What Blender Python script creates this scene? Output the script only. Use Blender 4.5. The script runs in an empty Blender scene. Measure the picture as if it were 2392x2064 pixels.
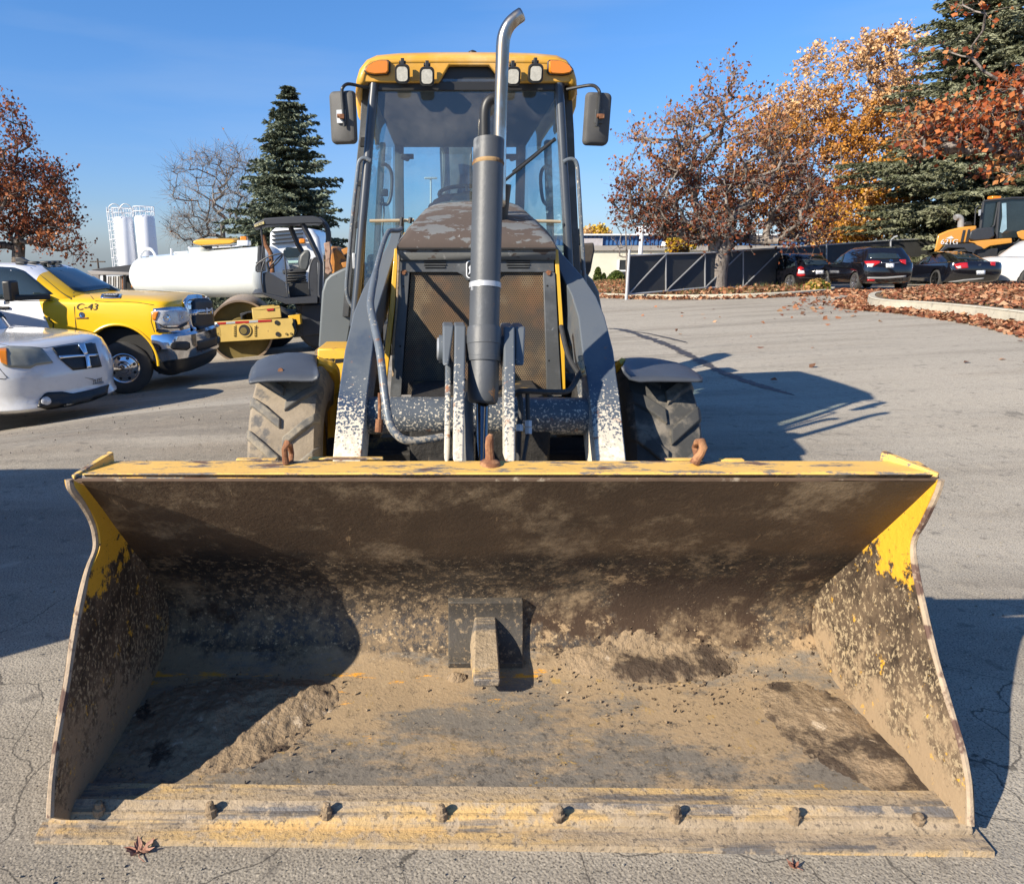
import bpy, bmesh, math, random
import numpy as np
from mathutils import Vector, Matrix, noise as mnoise
from math import sin, cos, pi, radians, atan2, sqrt, tan

S = bpy.context.scene
C = S.collection
random.seed(7)
# ------------------------------------------------------------------ camera
FPX, CXP, CYP, CAMH = 1700.0, 1015.0, 1032.0, 1.483
PITCH = math.atan(447.0/1700.0)
cam_d = bpy.data.cameras.new('camera'); cam = bpy.data.objects.new('camera', cam_d); C.objects.link(cam)
cam.location = (0, 0, CAMH); cam.rotation_euler = (pi/2-PITCH, 0, 0)
cam_d.sensor_width = 36; cam_d.lens = FPX/2392*36; cam_d.shift_x = (1196-CXP)/2392
cam_d.clip_start = .05; cam_d.clip_end = 2000
S.camera = cam
# ------------------------------------------------------------------ light
SUNV = Vector((-1.46, -1.0, 1.0)).normalized()
ELEV = math.asin(SUNV.z)
W = bpy.data.worlds.new('World'); S.world = W; W.use_nodes = True
nt = W.node_tree; nt.nodes.clear()
wo = nt.nodes.new('ShaderNodeOutputWorld'); bg = nt.nodes.new('ShaderNodeBackground'); sk = nt.nodes.new('ShaderNodeTexSky')
sk.sky_type = 'NISHITA'; sk.sun_disc = False; sk.sun_elevation = ELEV; sk.sun_rotation = math.atan2(SUNV.x, SUNV.y)
sk.air_density = 1.0; sk.dust_density = 0.35; sk.ozone_density = 2.6; sk.altitude = 100
tcw = nt.nodes.new('ShaderNodeTexCoord'); sx_ = nt.nodes.new('ShaderNodeSeparateXYZ'); nt.links.new(tcw.outputs['Generated'], sx_.inputs[0])
mrw = nt.nodes.new('ShaderNodeMapRange'); mrw.interpolation_type = 'SMOOTHSTEP'; mrw.inputs[1].default_value = -.02; mrw.inputs[2].default_value = .32; nt.links.new(sx_.outputs[2], mrw.inputs[0])
tint = nt.nodes.new('ShaderNodeMix'); tint.data_type = 'RGBA'; tint.inputs[6].default_value = (.72, .90, 1.36, 1); tint.inputs[7].default_value = (.65, 1.10, 1.60, 1)
nt.links.new(mrw.outputs[0], tint.inputs[0])
mul = nt.nodes.new('ShaderNodeMix'); mul.data_type = 'RGBA'; mul.blend_type = 'MULTIPLY'; mul.inputs[0].default_value = 1
nt.links.new(sk.outputs[0], mul.inputs[6]); nt.links.new(tint.outputs[2], mul.inputs[7])
# thin high cirrus, faint
mpw = nt.nodes.new('ShaderNodeMapping'); mpw.inputs['Scale'].default_value = (1.2, 2.0, 9); nt.links.new(tcw.outputs['Generated'], mpw.inputs[0])
nzw = nt.nodes.new('ShaderNodeTexNoise'); nzw.inputs['Scale'].default_value = 1.6; nzw.inputs['Detail'].default_value = 7; nt.links.new(mpw.outputs[0], nzw.inputs['Vector'])
mrc = nt.nodes.new('ShaderNodeMapRange'); mrc.inputs[1].default_value = .5; mrc.inputs[2].default_value = .85; mrc.inputs[4].default_value = .22; nt.links.new(nzw.outputs['Fac'], mrc.inputs[0])
cl = nt.nodes.new('ShaderNodeMix'); cl.data_type = 'RGBA'; nt.links.new(mrc.outputs[0], cl.inputs[0]); nt.links.new(mul.outputs[2], cl.inputs[6]); cl.inputs[7].default_value = (5.2, 6.2, 7.6, 1)
nt.links.new(cl.outputs[2], bg.inputs[0]); nt.links.new(bg.outputs[0], wo.inputs[0])
bg.inputs[1].default_value = 0.062
sd = bpy.data.lights.new('sun', 'SUN'); sun = bpy.data.objects.new('sun', sd); C.objects.link(sun)
sd.energy = 5.0; sd.angle = radians(.53); sd.color = (1.0, .90, .745)
sun.rotation_euler = SUNV.to_track_quat('Z', 'Y').to_euler(); sun.location = (-20, -15, 20)
vs = S.view_settings
vs.view_transform = 'Standard'; vs.look = 'None'; vs.exposure = 0.85; vs.gamma = 1; vs.use_curve_mapping = False
try:
    S.cycles.max_bounces = 8; S.cycles.transparent_max_bounces = 16; S.cycles.use_denoising = True
    S.cycles.sample_clamp_indirect = 6
except Exception: pass

# ------------------------------------------------------------------ geometry of the place, measured from the photo (2072 x 1788 measuring grid)
K = 2392/2072.0
def ray(px, py):
    a = (px*K-CXP)/FPX; b = (CYP-py*K)/FPX
    return Vector((a, cos(PITCH)+b*sin(PITCH), -sin(PITCH)+b*cos(PITCH)))
def A(px, py, Y):
    r = ray(px, py); t = Y/r.y
    return Vector((r.x*t, Y, CAMH+r.z*t))
def AX(px, py, X):
    r = ray(px, py); t = X/r.x
    return Vector((X, r.y*t, CAMH+r.z*t))
def AZ(px, py, z):
    r = ray(px, py); t = (z-CAMH)/r.z
    return Vector((r.x*t, r.y*t, z))
def sstep(a, b, x):
    t = min(1, max(0, (x-a)/(b-a))); return t*t*(3-2*t)
def terr(x, y):
    r = sstep(3.0, 9.0, math.hypot(x-.2, max(0, y-2.6)))
    xc = max(-16, min(24, x)); yc = max(0, y)
    return r*(.0722*xc-.0273*yc-.00145*xc*xc)
def G(px, py):
    r = ray(px, py)
    t = 1.0
    lo, hi = .5, 200
    p = None
    t = .8
    while t < 260:
        x, y, z = r.x*t, r.y*t, CAMH+r.z*t
        if z < terr(x, y):
            a, b = t/1.03, t
            for _ in range(30):
                m = (a+b)/2
                if CAMH+r.z*m < terr(r.x*m, r.y*m): b = m
                else: a = m
            return Vector((r.x*b, r.y*b, terr(r.x*b, r.y*b)))
        t *= 1.03
    t = 60/r.y
    return Vector((r.x*t, 60, terr(r.x*t, 60)))
def PX(v):
    "point -> measuring-grid pixel, for checking"
    dy, dz = v.y, v.z-CAMH
    d = dy*cos(PITCH)-dz*sin(PITCH); u = dy*sin(PITCH)+dz*cos(PITCH)
    return ((CXP+FPX*v.x/d)/K, (CYP-FPX*u/d)/K)

# ------------------------------------------------------------------ object helpers
def link(o, parent=None, world=True):
    C.objects.link(o)
    if parent is not None:
        o.parent = parent
        if world: o.matrix_parent_inverse = wmat(parent).inverted()
    return o
def wmat(o):
    m = o.matrix_basis.copy()
    if o.parent is not None: m = wmat(o.parent) @ o.matrix_parent_inverse @ m
    return m
def tag(o, label=None, cat=None, group=None, kind=None):
    if label: o['label'] = label
    if cat: o['category'] = cat
    if group: o['group'] = group
    if kind: o['kind'] = kind
    return o
def empty(name, loc, rz=0, label=None, cat=None, group=None, tilt=None):
    o = bpy.data.objects.new(name, None); o.location = loc; o.rotation_euler = (0, 0, rz) if tilt is None else (tilt[0], tilt[1], rz)
    o.empty_display_size = .2
    C.objects.link(o); tag(o, label, cat, group); return o

class MB:
    def __init__(s): s.v = []; s.f = []; s.m = []; s.cur = 0
    def add(s, vs, fs):
        n = len(s.v); s.v += [tuple(v) for v in vs]
        for f in fs: s.f.append(tuple(i+n for i in f)); s.m.append(s.cur)
        return s
    def box(s, c, d, rot=None):
        c = Vector(c); h = Vector(d)/2
        R = rot if rot is not None else Matrix.Identity(3)
        vs = [c + R @ Vector((x*h.x, y*h.y, z*h.z)) for x in (-1, 1) for y in (-1, 1) for z in (-1, 1)]
        return s.add(vs, [(0, 1, 3, 2), (4, 6, 7, 5), (0, 4, 5, 1), (2, 3, 7, 6), (0, 2, 6, 4), (1, 5, 7, 3)])
    def beam(s, p0, p1, w, h, up=(0, 0, 1)):
        p0 = Vector(p0); p1 = Vector(p1); d = (p1-p0); L = d.length; d.normalize()
        u = Vector(up)
        if abs(u.dot(d)) > .98: u = Vector((0, 1, 0))
        sx = d.cross(u).normalized(); uz = sx.cross(d)
        R = Matrix((sx, d, uz)).transposed()
        return s.box((p0+p1)/2, (w, L, h), R)
    def hexa(s, q0, q1):
        "two matching quads (lists of 4 points)"
        return s.add(list(q0)+list(q1), [(0, 3, 2, 1), (4, 5, 6, 7), (0, 1, 5, 4), (1, 2, 6, 5), (2, 3, 7, 6), (3, 0, 4, 7)])
    def tube(s, path, r, seg=10, caps=True):
        path = [Vector(p) for p in path]; n = len(path)
        rs = r if isinstance(r, (list, tuple)) else [r]*n
        ref = None; rings = []
        for i, p in enumerate(path):
            t = (path[min(i+1, n-1)]-path[max(i-1, 0)]).normalized()
            if ref is None:
                ref = Vector((0, 0, 1)) if abs(t.z) < .9 else Vector((0, 1, 0))
            a = (ref - t*ref.dot(t)).normalized(); b = t.cross(a); ref = a
            rings.append([p + (a*cos(2*pi*k/seg)+b*sin(2*pi*k/seg))*rs[i] for k in range(seg)])
        return s.loft(rings, caps)
    def loft(s, rings, caps=True, closed=True):
        m = len(rings[0]); vs = [v for R in rings for v in R]; fs = []
        for i in range(len(rings)-1):
            for k in range(m if closed else m-1):
                a = i*m+k; b = i*m+(k+1) % m
                fs.append((a, b, b+m, a+m))
        if caps:
            fs.append(tuple(range(m-1, -1, -1))); fs.append(tuple((len(rings)-1)*m+k for k in range(m)))
        return s.add(vs, fs)
    def cyl(s, p0, p1, r0, r1=None, seg=20):
        return s.tube([p0, p1], [r0, r0 if r1 is None else r1], seg)
    def lathe(s, o, ax, prof, seg=32, caps=False):
        "prof: list of (dist along axis, radius)"
        o = Vector(o); ax = Vector(ax).normalized()
        a = ax.orthogonal().normalized(); b = ax.cross(a)
        rings = [[o+ax*h+(a*cos(2*pi*k/seg)+b*sin(2*pi*k/seg))*max(r, 1e-4) for k in range(seg)] for h, r in prof]
        return s.loft(rings, caps)
    def prism(s, pts, ext):
        "flat polygon extruded by the vector ext"
        pts = [Vector(p) for p in pts]; e = Vector(ext); n = len(pts)
        fs = [tuple(range(n-1, -1, -1)), tuple(range(n, 2*n))]
        for k in range(n): fs.append((k, (k+1) % n, n+(k+1) % n, n+k))
        return s.add(pts+[p+e for p in pts], fs)
    def build(s, name, mat, parent=None, smooth=False, bevel=0, world=True, auto=None, seg=2):
        me = bpy.data.meshes.new(name); me.from_pydata(s.v, [], s.f)
        bm = bmesh.new(); bm.from_mesh(me); bmesh.ops.recalc_face_normals(bm, faces=bm.faces); bm.to_mesh(me); bm.free()
        mats = mat if isinstance(mat, (list, tuple)) else [mat]
        for m in mats: me.materials.append(m)
        if len(mats) > 1: me.polygons.foreach_set('material_index', s.m)
        o = bpy.data.objects.new(name, me); link(o, parent, world)
        if smooth or bevel:
            me.shade_smooth()
            if auto is None: auto = 35
            try: me.set_sharp_from_angle(angle=radians(auto))
            except Exception: pass
        if bevel:
            b = o.modifiers.new('bevel', 'BEVEL'); b.width = bevel; b.segments = seg; b.limit_method = 'ANGLE'; b.angle_limit = radians(40); b.harden_normals = False
        return o

def npmesh(name, V, F, mats, idx=None, parent=None, smooth=False, world=True):
    "numpy verts (n,3), faces (m,k)"
    me = bpy.data.meshes.new(name)
    V = np.asarray(V, np.float32); F = np.asarray(F, np.int32); m, k = F.shape
    me.vertices.add(len(V)); me.vertices.foreach_set('co', V.ravel())
    me.loops.add(m*k); me.loops.foreach_set('vertex_index', F.ravel())
    me.polygons.add(m); me.polygons.foreach_set('loop_start', np.arange(0, m*k, k, dtype=np.int32))
    try: me.polygons.foreach_set('loop_total', np.full(m, k, np.int32))
    except Exception: pass
    for x in (mats if isinstance(mats, (list, tuple)) else [mats]): me.materials.append(x)
    if idx is not None: me.polygons.foreach_set('material_index', np.asarray(idx, np.int32))
    me.update(calc_edges=True); me.validate()
    if smooth: me.shade_smooth()
    o = bpy.data.objects.new(name, me); link(o, parent, world); return o

def text(name, body, size, mat, M4, parent, ext=.002, world=True, shear=0, sx=1):
    cu = bpy.data.curves.new(name, 'FONT'); cu.body = body; cu.size = size; cu.extrude = ext; cu.align_x = 'CENTER'; cu.align_y = 'CENTER'; cu.shear = shear
    t = bpy.data.objects.new(name, cu); C.objects.link(t)
    dg = bpy.context.evaluated_depsgraph_get(); me = bpy.data.meshes.new_from_object(t.evaluated_get(dg))
    bpy.data.objects.remove(t)
    me.transform(M4 @ Matrix.Diagonal((sx, 1, 1, 1))); me.materials.clear(); me.materials.append(mat)
    me.name = name
    o = bpy.data.objects.new(name, me); link(o, parent, world); return o
def frame4(o, x, y):
    "matrix with origin o, local x and y directions"
    x = Vector(x).normalized(); y = Vector(y); y = (y-x*y.dot(x)).normalized(); z = x.cross(y)
    m = Matrix((x, y, z)).transposed().to_4x4(); m.translation = Vector(o); return m

# ------------------------------------------------------------------ materials
def rgb(r, g, b):
    f = lambda c: (c/255/12.92) if c/255 <= .04045 else ((c/255+.055)/1.055)**2.4
    return (f(r), f(g), f(b), 1)
def lin(r, g=None, b=None): return (r, g if g is not None else r, b if b is not None else r, 1)
def mat(name, col, rough=.5, metal=0, var=0, vs=4, layers=(), bump=0, bs=60, spec=.5, coat=0, bd=.01, detail=6):
    """col base colour; var brightness variation; layers: dicts(col, s scale, t threshold, w softness,
    d detail, rough, metal, st (stretch xyz), z=(z0,z1,gain) adds gain from 0 at z0 to 1 at z1, also y=, x=; kind noise/voronoi)"""
    m = bpy.data.materials.new(name); m.use_nodes = True; n = m.node_tree; N = n.nodes; L = n.links
    p = N['Principled BSDF']; p.inputs['Base Color'].default_value = col
    p.inputs['Roughness'].default_value = rough; p.inputs['Metallic'].default_value = metal
    p.inputs['Specular IOR Level'].default_value = spec
    if coat: p.inputs['Coat Weight'].default_value = coat; p.inputs['Coat Roughness'].default_value = .06
    tc = N.new('ShaderNodeTexCoord'); co = tc.outputs['Object']
    def math_(op, a, b=None, c=None, clamp=False):
        k = N.new('ShaderNodeMath'); k.operation = op; k.use_clamp = clamp
        for i, q in enumerate((a, b, c)):
            if q is None: continue
            if isinstance(q, (int, float)): k.inputs[i].default_value = q
            else: L.new(q, k.inputs[i])
        return k.outputs[0]
    def noise_(sc, det, st=None, kind='noise', r=.62):
        v = co
        if st:
            mp = N.new('ShaderNodeMapping'); mp.inputs['Scale'].default_value = st; L.new(co, mp.inputs['Vector']); v = mp.outputs[0]
        if kind == 'voronoi':
            k = N.new('ShaderNodeTexVoronoi'); k.inputs['Scale'].default_value = sc; L.new(v, k.inputs['Vector']); return k.outputs['Distance']
        if kind == 'crack':
            q = N.new('ShaderNodeTexNoise'); q.inputs['Scale'].default_value = sc*1.7; q.inputs['Detail'].default_value = 5; L.new(v, q.inputs['Vector'])
            va = N.new('ShaderNodeVectorMath'); va.operation = 'MULTIPLY_ADD'; L.new(q.outputs['Color'], va.inputs[0]); va.inputs[1].default_value = (.5/sc,)*3; L.new(v, va.inputs[2])
            k = N.new('ShaderNodeTexVoronoi'); k.feature = 'DISTANCE_TO_EDGE'; k.inputs['Scale'].default_value = sc; L.new(va.outputs[0], k.inputs['Vector']); return math_('SUBTRACT', 1.0, k.outputs['Distance'])
        k = N.new('ShaderNodeTexNoise'); k.inputs['Scale'].default_value = sc; k.inputs['Detail'].default_value = det; k.inputs['Roughness'].default_value = r; L.new(v, k.inputs['Vector']); return k.outputs['Fac']
    cur = None; curR = None
    if var:
        nz = noise_(vs, detail); f = math_('MULTIPLY_ADD', nz, 2*var*1.6, 1-var*1.6)
        mx = N.new('ShaderNodeMix'); mx.data_type = 'RGBA'; mx.blend_type = 'MULTIPLY'; mx.inputs[0].default_value = 1
        mx.inputs[6].default_value = col
        cb = N.new('ShaderNodeCombineColor'); [L.new(f, cb.inputs[i]) for i in range(3)]
        L.new(cb.outputs[0], mx.inputs[7]); cur = mx.outputs[2]
    sep = None
    for ly in layers:
        nz = noise_(ly.get('s', 8), ly.get('d', 8), ly.get('st'), ly.get('kind', 'noise'), ly.get('r', .62))
        val = nz
        for ax in 'xyz':
            if ax in ly:
                if sep is None: sep = N.new('ShaderNodeSeparateXYZ'); L.new(co, sep.inputs[0])
                for (a0, a1, g) in ([ly[ax]] if isinstance(ly[ax][0], (int, float)) else ly[ax]):
                    mr = N.new('ShaderNodeMapRange'); mr.inputs[1].default_value = a0; mr.inputs[2].default_value = a1; mr.inputs[3].default_value = 0; mr.inputs[4].default_value = g
                    L.new(sep.outputs['xyz'.index(ax)], mr.inputs[0]); val = math_('ADD', val, mr.outputs[0])
        t, w = ly.get('t', .5), ly.get('w', .03)
        mr = N.new('ShaderNodeMapRange'); mr.interpolation_type = 'SMOOTHSTEP'; mr.inputs[1].default_value = t-w; mr.inputs[2].default_value = t+w; L.new(val, mr.inputs[0]); mask = mr.outputs[0]
        if 'a' in ly: mask = math_('MULTIPLY', mask, ly['a'])
        mx = N.new('ShaderNodeMix'); mx.data_type = 'RGBA'; L.new(mask, mx.inputs[0])
        if cur is None: mx.inputs[6].default_value = col
        else: L.new(cur, mx.inputs[6])
        mx.inputs[7].default_value = ly['col']; cur = mx.outputs[2]
        if 'rough' in ly:
            mf = N.new('ShaderNodeMix'); mf.data_type = 'FLOAT'; L.new(mask, mf.inputs[0])
            if curR is None: mf.inputs[2].default_value = rough
            else: L.new(curR, mf.inputs[2])
            mf.inputs[3].default_value = ly['rough']; curR = mf.outputs[0]
    if cur is not None: L.new(cur, p.inputs['Base Color'])
    if curR is not None: L.new(curR, p.inputs['Roughness'])
    if bump:
        b = N.new('ShaderNodeBump'); b.inputs['Strength'].default_value = bump; b.inputs['Distance'].default_value = bd
        L.new(noise_(bs, 6), b.inputs['Height']); L.new(b.outputs[0], p.inputs['Normal'])
    return m
def glass(name, tint, alpha=.25, rough=.02, refl=(1, 1, 1, 1)):
    "window glass: tinted see-through plus Fresnel reflection"
    m = bpy.data.materials.new(name); m.use_nodes = True; n = m.node_tree; N = n.nodes; L = n.links; N.clear()
    o = N.new('ShaderNodeOutputMaterial'); t = N.new('ShaderNodeBsdfTransparent'); t.inputs[0].default_value = tint
    g = N.new('ShaderNodeBsdfGlossy'); g.inputs['Roughness'].default_value = rough; g.inputs[0].default_value = refl
    f = N.new('ShaderNodeFresnel'); f.inputs[0].default_value = 1.5
    mr = N.new('ShaderNodeMath'); mr.operation = 'MULTIPLY_ADD'; mr.inputs[1].default_value = 1.0; mr.inputs[2].default_value = alpha; mr.use_clamp = True
    L.new(f.outputs[0], mr.inputs[0])
    x = N.new('ShaderNodeMixShader'); L.new(mr.outputs[0], x.inputs[0]); L.new(t.outputs[0], x.inputs[1]); L.new(g.outputs[0], x.inputs[2])
    # a film of dust, thicker in smears
    df = N.new('ShaderNodeBsdfDiffuse'); df.inputs[0].default_value = (.45, .43, .40, 1)
    tc = N.new('ShaderNodeTexCoord'); nz = N.new('ShaderNodeTexNoise'); nz.inputs['Scale'].default_value = 2.2; nz.inputs['Detail'].default_value = 8; nz.inputs['Roughness'].default_value = .7; L.new(tc.outputs['Object'], nz.inputs['Vector'])
    dm = N.new('ShaderNodeMapRange'); dm.inputs[1].default_value = .40; dm.inputs[2].default_value = .75; dm.inputs[3].default_value = .02; dm.inputs[4].default_value = .16; L.new(nz.outputs['Fac'], dm.inputs[0])
    y = N.new('ShaderNodeMixShader'); L.new(dm.outputs[0], y.inputs[0]); L.new(x.outputs[0], y.inputs[1]); L.new(df.outputs[0], y.inputs[2]); L.new(y.outputs[0], o.inputs[0])
    return m
# ================================================================== materials used in several places
def ground_mat():
    m = mat('asphalt', lin(.245, .215, .17), rough=.93, spec=.2, var=.16, vs=.9, layers=[
        dict(col=lin(.30, .25, .19), s=.9, t=.56, w=.14, d=12, a=.8, x=[(-1.5, -5, .10)], st=(.5, 1, 1)),
        dict(col=lin(.15, .135, .115), s=.5, t=.58, w=.10, d=12, st=(.35, 2.2, 1), a=.6),
        dict(col=lin(.46, .415, .34), s=.5, t=.55, w=.16, d=9, st=(.3, 1.6, 1), a=.8, x=[(1, 4, .16)]),
        dict(col=lin(.18, .165, .14), s=1.0, t=.60, w=.09, d=12, st=(.25, 1.8, 1), a=.3, x=[(1, 4, .03)]),
        dict(col=lin(.06, .054, .046), s=150, t=.565, w=.06, d=3, a=.75),
        dict(col=lin(.50, .44, .35), s=95, t=.62, w=.04, d=4, a=.7),
        dict(col=lin(.10, .09, .078), s=9, t=.63, w=.06, d=12, a=.55),
        dict(col=lin(.42, .37, .29), s=6, t=.64, w=.06, d=13, a=.5),
        dict(col=lin(.04, .037, .034), s=1.6, t=.996, w=.002, kind='crack', a=.7, y=[(2.2, 4, -.004), (5, 12, -.02)]),
        dict(col=lin(.05, .045, .04), s=1.1, t=.67, w=.02, d=9, a=.5, y=[(8, 14, -.05)]),
    ])
    n = m.node_tree; N = n.nodes; L = n.links; p = N['Principled BSDF']
    tc = N.new('ShaderNodeTexCoord')
    v = N.new('ShaderNodeTexVoronoi'); v.inputs['Scale'].default_value = 120; L.new(tc.outputs['Object'], v.inputs['Vector'])
    a = N.new('ShaderNodeTexNoise'); a.inputs['Scale'].default_value = 9; a.inputs['Detail'].default_value = 9; L.new(tc.outputs['Object'], a.inputs['Vector'])
    b1 = N.new('ShaderNodeBump'); b1.inputs['Strength'].default_value = .45; b1.inputs['Distance'].default_value = .004; b1.invert = True; L.new(v.outputs['Distance'], b1.inputs['Height'])
    b2 = N.new('ShaderNodeBump'); b2.inputs['Strength'].default_value = .45; b2.inputs['Distance'].default_value = .014; L.new(a.outputs['Fac'], b2.inputs['Height']); L.new(b1.outputs[0], b2.inputs['Normal'])
    L.new(b2.outputs[0], p.inputs['Normal']); return m
M_ground = ground_mat()
M_black = mat('black_plastic', lin(.018), .45, bump=.1, bs=200, bd=.002)
M_dark = mat('dark_void', lin(.012), .8)
M_rubber = mat('tyre_rubber', lin(.035, .034, .033), .85, var=.3, vs=12, bump=.3, bs=120, bd=.002)
M_steel = mat('galvanised_steel', lin(.46, .47, .48), .42, .35, var=.15, vs=14)
M_chrome = mat('chrome', lin(.72, .72, .74), .09, 1.0, var=.08, vs=9)
M_rust = mat('rust', lin(.17, .07, .032), .9, var=.4, vs=30, layers=[dict(col=lin(.34, .17, .08), s=22, t=.55, w=.08)], bump=.5, bs=60, bd=.004)
M_concrete = mat('kerb_concrete', lin(.46, .42, .33), .95, var=.2, vs=4, layers=[dict(col=lin(.25, .23, .19), s=7, t=.6, w=.08, a=.7)], bump=.4, bs=60, bd=.006)
M_white = mat('white_paint', lin(.72, .73, .74), .35, var=.05, vs=3, coat=.3)
M_bark = mat('bark', lin(.13, .105, .085), .95, var=.35, vs=14, layers=[dict(col=lin(.045, .037, .03), s=9, t=.52, w=.08, st=(1, 1, .22))], bump=.8, bs=18, bd=.02)
M_greybark = mat('grey_bark', lin(.22, .19, .165), .95, var=.35, vs=14, layers=[dict(col=lin(.08, .065, .055), s=9, t=.54, w=.06, st=(1, 1, .22))], bump=.8, bs=18, bd=.02)

# ================================================================== ground
def axis_steps(lo, hi, fine_lo, fine_hi, fine, g=1.25):
    a = list(np.arange(fine_lo, fine_hi+1e-6, fine)); st = fine; x = fine_hi
    while x < hi: st *= g; x += st; a.append(x)
    st = fine; x = fine_lo
    while x > lo: st *= g; x -= st; a.insert(0, x)
    return a
xs = axis_steps(-900, 900, -18, 26, .5); ys = axis_steps(-60, 1500, -3, 46, .5)
GV = [(x, y, terr(x, y)) for y in ys for x in xs]; nx = len(xs)
GF = [(j*nx+i, j*nx+i+1, (j+1)*nx+i+1, (j+1)*nx+i) for j in range(len(ys)-1) for i in range(nx-1)]
ground = npmesh('asphalt_yard', GV, GF, M_ground, smooth=True); ground['kind'] = 'structure'

def sheet(name, pts, dz, matl, kind='structure', thick=0):
    "a patch of ground following the terrain: pts outline on the ground plane, finely triangulated"
    bm = bmesh.new(); vs = [bm.verts.new((p[0], p[1], 0)) for p in pts]; f = bm.faces.new(vs)
    bmesh.ops.triangulate(bm, faces=[f])
    for _ in range(4): 
        e = [e for e in bm.edges if e.calc_length() > 1.2]
        if not e: break
        bmesh.ops.subdivide_edges(bm, edges=e, cuts=1, use_grid_fill=False); bmesh.ops.triangulate(bm, faces=bm.faces[:])
    for v in bm.verts: v.co.z = terr(v.co.x, v.co.y)+dz
    bmesh.ops.recalc_face_normals(bm, faces=bm.faces)
    for f in bm.faces:
        if f.normal.z < 0: f.normal_flip()
    me = bpy.data.meshes.new(name); bm.to_mesh(me); bm.free(); me.materials.append(matl)
    o = bpy.data.objects.new(name, me); link(o)
    if kind: o['kind'] = kind
    return o
def smoothpath(P, n=6):
    P = [Vector(p) for p in P]; out = []
    for i in range(len(P)-1):
        a = P[max(i-1, 0)]; b = P[i]; c = P[i+1]; d = P[min(i+2, len(P)-1)]
        for k in range(n):
            t = k/n
            out.append(.5*((2*b)+(c-a)*t+(2*a-5*b+4*c-d)*t*t+(3*b-a-3*c+d)*t**3))
    out.append(P[-1]); return out

M_soil = mat('leaf_litter_ground', lin(.12, .085, .05), .95, var=.35, vs=3, layers=[dict(col=lin(.10, .115, .04), s=1.6, t=.57, w=.08), dict(col=lin(.2, .1, .055), s=16, t=.55, w=.06)], bump=.6, bs=30, bd=.03)
def kerb(name, line, w=.16, h=.14, parent=None):
    "kerb stones butted end to end along a ground line (outer face); the inside is to the left of the line"
    L = smoothpath(line, 10); mb = MB(); rings = []
    for i, p in enumerate(L):
        t = (L[min(i+1, len(L)-1)]-L[max(i-1, 0)]); t.z = 0; t.normalize(); n = Vector((-t.y, t.x, 0))
        z = terr(p.x, p.y); q = p+n*w
        rings.append([Vector((p.x, p.y, z-.1)), Vector((p.x, p.y, z+h-.02))+n*.01, Vector((p.x, p.y, z+h))+n*.03, Vector((q.x, q.y, z+h)), Vector((q.x, q.y, z-.1))])
    mb.loft(rings); o = mb.build(name, M_concrete, parent, smooth=True); o['kind'] = 'structure'; return L
# right-hand island
kR = kerb('kerb', h=.22, line=[G(2330, 712), G(2200, 684), G(2072, 657), G(1960, 641), G(1860, 630), G(1790, 625), G(1757, 618), G(1760, 607), G(1800, 601)][::-1])
isl = [p for p in kR]+[G(2330, 712)+Vector((6, 0, 0)), G(2250, 588), G(2080, 584), G(1960, 588), G(1860, 594)]
sheet('right_island', [(p.x, p.y) for p in isl], .195, M_soil)
# left-hand strip in front of the fence
kL = kerb('kerb', [G(1212, 600), G(1300, 603), G(1400, 604.5), G(1500, 603), G(1580, 600), G(1640, 596), G(1682, 592), G(1690, 588)])
stp = [p for p in kL]+[G(1675, 584), G(1600, 578), G(1500, 573), G(1400, 570), G(1300, 568), G(1190, 570), G(1190, 598)]
sheet('left_strip', [(p.x, p.y) for p in stp], .10, M_soil)
# pale paving strip in front of the far building
M_pave = mat('pale_paving', lin(.38, .36, .32), .9, var=.15, vs=1)
sheet('far_pavement', [(p.x, p.y) for p in (G(1170, 594), G(1264, 593), G(1266, 587.5), G(1170, 588))], .112, M_pave)
# wet streak on the asphalt
M_wet = mat('wet_streak', lin(.055, .05, .047), .55, var=.2, vs=8)
def streak(name, line, w0, w1, dz=.004, seed=1):
    L = smoothpath(line, 26); rnd = random.Random(seed); rings = []
    for i, p in enumerate(L):
        t = (L[min(i+1, len(L)-1)]-L[max(i-1, 0)]); t.z = 0; t.normalize(); n = Vector((-t.y, t.x, 0)); f = i/(len(L)-1)
        w = (w0+(w1-w0)*f)*(.55+.9*rnd.random())*min(1, 8*f+.1, 10*(1-f)+.12)
        a = p+n*w*(.6+.8*rnd.random()); b = p-n*w*(.6+.8*rnd.random())
        rings.append([Vector((a.x, a.y, terr(a.x, a.y)+dz)), Vector((b.x, b.y, terr(b.x, b.y)+dz))])
    mb = MB(); mb.loft(rings, caps=False, closed=False); o = mb.build(name, M_wet); o['kind'] = 'structure'
streak('wet_streak', [G(1215, 664), G(1258, 667), G(1300, 680), G(1350, 698), G(1400, 722), G(1450, 748), G(1500, 768), G(1550, 784), G(1608, 800)], .085, .045)
streak('wet_streak', [G(1262, 669), G(1310, 675), G(1350, 684), G(1392, 694)], .03, .03, .0065, 4)

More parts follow.
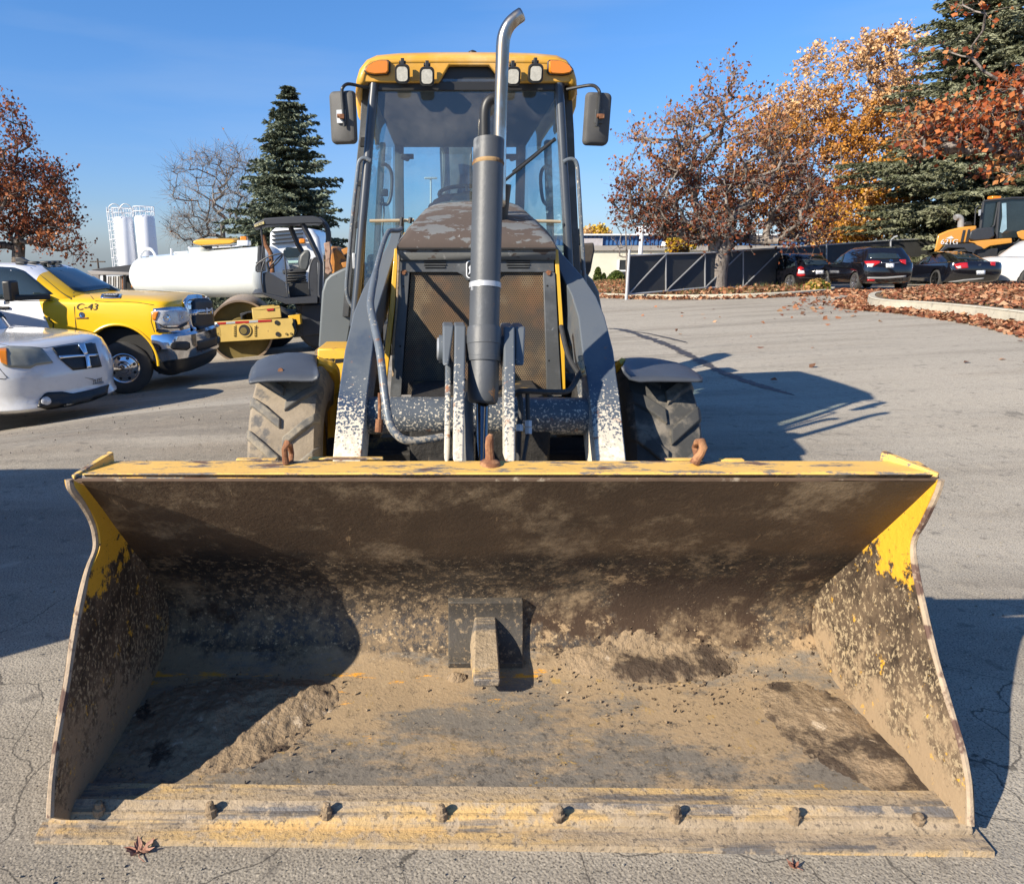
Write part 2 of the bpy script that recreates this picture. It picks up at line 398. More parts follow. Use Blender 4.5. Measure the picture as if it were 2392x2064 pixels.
# ================================================================== far building on the right
M_block = mat('cream_block', lin(.60, .58, .47), .9, var=.1, vs=1.2, bump=.2, bs=4, bd=.02)
M_ledge = mat('grey_ledge', lin(.30, .28, .26), .9, var=.15, vs=1)
M_blue = mat('blue_corrugated', lin(.045, .13, .32), .45)
M_wglass = mat('dark_window', lin(.03, .035, .04), .1)
BY = 62.0
b0 = A(1150, 577, BY); gz = terr(b0.x, BY)
B = empty('warehouse', (b0.x, BY, gz), 0, 'long low cream block building with a blue corrugated band behind the fence', 'building')
bx1 = A(1660, 500, BY).x
mb = MB(); mb.box(((b0.x-8+bx1)/2, BY+6, (gz-1+A(1230, 507, BY).z)/2), (bx1-b0.x+8, 12, A(1230, 507, BY).z-gz+1)); mb.build('wall', M_block, B)
mb = MB(); z0, z1 = A(1230, 507, BY).z, A(1230, 497, BY).z; mb.box(((b0.x-8+bx1)/2, BY+5.9, (z0+z1)/2), (bx1-b0.x+8.3, 12.2, z1-z0)); mb.build('ledge', M_ledge, B)
z2, z3 = A(1230, 496, BY).z, A(1230, 476.5, BY).z
mb = MB(); x = b0.x-8
while x < bx1:
    mb.box((x+.14, BY+.02, (z2+z3)/2), (.17, .1, z3-z2)); mb.box((x+.3, BY+.12, (z2+z3)/2), (.2, .1, z3-z2)); x += .34
o = mb.build('corrugated_band', M_blue, B)
mb = MB(); mb.box(((b0.x-8+bx1)/2, BY+6.2, (z2+z3)/2), (bx1-b0.x+8, 11.9, z3-z2-.02)); mb.build('parapet', M_ledge, B)
mb = MB(); mb.box(((b0.x-8+bx1)/2, BY+5.8, z3+.06), (bx1-b0.x+8.4, 12.4, .12)); mb.build('roof_trim', M_white, B)
xa, xb = A(1168, 500, BY).x, A(1218, 500, BY).x
mb = MB(); mb.box(((xa+xb)/2, BY-.1, (A(0, 482, BY).z+A(0, 497.5, BY).z)/2), (xb-xa, .12, A(0, 482, BY).z-A(0, 497.5, BY).z)); mb.build('sign_panel', mat('sign_panel', lin(.42, .40, .42), .6, var=.3, vs=3, layers=[dict(col=lin(.25,.14,.12), s=1.5, t=.6, w=.04)]), B)
for (px0, px1, py0, py1) in ((1251, 1276, 526, 562),(1400,1440,532,560)):
    p, q = A(px0, py1, BY), A(px1, py0, BY)
    mb = MB(); mb.box(((p.x+q.x)/2, BY-.03, (p.z+q.z)/2), (q.x-p.x, .1, q.z-p.z)); w = mb.build('window', M_wglass, B)
    mb = MB(); mb.box(((p.x+q.x)/2, BY-.1, p.z+(q.z-p.z)*.4), (q.x-p.x, .06, .12)); mb.box((p.x-.06, BY-.06, (p.z+q.z)/2), (.12, .16, q.z-p.z)); mb.build('frame', M_white, w)
# roof units
M_unit = mat('roof_unit', lin(.55, .57, .6), .6, var=.1)
mb = MB(); p = A(1298, 474, BY+8); q = A(1350, 461, BY+8); mb.box(((p.x+q.x)/2, BY+8, (p.z+q.z)/2), (q.x-p.x, 4, q.z-p.z)); 
p = A(1296, 462, BY+8); q = A(1385, 458, BY+8); mb.box(((p.x+q.x)/2, BY+8, (p.z+q.z)/2), (q.x-p.x, 4.6, q.z-p.z))
p = A(1330, 474, BY+6); q = A(1390, 466, BY+6); mb.box(((p.x+q.x)/2, BY+6, (p.z+q.z)/2), (q.x-p.x, 3, q.z-p.z)); mb.build('roof_unit', M_unit, B)

def pole(name, px, pyb, pyt, Y, r, label, cat, m=M_steel, extra=None):
    b = A(px, pyb, Y); t = A(px, pyt, Y)
    e = empty(name, (b.x, Y, terr(b.x, Y)), 0, label, cat)
    mb = MB(); mb.cyl((b.x, Y, terr(b.x, Y)-.1), (b.x+.0, Y, t.z), r, r*.8, 12); mb.build('shaft', m, e, smooth=True)
    return e, Vector((b.x, Y, t.z))
pole('post', 1292.5, 560, 458, 50, .16, 'thick white post rising behind the sliding gate', 'post', M_white)
e, t = pole('lamp_post', 1343, 560, 499, 45, .06, 'thin post with a round white lamp head behind the gate', 'lamp post', M_white)
mb = MB(); mb.lathe(t+Vector((0, 0, -.02)), (0, 0, 1), [(0, .1), (.05, .3), (.3, .26), (.36, .08)], 16, True); mb.build('lamp_head', M_white, e, smooth=True)
e, t = pole('street_lamp', 872, 560, 362, 60, .1, 'grey street lamp seen through the cab windows', 'street lamp', M_steel)
mb = MB(); mb.box(t+Vector((0, 0, .05)), (1.0, .4, .14)); mb.build('lamp_head', M_steel, e, bevel=.04)
e, t = pole('utility_pole', 199, 540, 523, 120, .18, 'distant wooden utility pole with a crossarm behind the truck roof', 'utility pole', M_bark)
mb = MB(); mb.box(t+Vector((0, 0, -.5)), (2.4, .2, .2)); mb.build('crossarm', M_bark, e)

# ================================================================== sliding gate and chain-link fence with black slats
M_gsteel = mat('weathered_galvanised', lin(.27, .275, .28), .5, .3, var=.25, vs=10)
M_slat = mat('black_slats', lin(.052, .052, .050), .5, var=.2, vs=3)
gate_px = [(1271, 518.5, 595.5), (1347, 514.8, 589), (1426, 513, 582), (1503, 507.5, 580.5), (1581, 503, 577)]
def gp(px, py, Y): return A(px, py, Y)
gY = [28.0, 28.9, 29.9, 30.9, 31.9]
gq = []
for (px, t, b), Y in zip(gate_px, gY): gq.append((A(px, b, Y), A(px, t, Y)))
gate = empty('sliding_gate', (gq[0][0].x, gq[0][0].y, terr(gq[0][0].x, gq[0][0].y)), 0, 'long sliding gate of black slatted chain link with diagonal braces', 'gate')
def infill(i, a, b, parent, name='slat_infill'):
    "diagonal privacy slats woven in the mesh, real strips joined into one part per panel"
    (a0, a1), (b0, b1) = a, b; mb = MB()
    nrm = (b0-a0).cross(a1-a0).normalized()
    if nrm.y > 0: nrm = -nrm
    n = max(8, int((b0-a0).length/.075)); h = (a1-a0).length/(b0-a0).length
    def pt(u, v): return (a0*(1-u)+b0*u)*(1-v)+(a1*(1-u)+b1*u)*v
    k = h*.9
    for j in range(-int(n*k)-1, n+1):
        u0 = j/n; u1 = (j+.62)/n
        def clip(u):
            # slat runs from (u,0) to (u+k,1)
            s0 = max(0, -u/k); s1 = min(1, (1-u)/k)
            return s0, s1
        s0, s1 = clip(u0); r0, r1 = clip(u1)
        if s1 <= s0 and r1 <= r0: continue
        s1 = max(s1, s0); r1 = max(r1, r0)
        q = [pt(u0+k*s0, s0), pt(u1+k*r0, r0), pt(u1+k*r1, r1), pt(u0+k*s1, s1)]
        mb.add([q[0], q[1]+nrm*.012, q[2]+nrm*.012, q[3]], [(0, 1, 2, 3)])
    mb.cur = 1; mb.add([x-nrm*.02 for x in (a0, b0, b1, a1)], [(0, 1, 2, 3)])
    o = mb.build(name, [M_slat, M_dark], parent); o['kind'] = 'stuff'; return o
for i in range(4):
    infill(i, gq[i], gq[i+1], gate)
    mb = MB(); off = Vector((0, -.05, 0)); mb.cyl(gq[i][0]+off, gq[i+1][1]+off, .032, seg=8); mb.build('diagonal_brace', M_gsteel, gate, smooth=True)
for i in range(5):
    mb = MB(); off = Vector((0, -.03, 0)); mb.cyl(gq[i][0]+off, gq[i][1]+off, .035, seg=8); mb.build('upright', M_gsteel, gate, smooth=True)
mb = MB(); mb.tube([q[1]+Vector((0, -.03, .02)) for q in gq], .035, 8); mb.build('top_rail', M_steel, gate, smooth=True)
mb = MB(); mb.tube([q[0]+Vector((0, -.03, 0)) for q in gq], .035, 8); mb.build('bottom_rail', M_steel, gate, smooth=True)
e, t = pole('gate_post', 1267.5, 600, 505, 27.9, .06, 'tall galvanised post at the left end of the sliding gate', 'post')
fence_px = [(1581, 503, 577, 32.4), (1671, 495.5, 575, 33.6), (1801, 486.5, 573, 35.2), (1935, 481, 570, 36.8), (2090, 474, 568, 38.5), (2300, 466, 566, 41)]
fq = [(A(px, b, Y), A(px, t, Y)) for px, t, b, Y in fence_px]
fence = empty('chain_link_fence', (fq[0][0].x, fq[0][0].y, fq[0][0].z), 0, 'black slatted chain link fence behind the parked black cars', 'fence')
for i in range(len(fq)-1): infill(i, fq[i], fq[i+1], fence)
for a, b in fq:
    mb = MB(); off = Vector((0, -.05, 0)); mb.tube([a+off, b+off, b+off+Vector((.1, -.05, .14)), b+off+Vector((.22, -.1, .2))], .04, 8); mb.build('fence_post', M_steel, fence, smooth=True)
mb = MB(); mb.tube([q[1]+Vector((0, -.03, 0)) for q in fq], .03, 8); mb.build('top_rail', M_steel, fence, smooth=True)
# street name: small far fence behind gate (lattice top) left out: hidden by slats

# ================================================================== silos on the left
M_silo = mat('silo_white', lin(.74, .76, .8), .45, var=.05, vs=.6)
def silo(pxc, pw, pyt, label, cage):
    Y = 95.0; c = A(pxc, pyt, Y); r = pw/2*K/FPX*Y; z0 = terr(c.x, Y)
    e = empty('silo', (c.x, Y, z0), 0, label, 'silo', 'silos behind the parked truck')
    mb = MB(); mb.lathe((c.x, Y, z0), (0, 0, 1), [(0, r*.3), (1.5, r*.3), (3, r), (c.z-z0-.35, r), (c.z-z0, r*.9), (c.z-z0+.15, .1)], 40, True); mb.build('tank', M_silo, e, smooth=True)
    mb = MB()
    for a in range(12):
        q = Vector((c.x+cos(a*pi/6)*r*1.03, Y+sin(a*pi/6)*r*1.03, c.z)); mb.cyl(q, q+Vector((0, 0, 1.1)), .04, seg=6)
    for h in (.55, 1.1):
        mb.tube([Vector((c.x+cos(a*pi/12)*r*1.03, Y+sin(a*pi/12)*r*1.03, c.z+h)) for a in range(25)], .045, 6)
    mb.build('guard_rail', M_white, e, smooth=True)
    if cage:
        mb = MB(); x = c.x-r*1.12; yy = Y-r*.3
        for dx in (-.25, .25): mb.cyl((x+dx, yy, z0), (x+dx, yy, c.z+1.2), .05, seg=6)
        z = z0+1
        while z < c.z+1.2:
            mb.cyl((x-.25, yy, z), (x+.25, yy, z), .04, seg=5); z += .5
        z = z0+2.5
        while z < c.z+1.5:
            mb.tube([(x+cos(a)*.42, yy-.1+sin(a)*.5, z) for a in np.linspace(pi, 2*pi, 7)], .05, 5); z += 1.1
        for a in (pi, 1.25*pi, 1.5*pi, 1.75*pi): mb.cyl((x+cos(a)*.42, yy-.1+sin(a)*.5, z0+2.5), (x+cos(a)*.42, yy-.1+sin(a)*.5, c.z+1.2), .04, seg=5)
        mb.build('caged_ladder', M_white, e)
        mb = MB()
        for k, cx in enumerate((c.x-r*.7, c.x+r*.5)): mb.tube([(cx+cos(a)*1.0, Y-r*.3, c.z+sin(a)*1.6) for a in np.linspace(0, pi, 12)], .06, 6)
        mb.build('vent_pipe', M_steel, e, smooth=True)
silo(249, 36, 440, 'left white silo with a caged ladder running up its side', True)
silo(292, 37, 437, 'right white silo without a ladder', False)
# ================================================================== the backhoe loader
XM = .2                                            # machine axis
root = empty('backhoe_loader', (XM, 3.6, 0), 0, 'large yellow and grey backhoe loader facing the camera with its wide bucket on the ground', 'backhoe loader')
# ---- paints
M_slate = mat('slate_paint', lin(.060, .063, .065), .48, var=.18, vs=3, spec=.5, layers=[
    dict(col=lin(.17, .18, .19), s=5, t=.62, w=.12, a=.5, rough=.7),
    dict(col=lin(.16, .12, .085), s=55, t=.68, w=.03), dict(col=lin(.20, .21, .22), s=18, t=.69, w=.02, a=.7)], bump=.08, bs=90)
def chipped(name, z0, z1, gain, dark=(.03, .05, .09), xg=None):
    "dark blue-grey paint sand-blasted to pale primer towards the bottom"
    l = dict(col=lin(.52, .47, .38), s=88, t=.745, w=.03, d=5, r=.55, rough=.8, z=[(z1, z0, gain)])
    r = dict(col=lin(.30, .13, .06), s=17, t=.70, w=.05, d=12, rough=.9, z=[(z1, z0, gain*.20)])
    cream = dict(col=lin(.72, .64, .50), s=40, t=.80, w=.05, d=9, rough=.8, z=[(z0+.20, z0-.0, gain*.95)])
    return mat(name, lin(*dark), .42, var=.2, vs=5, layers=[dict(col=lin(.10, .115, .13), s=4, t=.5, w=.2, z=[(z1-.2, z1+.35, .3)]), l, cream, r], bump=.15, bs=90, bd=.003)
M_arm = chipped('chipped_arm_paint', .64, 1.0, .42)
M_tubep = chipped('chipped_tube_paint', .60, 1.1, .26, (.05, .06, .075))
M_lever = chipped('chipped_lever_paint', .70, 1.16, .48, (.10, .11, .12))
M_hoodp = mat('peeling_hood_paint', lin(.145, .148, .145), .5, var=.12, vs=6, layers=[
    dict(col=lin(.075, .055, .045), s=7, t=.535, w=.010, d=12, rough=.85, st=(.7, 1, 1.5), x=[(.52, .2, .05), (-.1, .2, .05)], z=[(1.50, 1.46, -.14), (1.66, 1.76, -.06)]),
    dict(col=lin(.27, .27, .26), s=30, t=.66, w=.01, d=6)], bump=.3, bs=24, bd=.004)
M_yel = mat('yellow_paint', lin(.66, .37, .025), .42, var=.12, vs=3, coat=.2, layers=[dict(col=lin(.16, .09, .035), s=14, t=.66, w=.05, a=.8, rough=.8)])
M_roofy = mat('cab_roof_yellow', lin(.58, .30, .03), .45, var=.08, vs=4, coat=.15, layers=[dict(col=lin(.75, .55, .3), s=3, t=.6, w=.15, a=.5)])
M_lipy = mat('worn_yellow_lip', lin(.70, .42, .10), .55, var=.12, vs=10, layers=[
    dict(col=lin(.155, .148, .135), s=7, t=.545, w=.03, d=14, r=.75, st=(.8, 3, 3), rough=.6, y=[(2.0, 1.9, .04)]),
    dict(col=lin(.13, .07, .045), s=7, t=.60, w=.03, d=10, st=(.8, 3, 3), rough=.9)], bump=.35, bs=70, bd=.003)
M_bucket = mat('worn_bucket_steel', lin(.026, .017, .011), .6, var=.35, vs=9, layers=[
    dict(col=lin(.088, .054, .030), s=3.2, t=.53, w=.26, d=14, r=.75, z=[(.42, .64, .34)], rough=.7),
    dict(col=lin(.030, .018, .011), s=2.2, t=.55, w=.16, d=14, r=.75, st=(.4, 1, 1), z=[(.60, .5, -.3)], a=.5),
    dict(col=lin(.17, .11, .06), s=9, t=.60, w=.05, d=14, r=.85, st=(.7, .5, .5), z=[(.56, .62, .02), (.56, .5, -.3)], rough=.9, a=.55),
    dict(col=lin(.34, .22, .11), s=18, t=.685, w=.02, d=13, r=.7, st=(1.6, .4, .4), z=[(.56, .62, .02), (.56, .5, -.3)], rough=.9, a=.8),
    dict(col=lin(.010, .007, .005), s=2.5, t=.62, w=.18, d=14, r=.7, z=[(.30, .47, .22), (.48, .66, -.4)], rough=.85),
    dict(col=lin(.048, .043, .038), s=3, t=.50, w=.2, d=12, r=.75, z=[(.40, .28, .12), (.42, .5, -.4), (.12, .07, -.3)], rough=.5, a=.8),
    dict(col=lin(.20, .14, .080), s=30, t=.555, w=.035, d=14, r=.82, z=[(.50, .20, .065), (.50, .62, -.09)], rough=.95, a=.85),
    dict(col=lin(.46, .34, .20), s=60, t=.640, w=.02, d=10, r=.7, z=[(.50, .15, .045), (.5, .6, -.16)], rough=.95, a=.9),
    dict(col=lin(.38, .27, .155), s=9, t=.690, w=.02, d=15, r=.75, z=[(.34, .10, .085), (.38, .5, -.2)], rough=.95, a=.9),
    dict(col=lin(.045, .026, .015), s=4, t=.685, w=.05, d=15, r=.75, x=[(.22, .50, .155)], z=[(.44, .30, .07), (.085, .050, -.15), (.50, .56, -.3)], rough=.97),
    dict(col=lin(.36, .25, .14), s=7, t=.70, w=.03, d=15, r=.75, x=[(.1, .4, .10)], z=[(.40, .12, .02), (.42, .5, -.3)], rough=.97, a=.9),
    dict(col=lin(.31, .222, .13), s=3.2, t=.585, w=.09, d=15, r=.75, z=[(.115, .060, .25)], rough=.97),
    dict(col=lin(.15, .142, .128), s=3.0, t=.525, w=.06, d=15, r=.78, st=(.6, 1.3, 1), z=[(.10, .13, -.5)], y=[(2.12, 1.80, .055)], rough=.55, a=.85),
    dict(col=lin(.050, .047, .044), s=26, t=.575, w=.04, d=15, r=.85, z=[(.10, .13, -.5)], y=[(2.10, 1.78, .04)], rough=.6, a=.8),
    dict(col=lin(.46, .29, .085), s=13, t=.615, w=.03, d=15, r=.82, z=[(.075, .057, .02), (.10, .13, -.5)], rough=.8, a=.75),
    dict(col=lin(.42, .315, .19), s=20, t=.60, w=.04, d=15, r=.82, z=[(.10, .13, -.5)], rough=.95, a=.65),
    dict(col=lin(.66, .30, .03), s=11, t=.650, w=.02, d=15, r=.75, st=(.4, 1.5, 1), z=[(.052, .062, .11), (.070, .084, -.4)], x=[(-.45, -.35, .0), (.35, .6, -.14)], rough=.8),
    dict(col=lin(.44, .36, .25), s=85, t=.68, w=.03, d=6, rough=.95, a=.8, z=[(.5, .6, -.06)])], bump=.8, bs=75, bd=.004)
M_side = mat('bucket_side_steel', lin(.036, .024, .016), .65, var=.35, vs=6, layers=[
    dict(col=lin(.12, .082, .05), s=6, t=.56, w=.10, d=14, r=.75, z=[(.60, .3, .08)], rough=.9),
    dict(col=lin(.40, .31, .19), s=75, t=.600, w=.035, d=9, r=.72, st=(1, 1, .85), z=[(.60, .2, .07)], rough=.95, a=.9),
    dict(col=lin(.30, .215, .13), s=7, t=.71, w=.07, d=15, r=.78, z=[(.42, .06, .24)], y=[(2.25, 1.70, .07)], rough=.97),
    dict(col=lin(.66, .36, .03), s=16, t=.63, w=.03, d=15, r=.72, z=[(.48, .68, .30)], y=[(2.25, 1.95, .0)], rough=.5),
    dict(col=lin(.06, .035, .02), s=34, t=.63, w=.03, d=12, r=.75, rough=.9)], bump=.6, bs=55, bd=.005)
M_edge = mat('worn_cutting_edge', lin(.32, .245, .16), .88, var=.3, vs=14, layers=[
    dict(col=lin(.56, .36, .13), s=2.6, t=.54, w=.08, d=14, st=(.35, 3, 3), a=.8),
    dict(col=lin(.10, .10, .105), s=4.2, t=.56, w=.05, d=14, st=(.35, 3, 3), rough=.45, a=.9),
    dict(col=lin(.36, .28, .19), s=22, t=.56, w=.05, d=10, a=.9),
    dict(col=lin(.10, .08, .06), s=75, t=.60, w=.05, d=5, a=.8)], bump=.9, bs=95, bd=.005)
M_mud = mat('dried_mud', lin(.27, .195, .12), .98, var=.3, vs=9, layers=[
    dict(col=lin(.060, .040, .026), s=7, t=.61, w=.05, d=15, x=[(.1, .6, .07)]),
    dict(col=lin(.13, .10, .07), s=40, t=.60, w=.05, d=8, a=.7),
    dict(col=lin(.48, .38, .27), s=11, t=.64, w=.04, d=12)], bump=1.0, bs=60, bd=.012)
M_lipedge = mat('rusty_torn_edge', lin(.34, .26, .18), .8, var=.3, vs=25, layers=[dict(col=lin(.1, .055, .04), s=12, t=.55, w=.04)], bump=.5, bs=60)

# ---- bucket
PROF = [(1.60, .034), (1.72, .037), (1.86, .040), (2.00, .046), (2.12, .055), (2.22, .067), (2.30, .092), (2.355, .135), (2.385, .20), (2.378, .27), (2.345, .34), (2.285, .415), (2.18, .535), (2.05, .685), (1.89, .875)]
def prof_at(t):
    "smooth point on the inner sheet, t 0..1 bottom to top"
    P = [Vector((0, a, b)) for a, b in PROF]; n = len(P)-1; x = t*n; i = min(int(x), n-1); f = x-i
    a = P[max(i-1, 0)]; b = P[i]; c = P[i+1]; d = P[min(i+2, n)]
    return .5*((2*b)+(c-a)*f+(2*a-5*b+4*c-d)*f*f+(3*b-a-3*c+d)*f**3)
XL, XR = -.962, 1.368
def sheet_pt(u, t, off=0):
    p = prof_at(t); q = prof_at(min(1, t+.01)); r = prof_at(max(0, t-.01)); T = (q-r).normalized(); nrm = Vector((0, -T.z, T.y))   # inner normal
    x = XL+(XR-XL)*u
    v = Vector((x, p.y, p.z))
    d = (mnoise.noise(v*3.0)*.009+mnoise.noise(v*9)*.0025)*min(1, t*6)*min(1, (1-t)*8)
    return v+nrm*(off+d)
NU, NT = 160, 110
V = [sheet_pt(i/NU, j/NT) for j in range(NT+1) for i in range(NU+1)]
V2 = [sheet_pt(i/NU, j/NT, -.022) for j in range(NT+1) for i in range(NU+1)]
n1 = NU+1
F = [(j*n1+i, j*n1+i+1, (j+1)*n1+i+1, (j+1)*n1+i) for j in range(NT) for i in range(NU)]
k = len(V)
F2 = [(a+k, d+k, c+k, b+k) for a, b, c, d in F]
bucket = npmesh('loader_bucket', V+V2, F+F2, M_bucket, parent=root, smooth=True)
# side plates
fr_R = [(1955, 1668), (1953, 1600), (1948, 1560), (1935, 1500), (1905, 1400), (1880, 1310), (1858, 1215), (1846, 1160), (1840, 1110), (1846, 1082), (1860, 1058), (1876, 1025), (1889, 996), (1897, 970)]
fr_L = [(110, 1652), (112, 1600), (117, 1545), (128, 1470), (144, 1380), (157, 1290), (172, 1210), (186, 1150), (200, 1110), (199, 1078), (190, 1048), (172, 1015), (152, 990), (148, 970)]
def side_plate(X, fr, inner):
    front = [AX(a, b, X) for a, b in fr]
    n = 26; mb = MB(); cols = []
    fp = smoothpath(front, 4); m = len(fp)-1
    def fpt(s):
        x = s*m; i = min(int(x), m-1); return fp[i].lerp(fp[i+1], x-i)
    W_ = 12; rows = []
    for j in range(n*2+1):
        s = j/(n*2); f = fpt(s); b = prof_at(s)
        row = []
        for i in range(W_+1):
            u = i/W_; p = f.lerp(Vector((X, b.y+.022, b.z-.022)), u); 
            p.x = X+mnoise.noise(Vector((X, p.y*5, p.z*5)))*.008*(1-u)
            row.append(p)
        rows.append(row)
    r2 = [[p+Vector((inner*.02, 0, 0)) for p in r] for r in rows]
    w = W_+1; N1 = len(rows)
    vs = [p for r in rows for p in r]+[p for r in r2 for p in r]; k = len(rows)*w
    fs = []
    for j in range(N1-1):
        for i in range(W_):
            a = j*w+i; fs.append((a, a+1, a+w+1, a+w)); fs.append((k+a, k+a+w, k+a+w+1, k+a+1))
    for j in range(N1-1):
        fs.append((j*w, (j+1)*w, k+(j+1)*w, k+j*w)); fs.append((j*w+W_, k+j*w+W_, k+(j+1)*w+W_, (j+1)*w+W_))
    fs.append(tuple(range(0, w))+tuple(range(k+w-1, k-1, -1)))
    mb.add(vs, fs); o = mb.build('side_plate', M_side, bucket, smooth=True, auto=50)
    # pale worn rim, a bead along the front edge
    mb = MB(); mb.tube([p+Vector((inner*.010, .000, .000)) for p in fp], [.0095+.003*mnoise.noise(p*9) for p in fp], 7); mb.build('rim_bead', M_lipedge, o, smooth=True)
    return o
sR = side_plate(XR, fr_R, 1); sL = side_plate(XL, fr_L, -1)
# lip box on top with torn yellow paint, and the raised corner ears
lz = .887
def lpt(px, py, z): return AZ(px, py, z)
mb = MB()
nn = 60; rings = []
for i in range(nn+1):
    u = i/nn; a = lpt(150+(1897-150)*u, 969-4*u, lz-.012); b = lpt(195+(1858-195)*u, 932.5, lz+.004)
    wob = mnoise.noise(Vector((u*14, 3, 0)))*.004
    a = a+Vector((0, wob, wob*.6)); rings.append([a, a+Vector((0, .012, .012)), b, b+Vector((0, .004, -.06)), a+Vector((0, .07, -.05)), a+Vector((0, .014, -.012))])
mb.loft(rings); lip = mb.build('top_lip', M_lipy, bucket, smooth=True, auto=30)
mb = MB(); mb.tube([r[0]+Vector((0, -.004, -.004)) for r in rings], [.007+.003*abs(mnoise.noise(Vector((i*.7, 0, 0)))) for i in range(nn+1)], 6); mb.build('lip_edge', mat('lip_edge_rust', lin(.11, .07, .045), .85, var=.3, vs=20, layers=[dict(col=lin(.33, .27, .2), s=14, t=.62, w=.04)]), lip, smooth=True)
mb = MB(); q = [lpt(1780, 931, lz+.0), lpt(1897, 967, lz-.01)]
mb.hexa([q[0], q[1], q[1]+Vector((0, 0, .012)), q[0]+Vector((0, 0, .028))], [q[0]+Vector((.018, .012, 0)), q[1]+Vector((.012, .012, 0)), q[1]+Vector((.012, .012, .012)), q[0]+Vector((.018, .012, .028))]); mb.build('corner_ear', M_lipy, bucket, bevel=.002)
mb = MB(); q = [lpt(232, 936, lz+.0), lpt(150, 970, lz-.01)]
mb.hexa([q[0], q[1], q[1]+Vector((0, 0, .010)), q[0]+Vector((0, 0, .032))], [q[0]+Vector((-.018, .012, 0)), q[1]+Vector((-.012, .012, 0)), q[1]+Vector((-.012, .012, .010)), q[0]+Vector((-.018, .012, .032))]); mb.build('corner_ear', M_lipy, bucket, bevel=.002)
# weld bumps on the lip
for px, py, w in ((700, 929, .22), (520, 931, .12), (1380, 931, .10), (1480, 932, .07)):
    p = lpt(px, py, lz+.002); mb = MB(); mb.box(p+Vector((0, .0, .003)), (w, .02, .006)); mb.build('weld_strip', M_lipy, lip, bevel=.003)
# cutting edge: base plate, wear strip, bolts
def zq(px, py, z): return AZ(px, py, z)
e0, e1 = zq(70, 1707, .0), zq(2012, 1734, .0)
f0, f1 = zq(88, 1679, .018), zq(1972, 1690, .018)
def strip(name, a0, a1, b0, b1, th, m, rim=.004):
    mb = MB(); n = 80; rings = []
    for i in range(n+1):
        u = i/n; a = a0.lerp(a1, u); b = b0.lerp(b1, u)
        w = mnoise.noise(Vector((u*23, 1, th*50)))*.0025; a = a+Vector((0, w, 0)); b = b+Vector((0, w, 0))
        rings.append([a+Vector((0, 0, .0)), a+Vector((0, .003, th)), b+Vector((0, 0, th)), b])
    mb.loft(rings); return mb.build(name, m, bucket, smooth=True, auto=25)
edge = strip('cutting_edge', e0, e1, zq(88, 1672, .0), zq(1972, 1686, .0), .016, M_edge)
strip('wear_strip', zq(98, 1672, .016)-Vector((0, 0, .016)), zq(1968, 1690, .016)-Vector((0, 0, .016)), zq(120, 1634, .03), zq(1950, 1650, .03), .030, M_edge)
strip('bolt_plate', zq(112, 1651, .034)-Vector((0, 0, .01)), zq(1955, 1668, .034)-Vector((0, 0, .01)), zq(165, 1590, .04)-Vector((0, 0, .01)), zq(1900, 1607, .04)-Vector((0, 0, .01)), .022, M_edge)
for k_, (bx, by, hh) in enumerate([(201, 1640, .030), (428, 1642, .032), (660, 1645, .032), (894, 1648, .034), (1131, 1650, .034), (1367, 1652, .036), (1607, 1655, .032), (1858, 1657, .018)]):
    p = zq(bx, by, .046); mb = MB(); rr = random.Random(k_)
    mb.lathe(p, (rr.uniform(-.1, .1), rr.uniform(-.25, .0), 1), [(-.01, .016), (hh*.35, .0155), (hh*.42, .011), (hh*.9, .010), (hh, .006)], 9, True)
    mb.add([p+Vector((rr.uniform(-.022, .022), rr.uniform(-.02, .02), 0)) for _ in range(4)]+[p+Vector((rr.uniform(-.01, .01), rr.uniform(-.01, .01), hh*.5))], [(0, 1, 4), (1, 2, 4), (2, 3, 4), (3, 0, 4)])
    mb.build('edge_bolt', M_mud, bucket, smooth=True)
# centre plate and step
def back_pt(px, py, off):
    "point on the inner sheet under a pixel, lifted by off towards the opening"
    r = ray(px, py); best = None
    for j in range(0, 401):
        p = prof_at(j/400); t = p.y/r.y; z = CAMH+r.z*t
        d = abs(z-p.z)
        if j > 30 and (best is None or d < best[0]): best = (d, j/400)
    t = best[1]; p = prof_at(t); q = prof_at(min(1, t+.01)); s = prof_at(max(0, t-.01)); T = (q-s).normalized(); n = Vector((0, -T.z, T.y))
    return Vector((r.x*p.y/r.y, p.y, p.z))+n*off, t
def patch(name, px0, px1, py0, py1, th, m, taper=0):
    rings = []; N_ = 14
    for j in range(N_+1):
        py = py1+(py0-py1)*j/N_
        a, t = back_pt(px0, py, 0); b, _ = back_pt(px1, py, 0)
        c, _ = back_pt(px0, py, th); d, _ = back_pt(px1, py, th)
        rings.append([a, b, d, c])
    mb = MB(); mb.loft(rings); return mb.build(name, m, bucket, smooth=True, auto=40, bevel=.003)
patch('wear_plate', 907, 1057, 1208, 1352, .026, mat('wear_plate_steel', lin(.055, .048, .040), .7, var=.3, vs=9, layers=[dict(col=lin(.26, .19, .115), s=40, t=.57, w=.04, d=12, r=.8), dict(col=lin(.40, .30, .18), s=14, t=.66, w=.03, d=14, r=.7)], bump=.6, bs=70, bd=.004))
a, _ = back_pt(960, 1240, .02); b, _ = back_pt(1003, 1240, .02); c = Vector((a.x, 2.10, .235)); 
mb = MB()
top0, top1 = a, b; bot0 = A(957, 1374, 2.085); bot1 = A(1013, 1374, 2.085)
mb.hexa([top0, top1, top1+Vector((0, .03, -.01)), top0+Vector((0, .03, -.01))], [bot0, bot1, bot1+Vector((0, .24, -.02)), bot0+Vector((0, .24, -.02))])
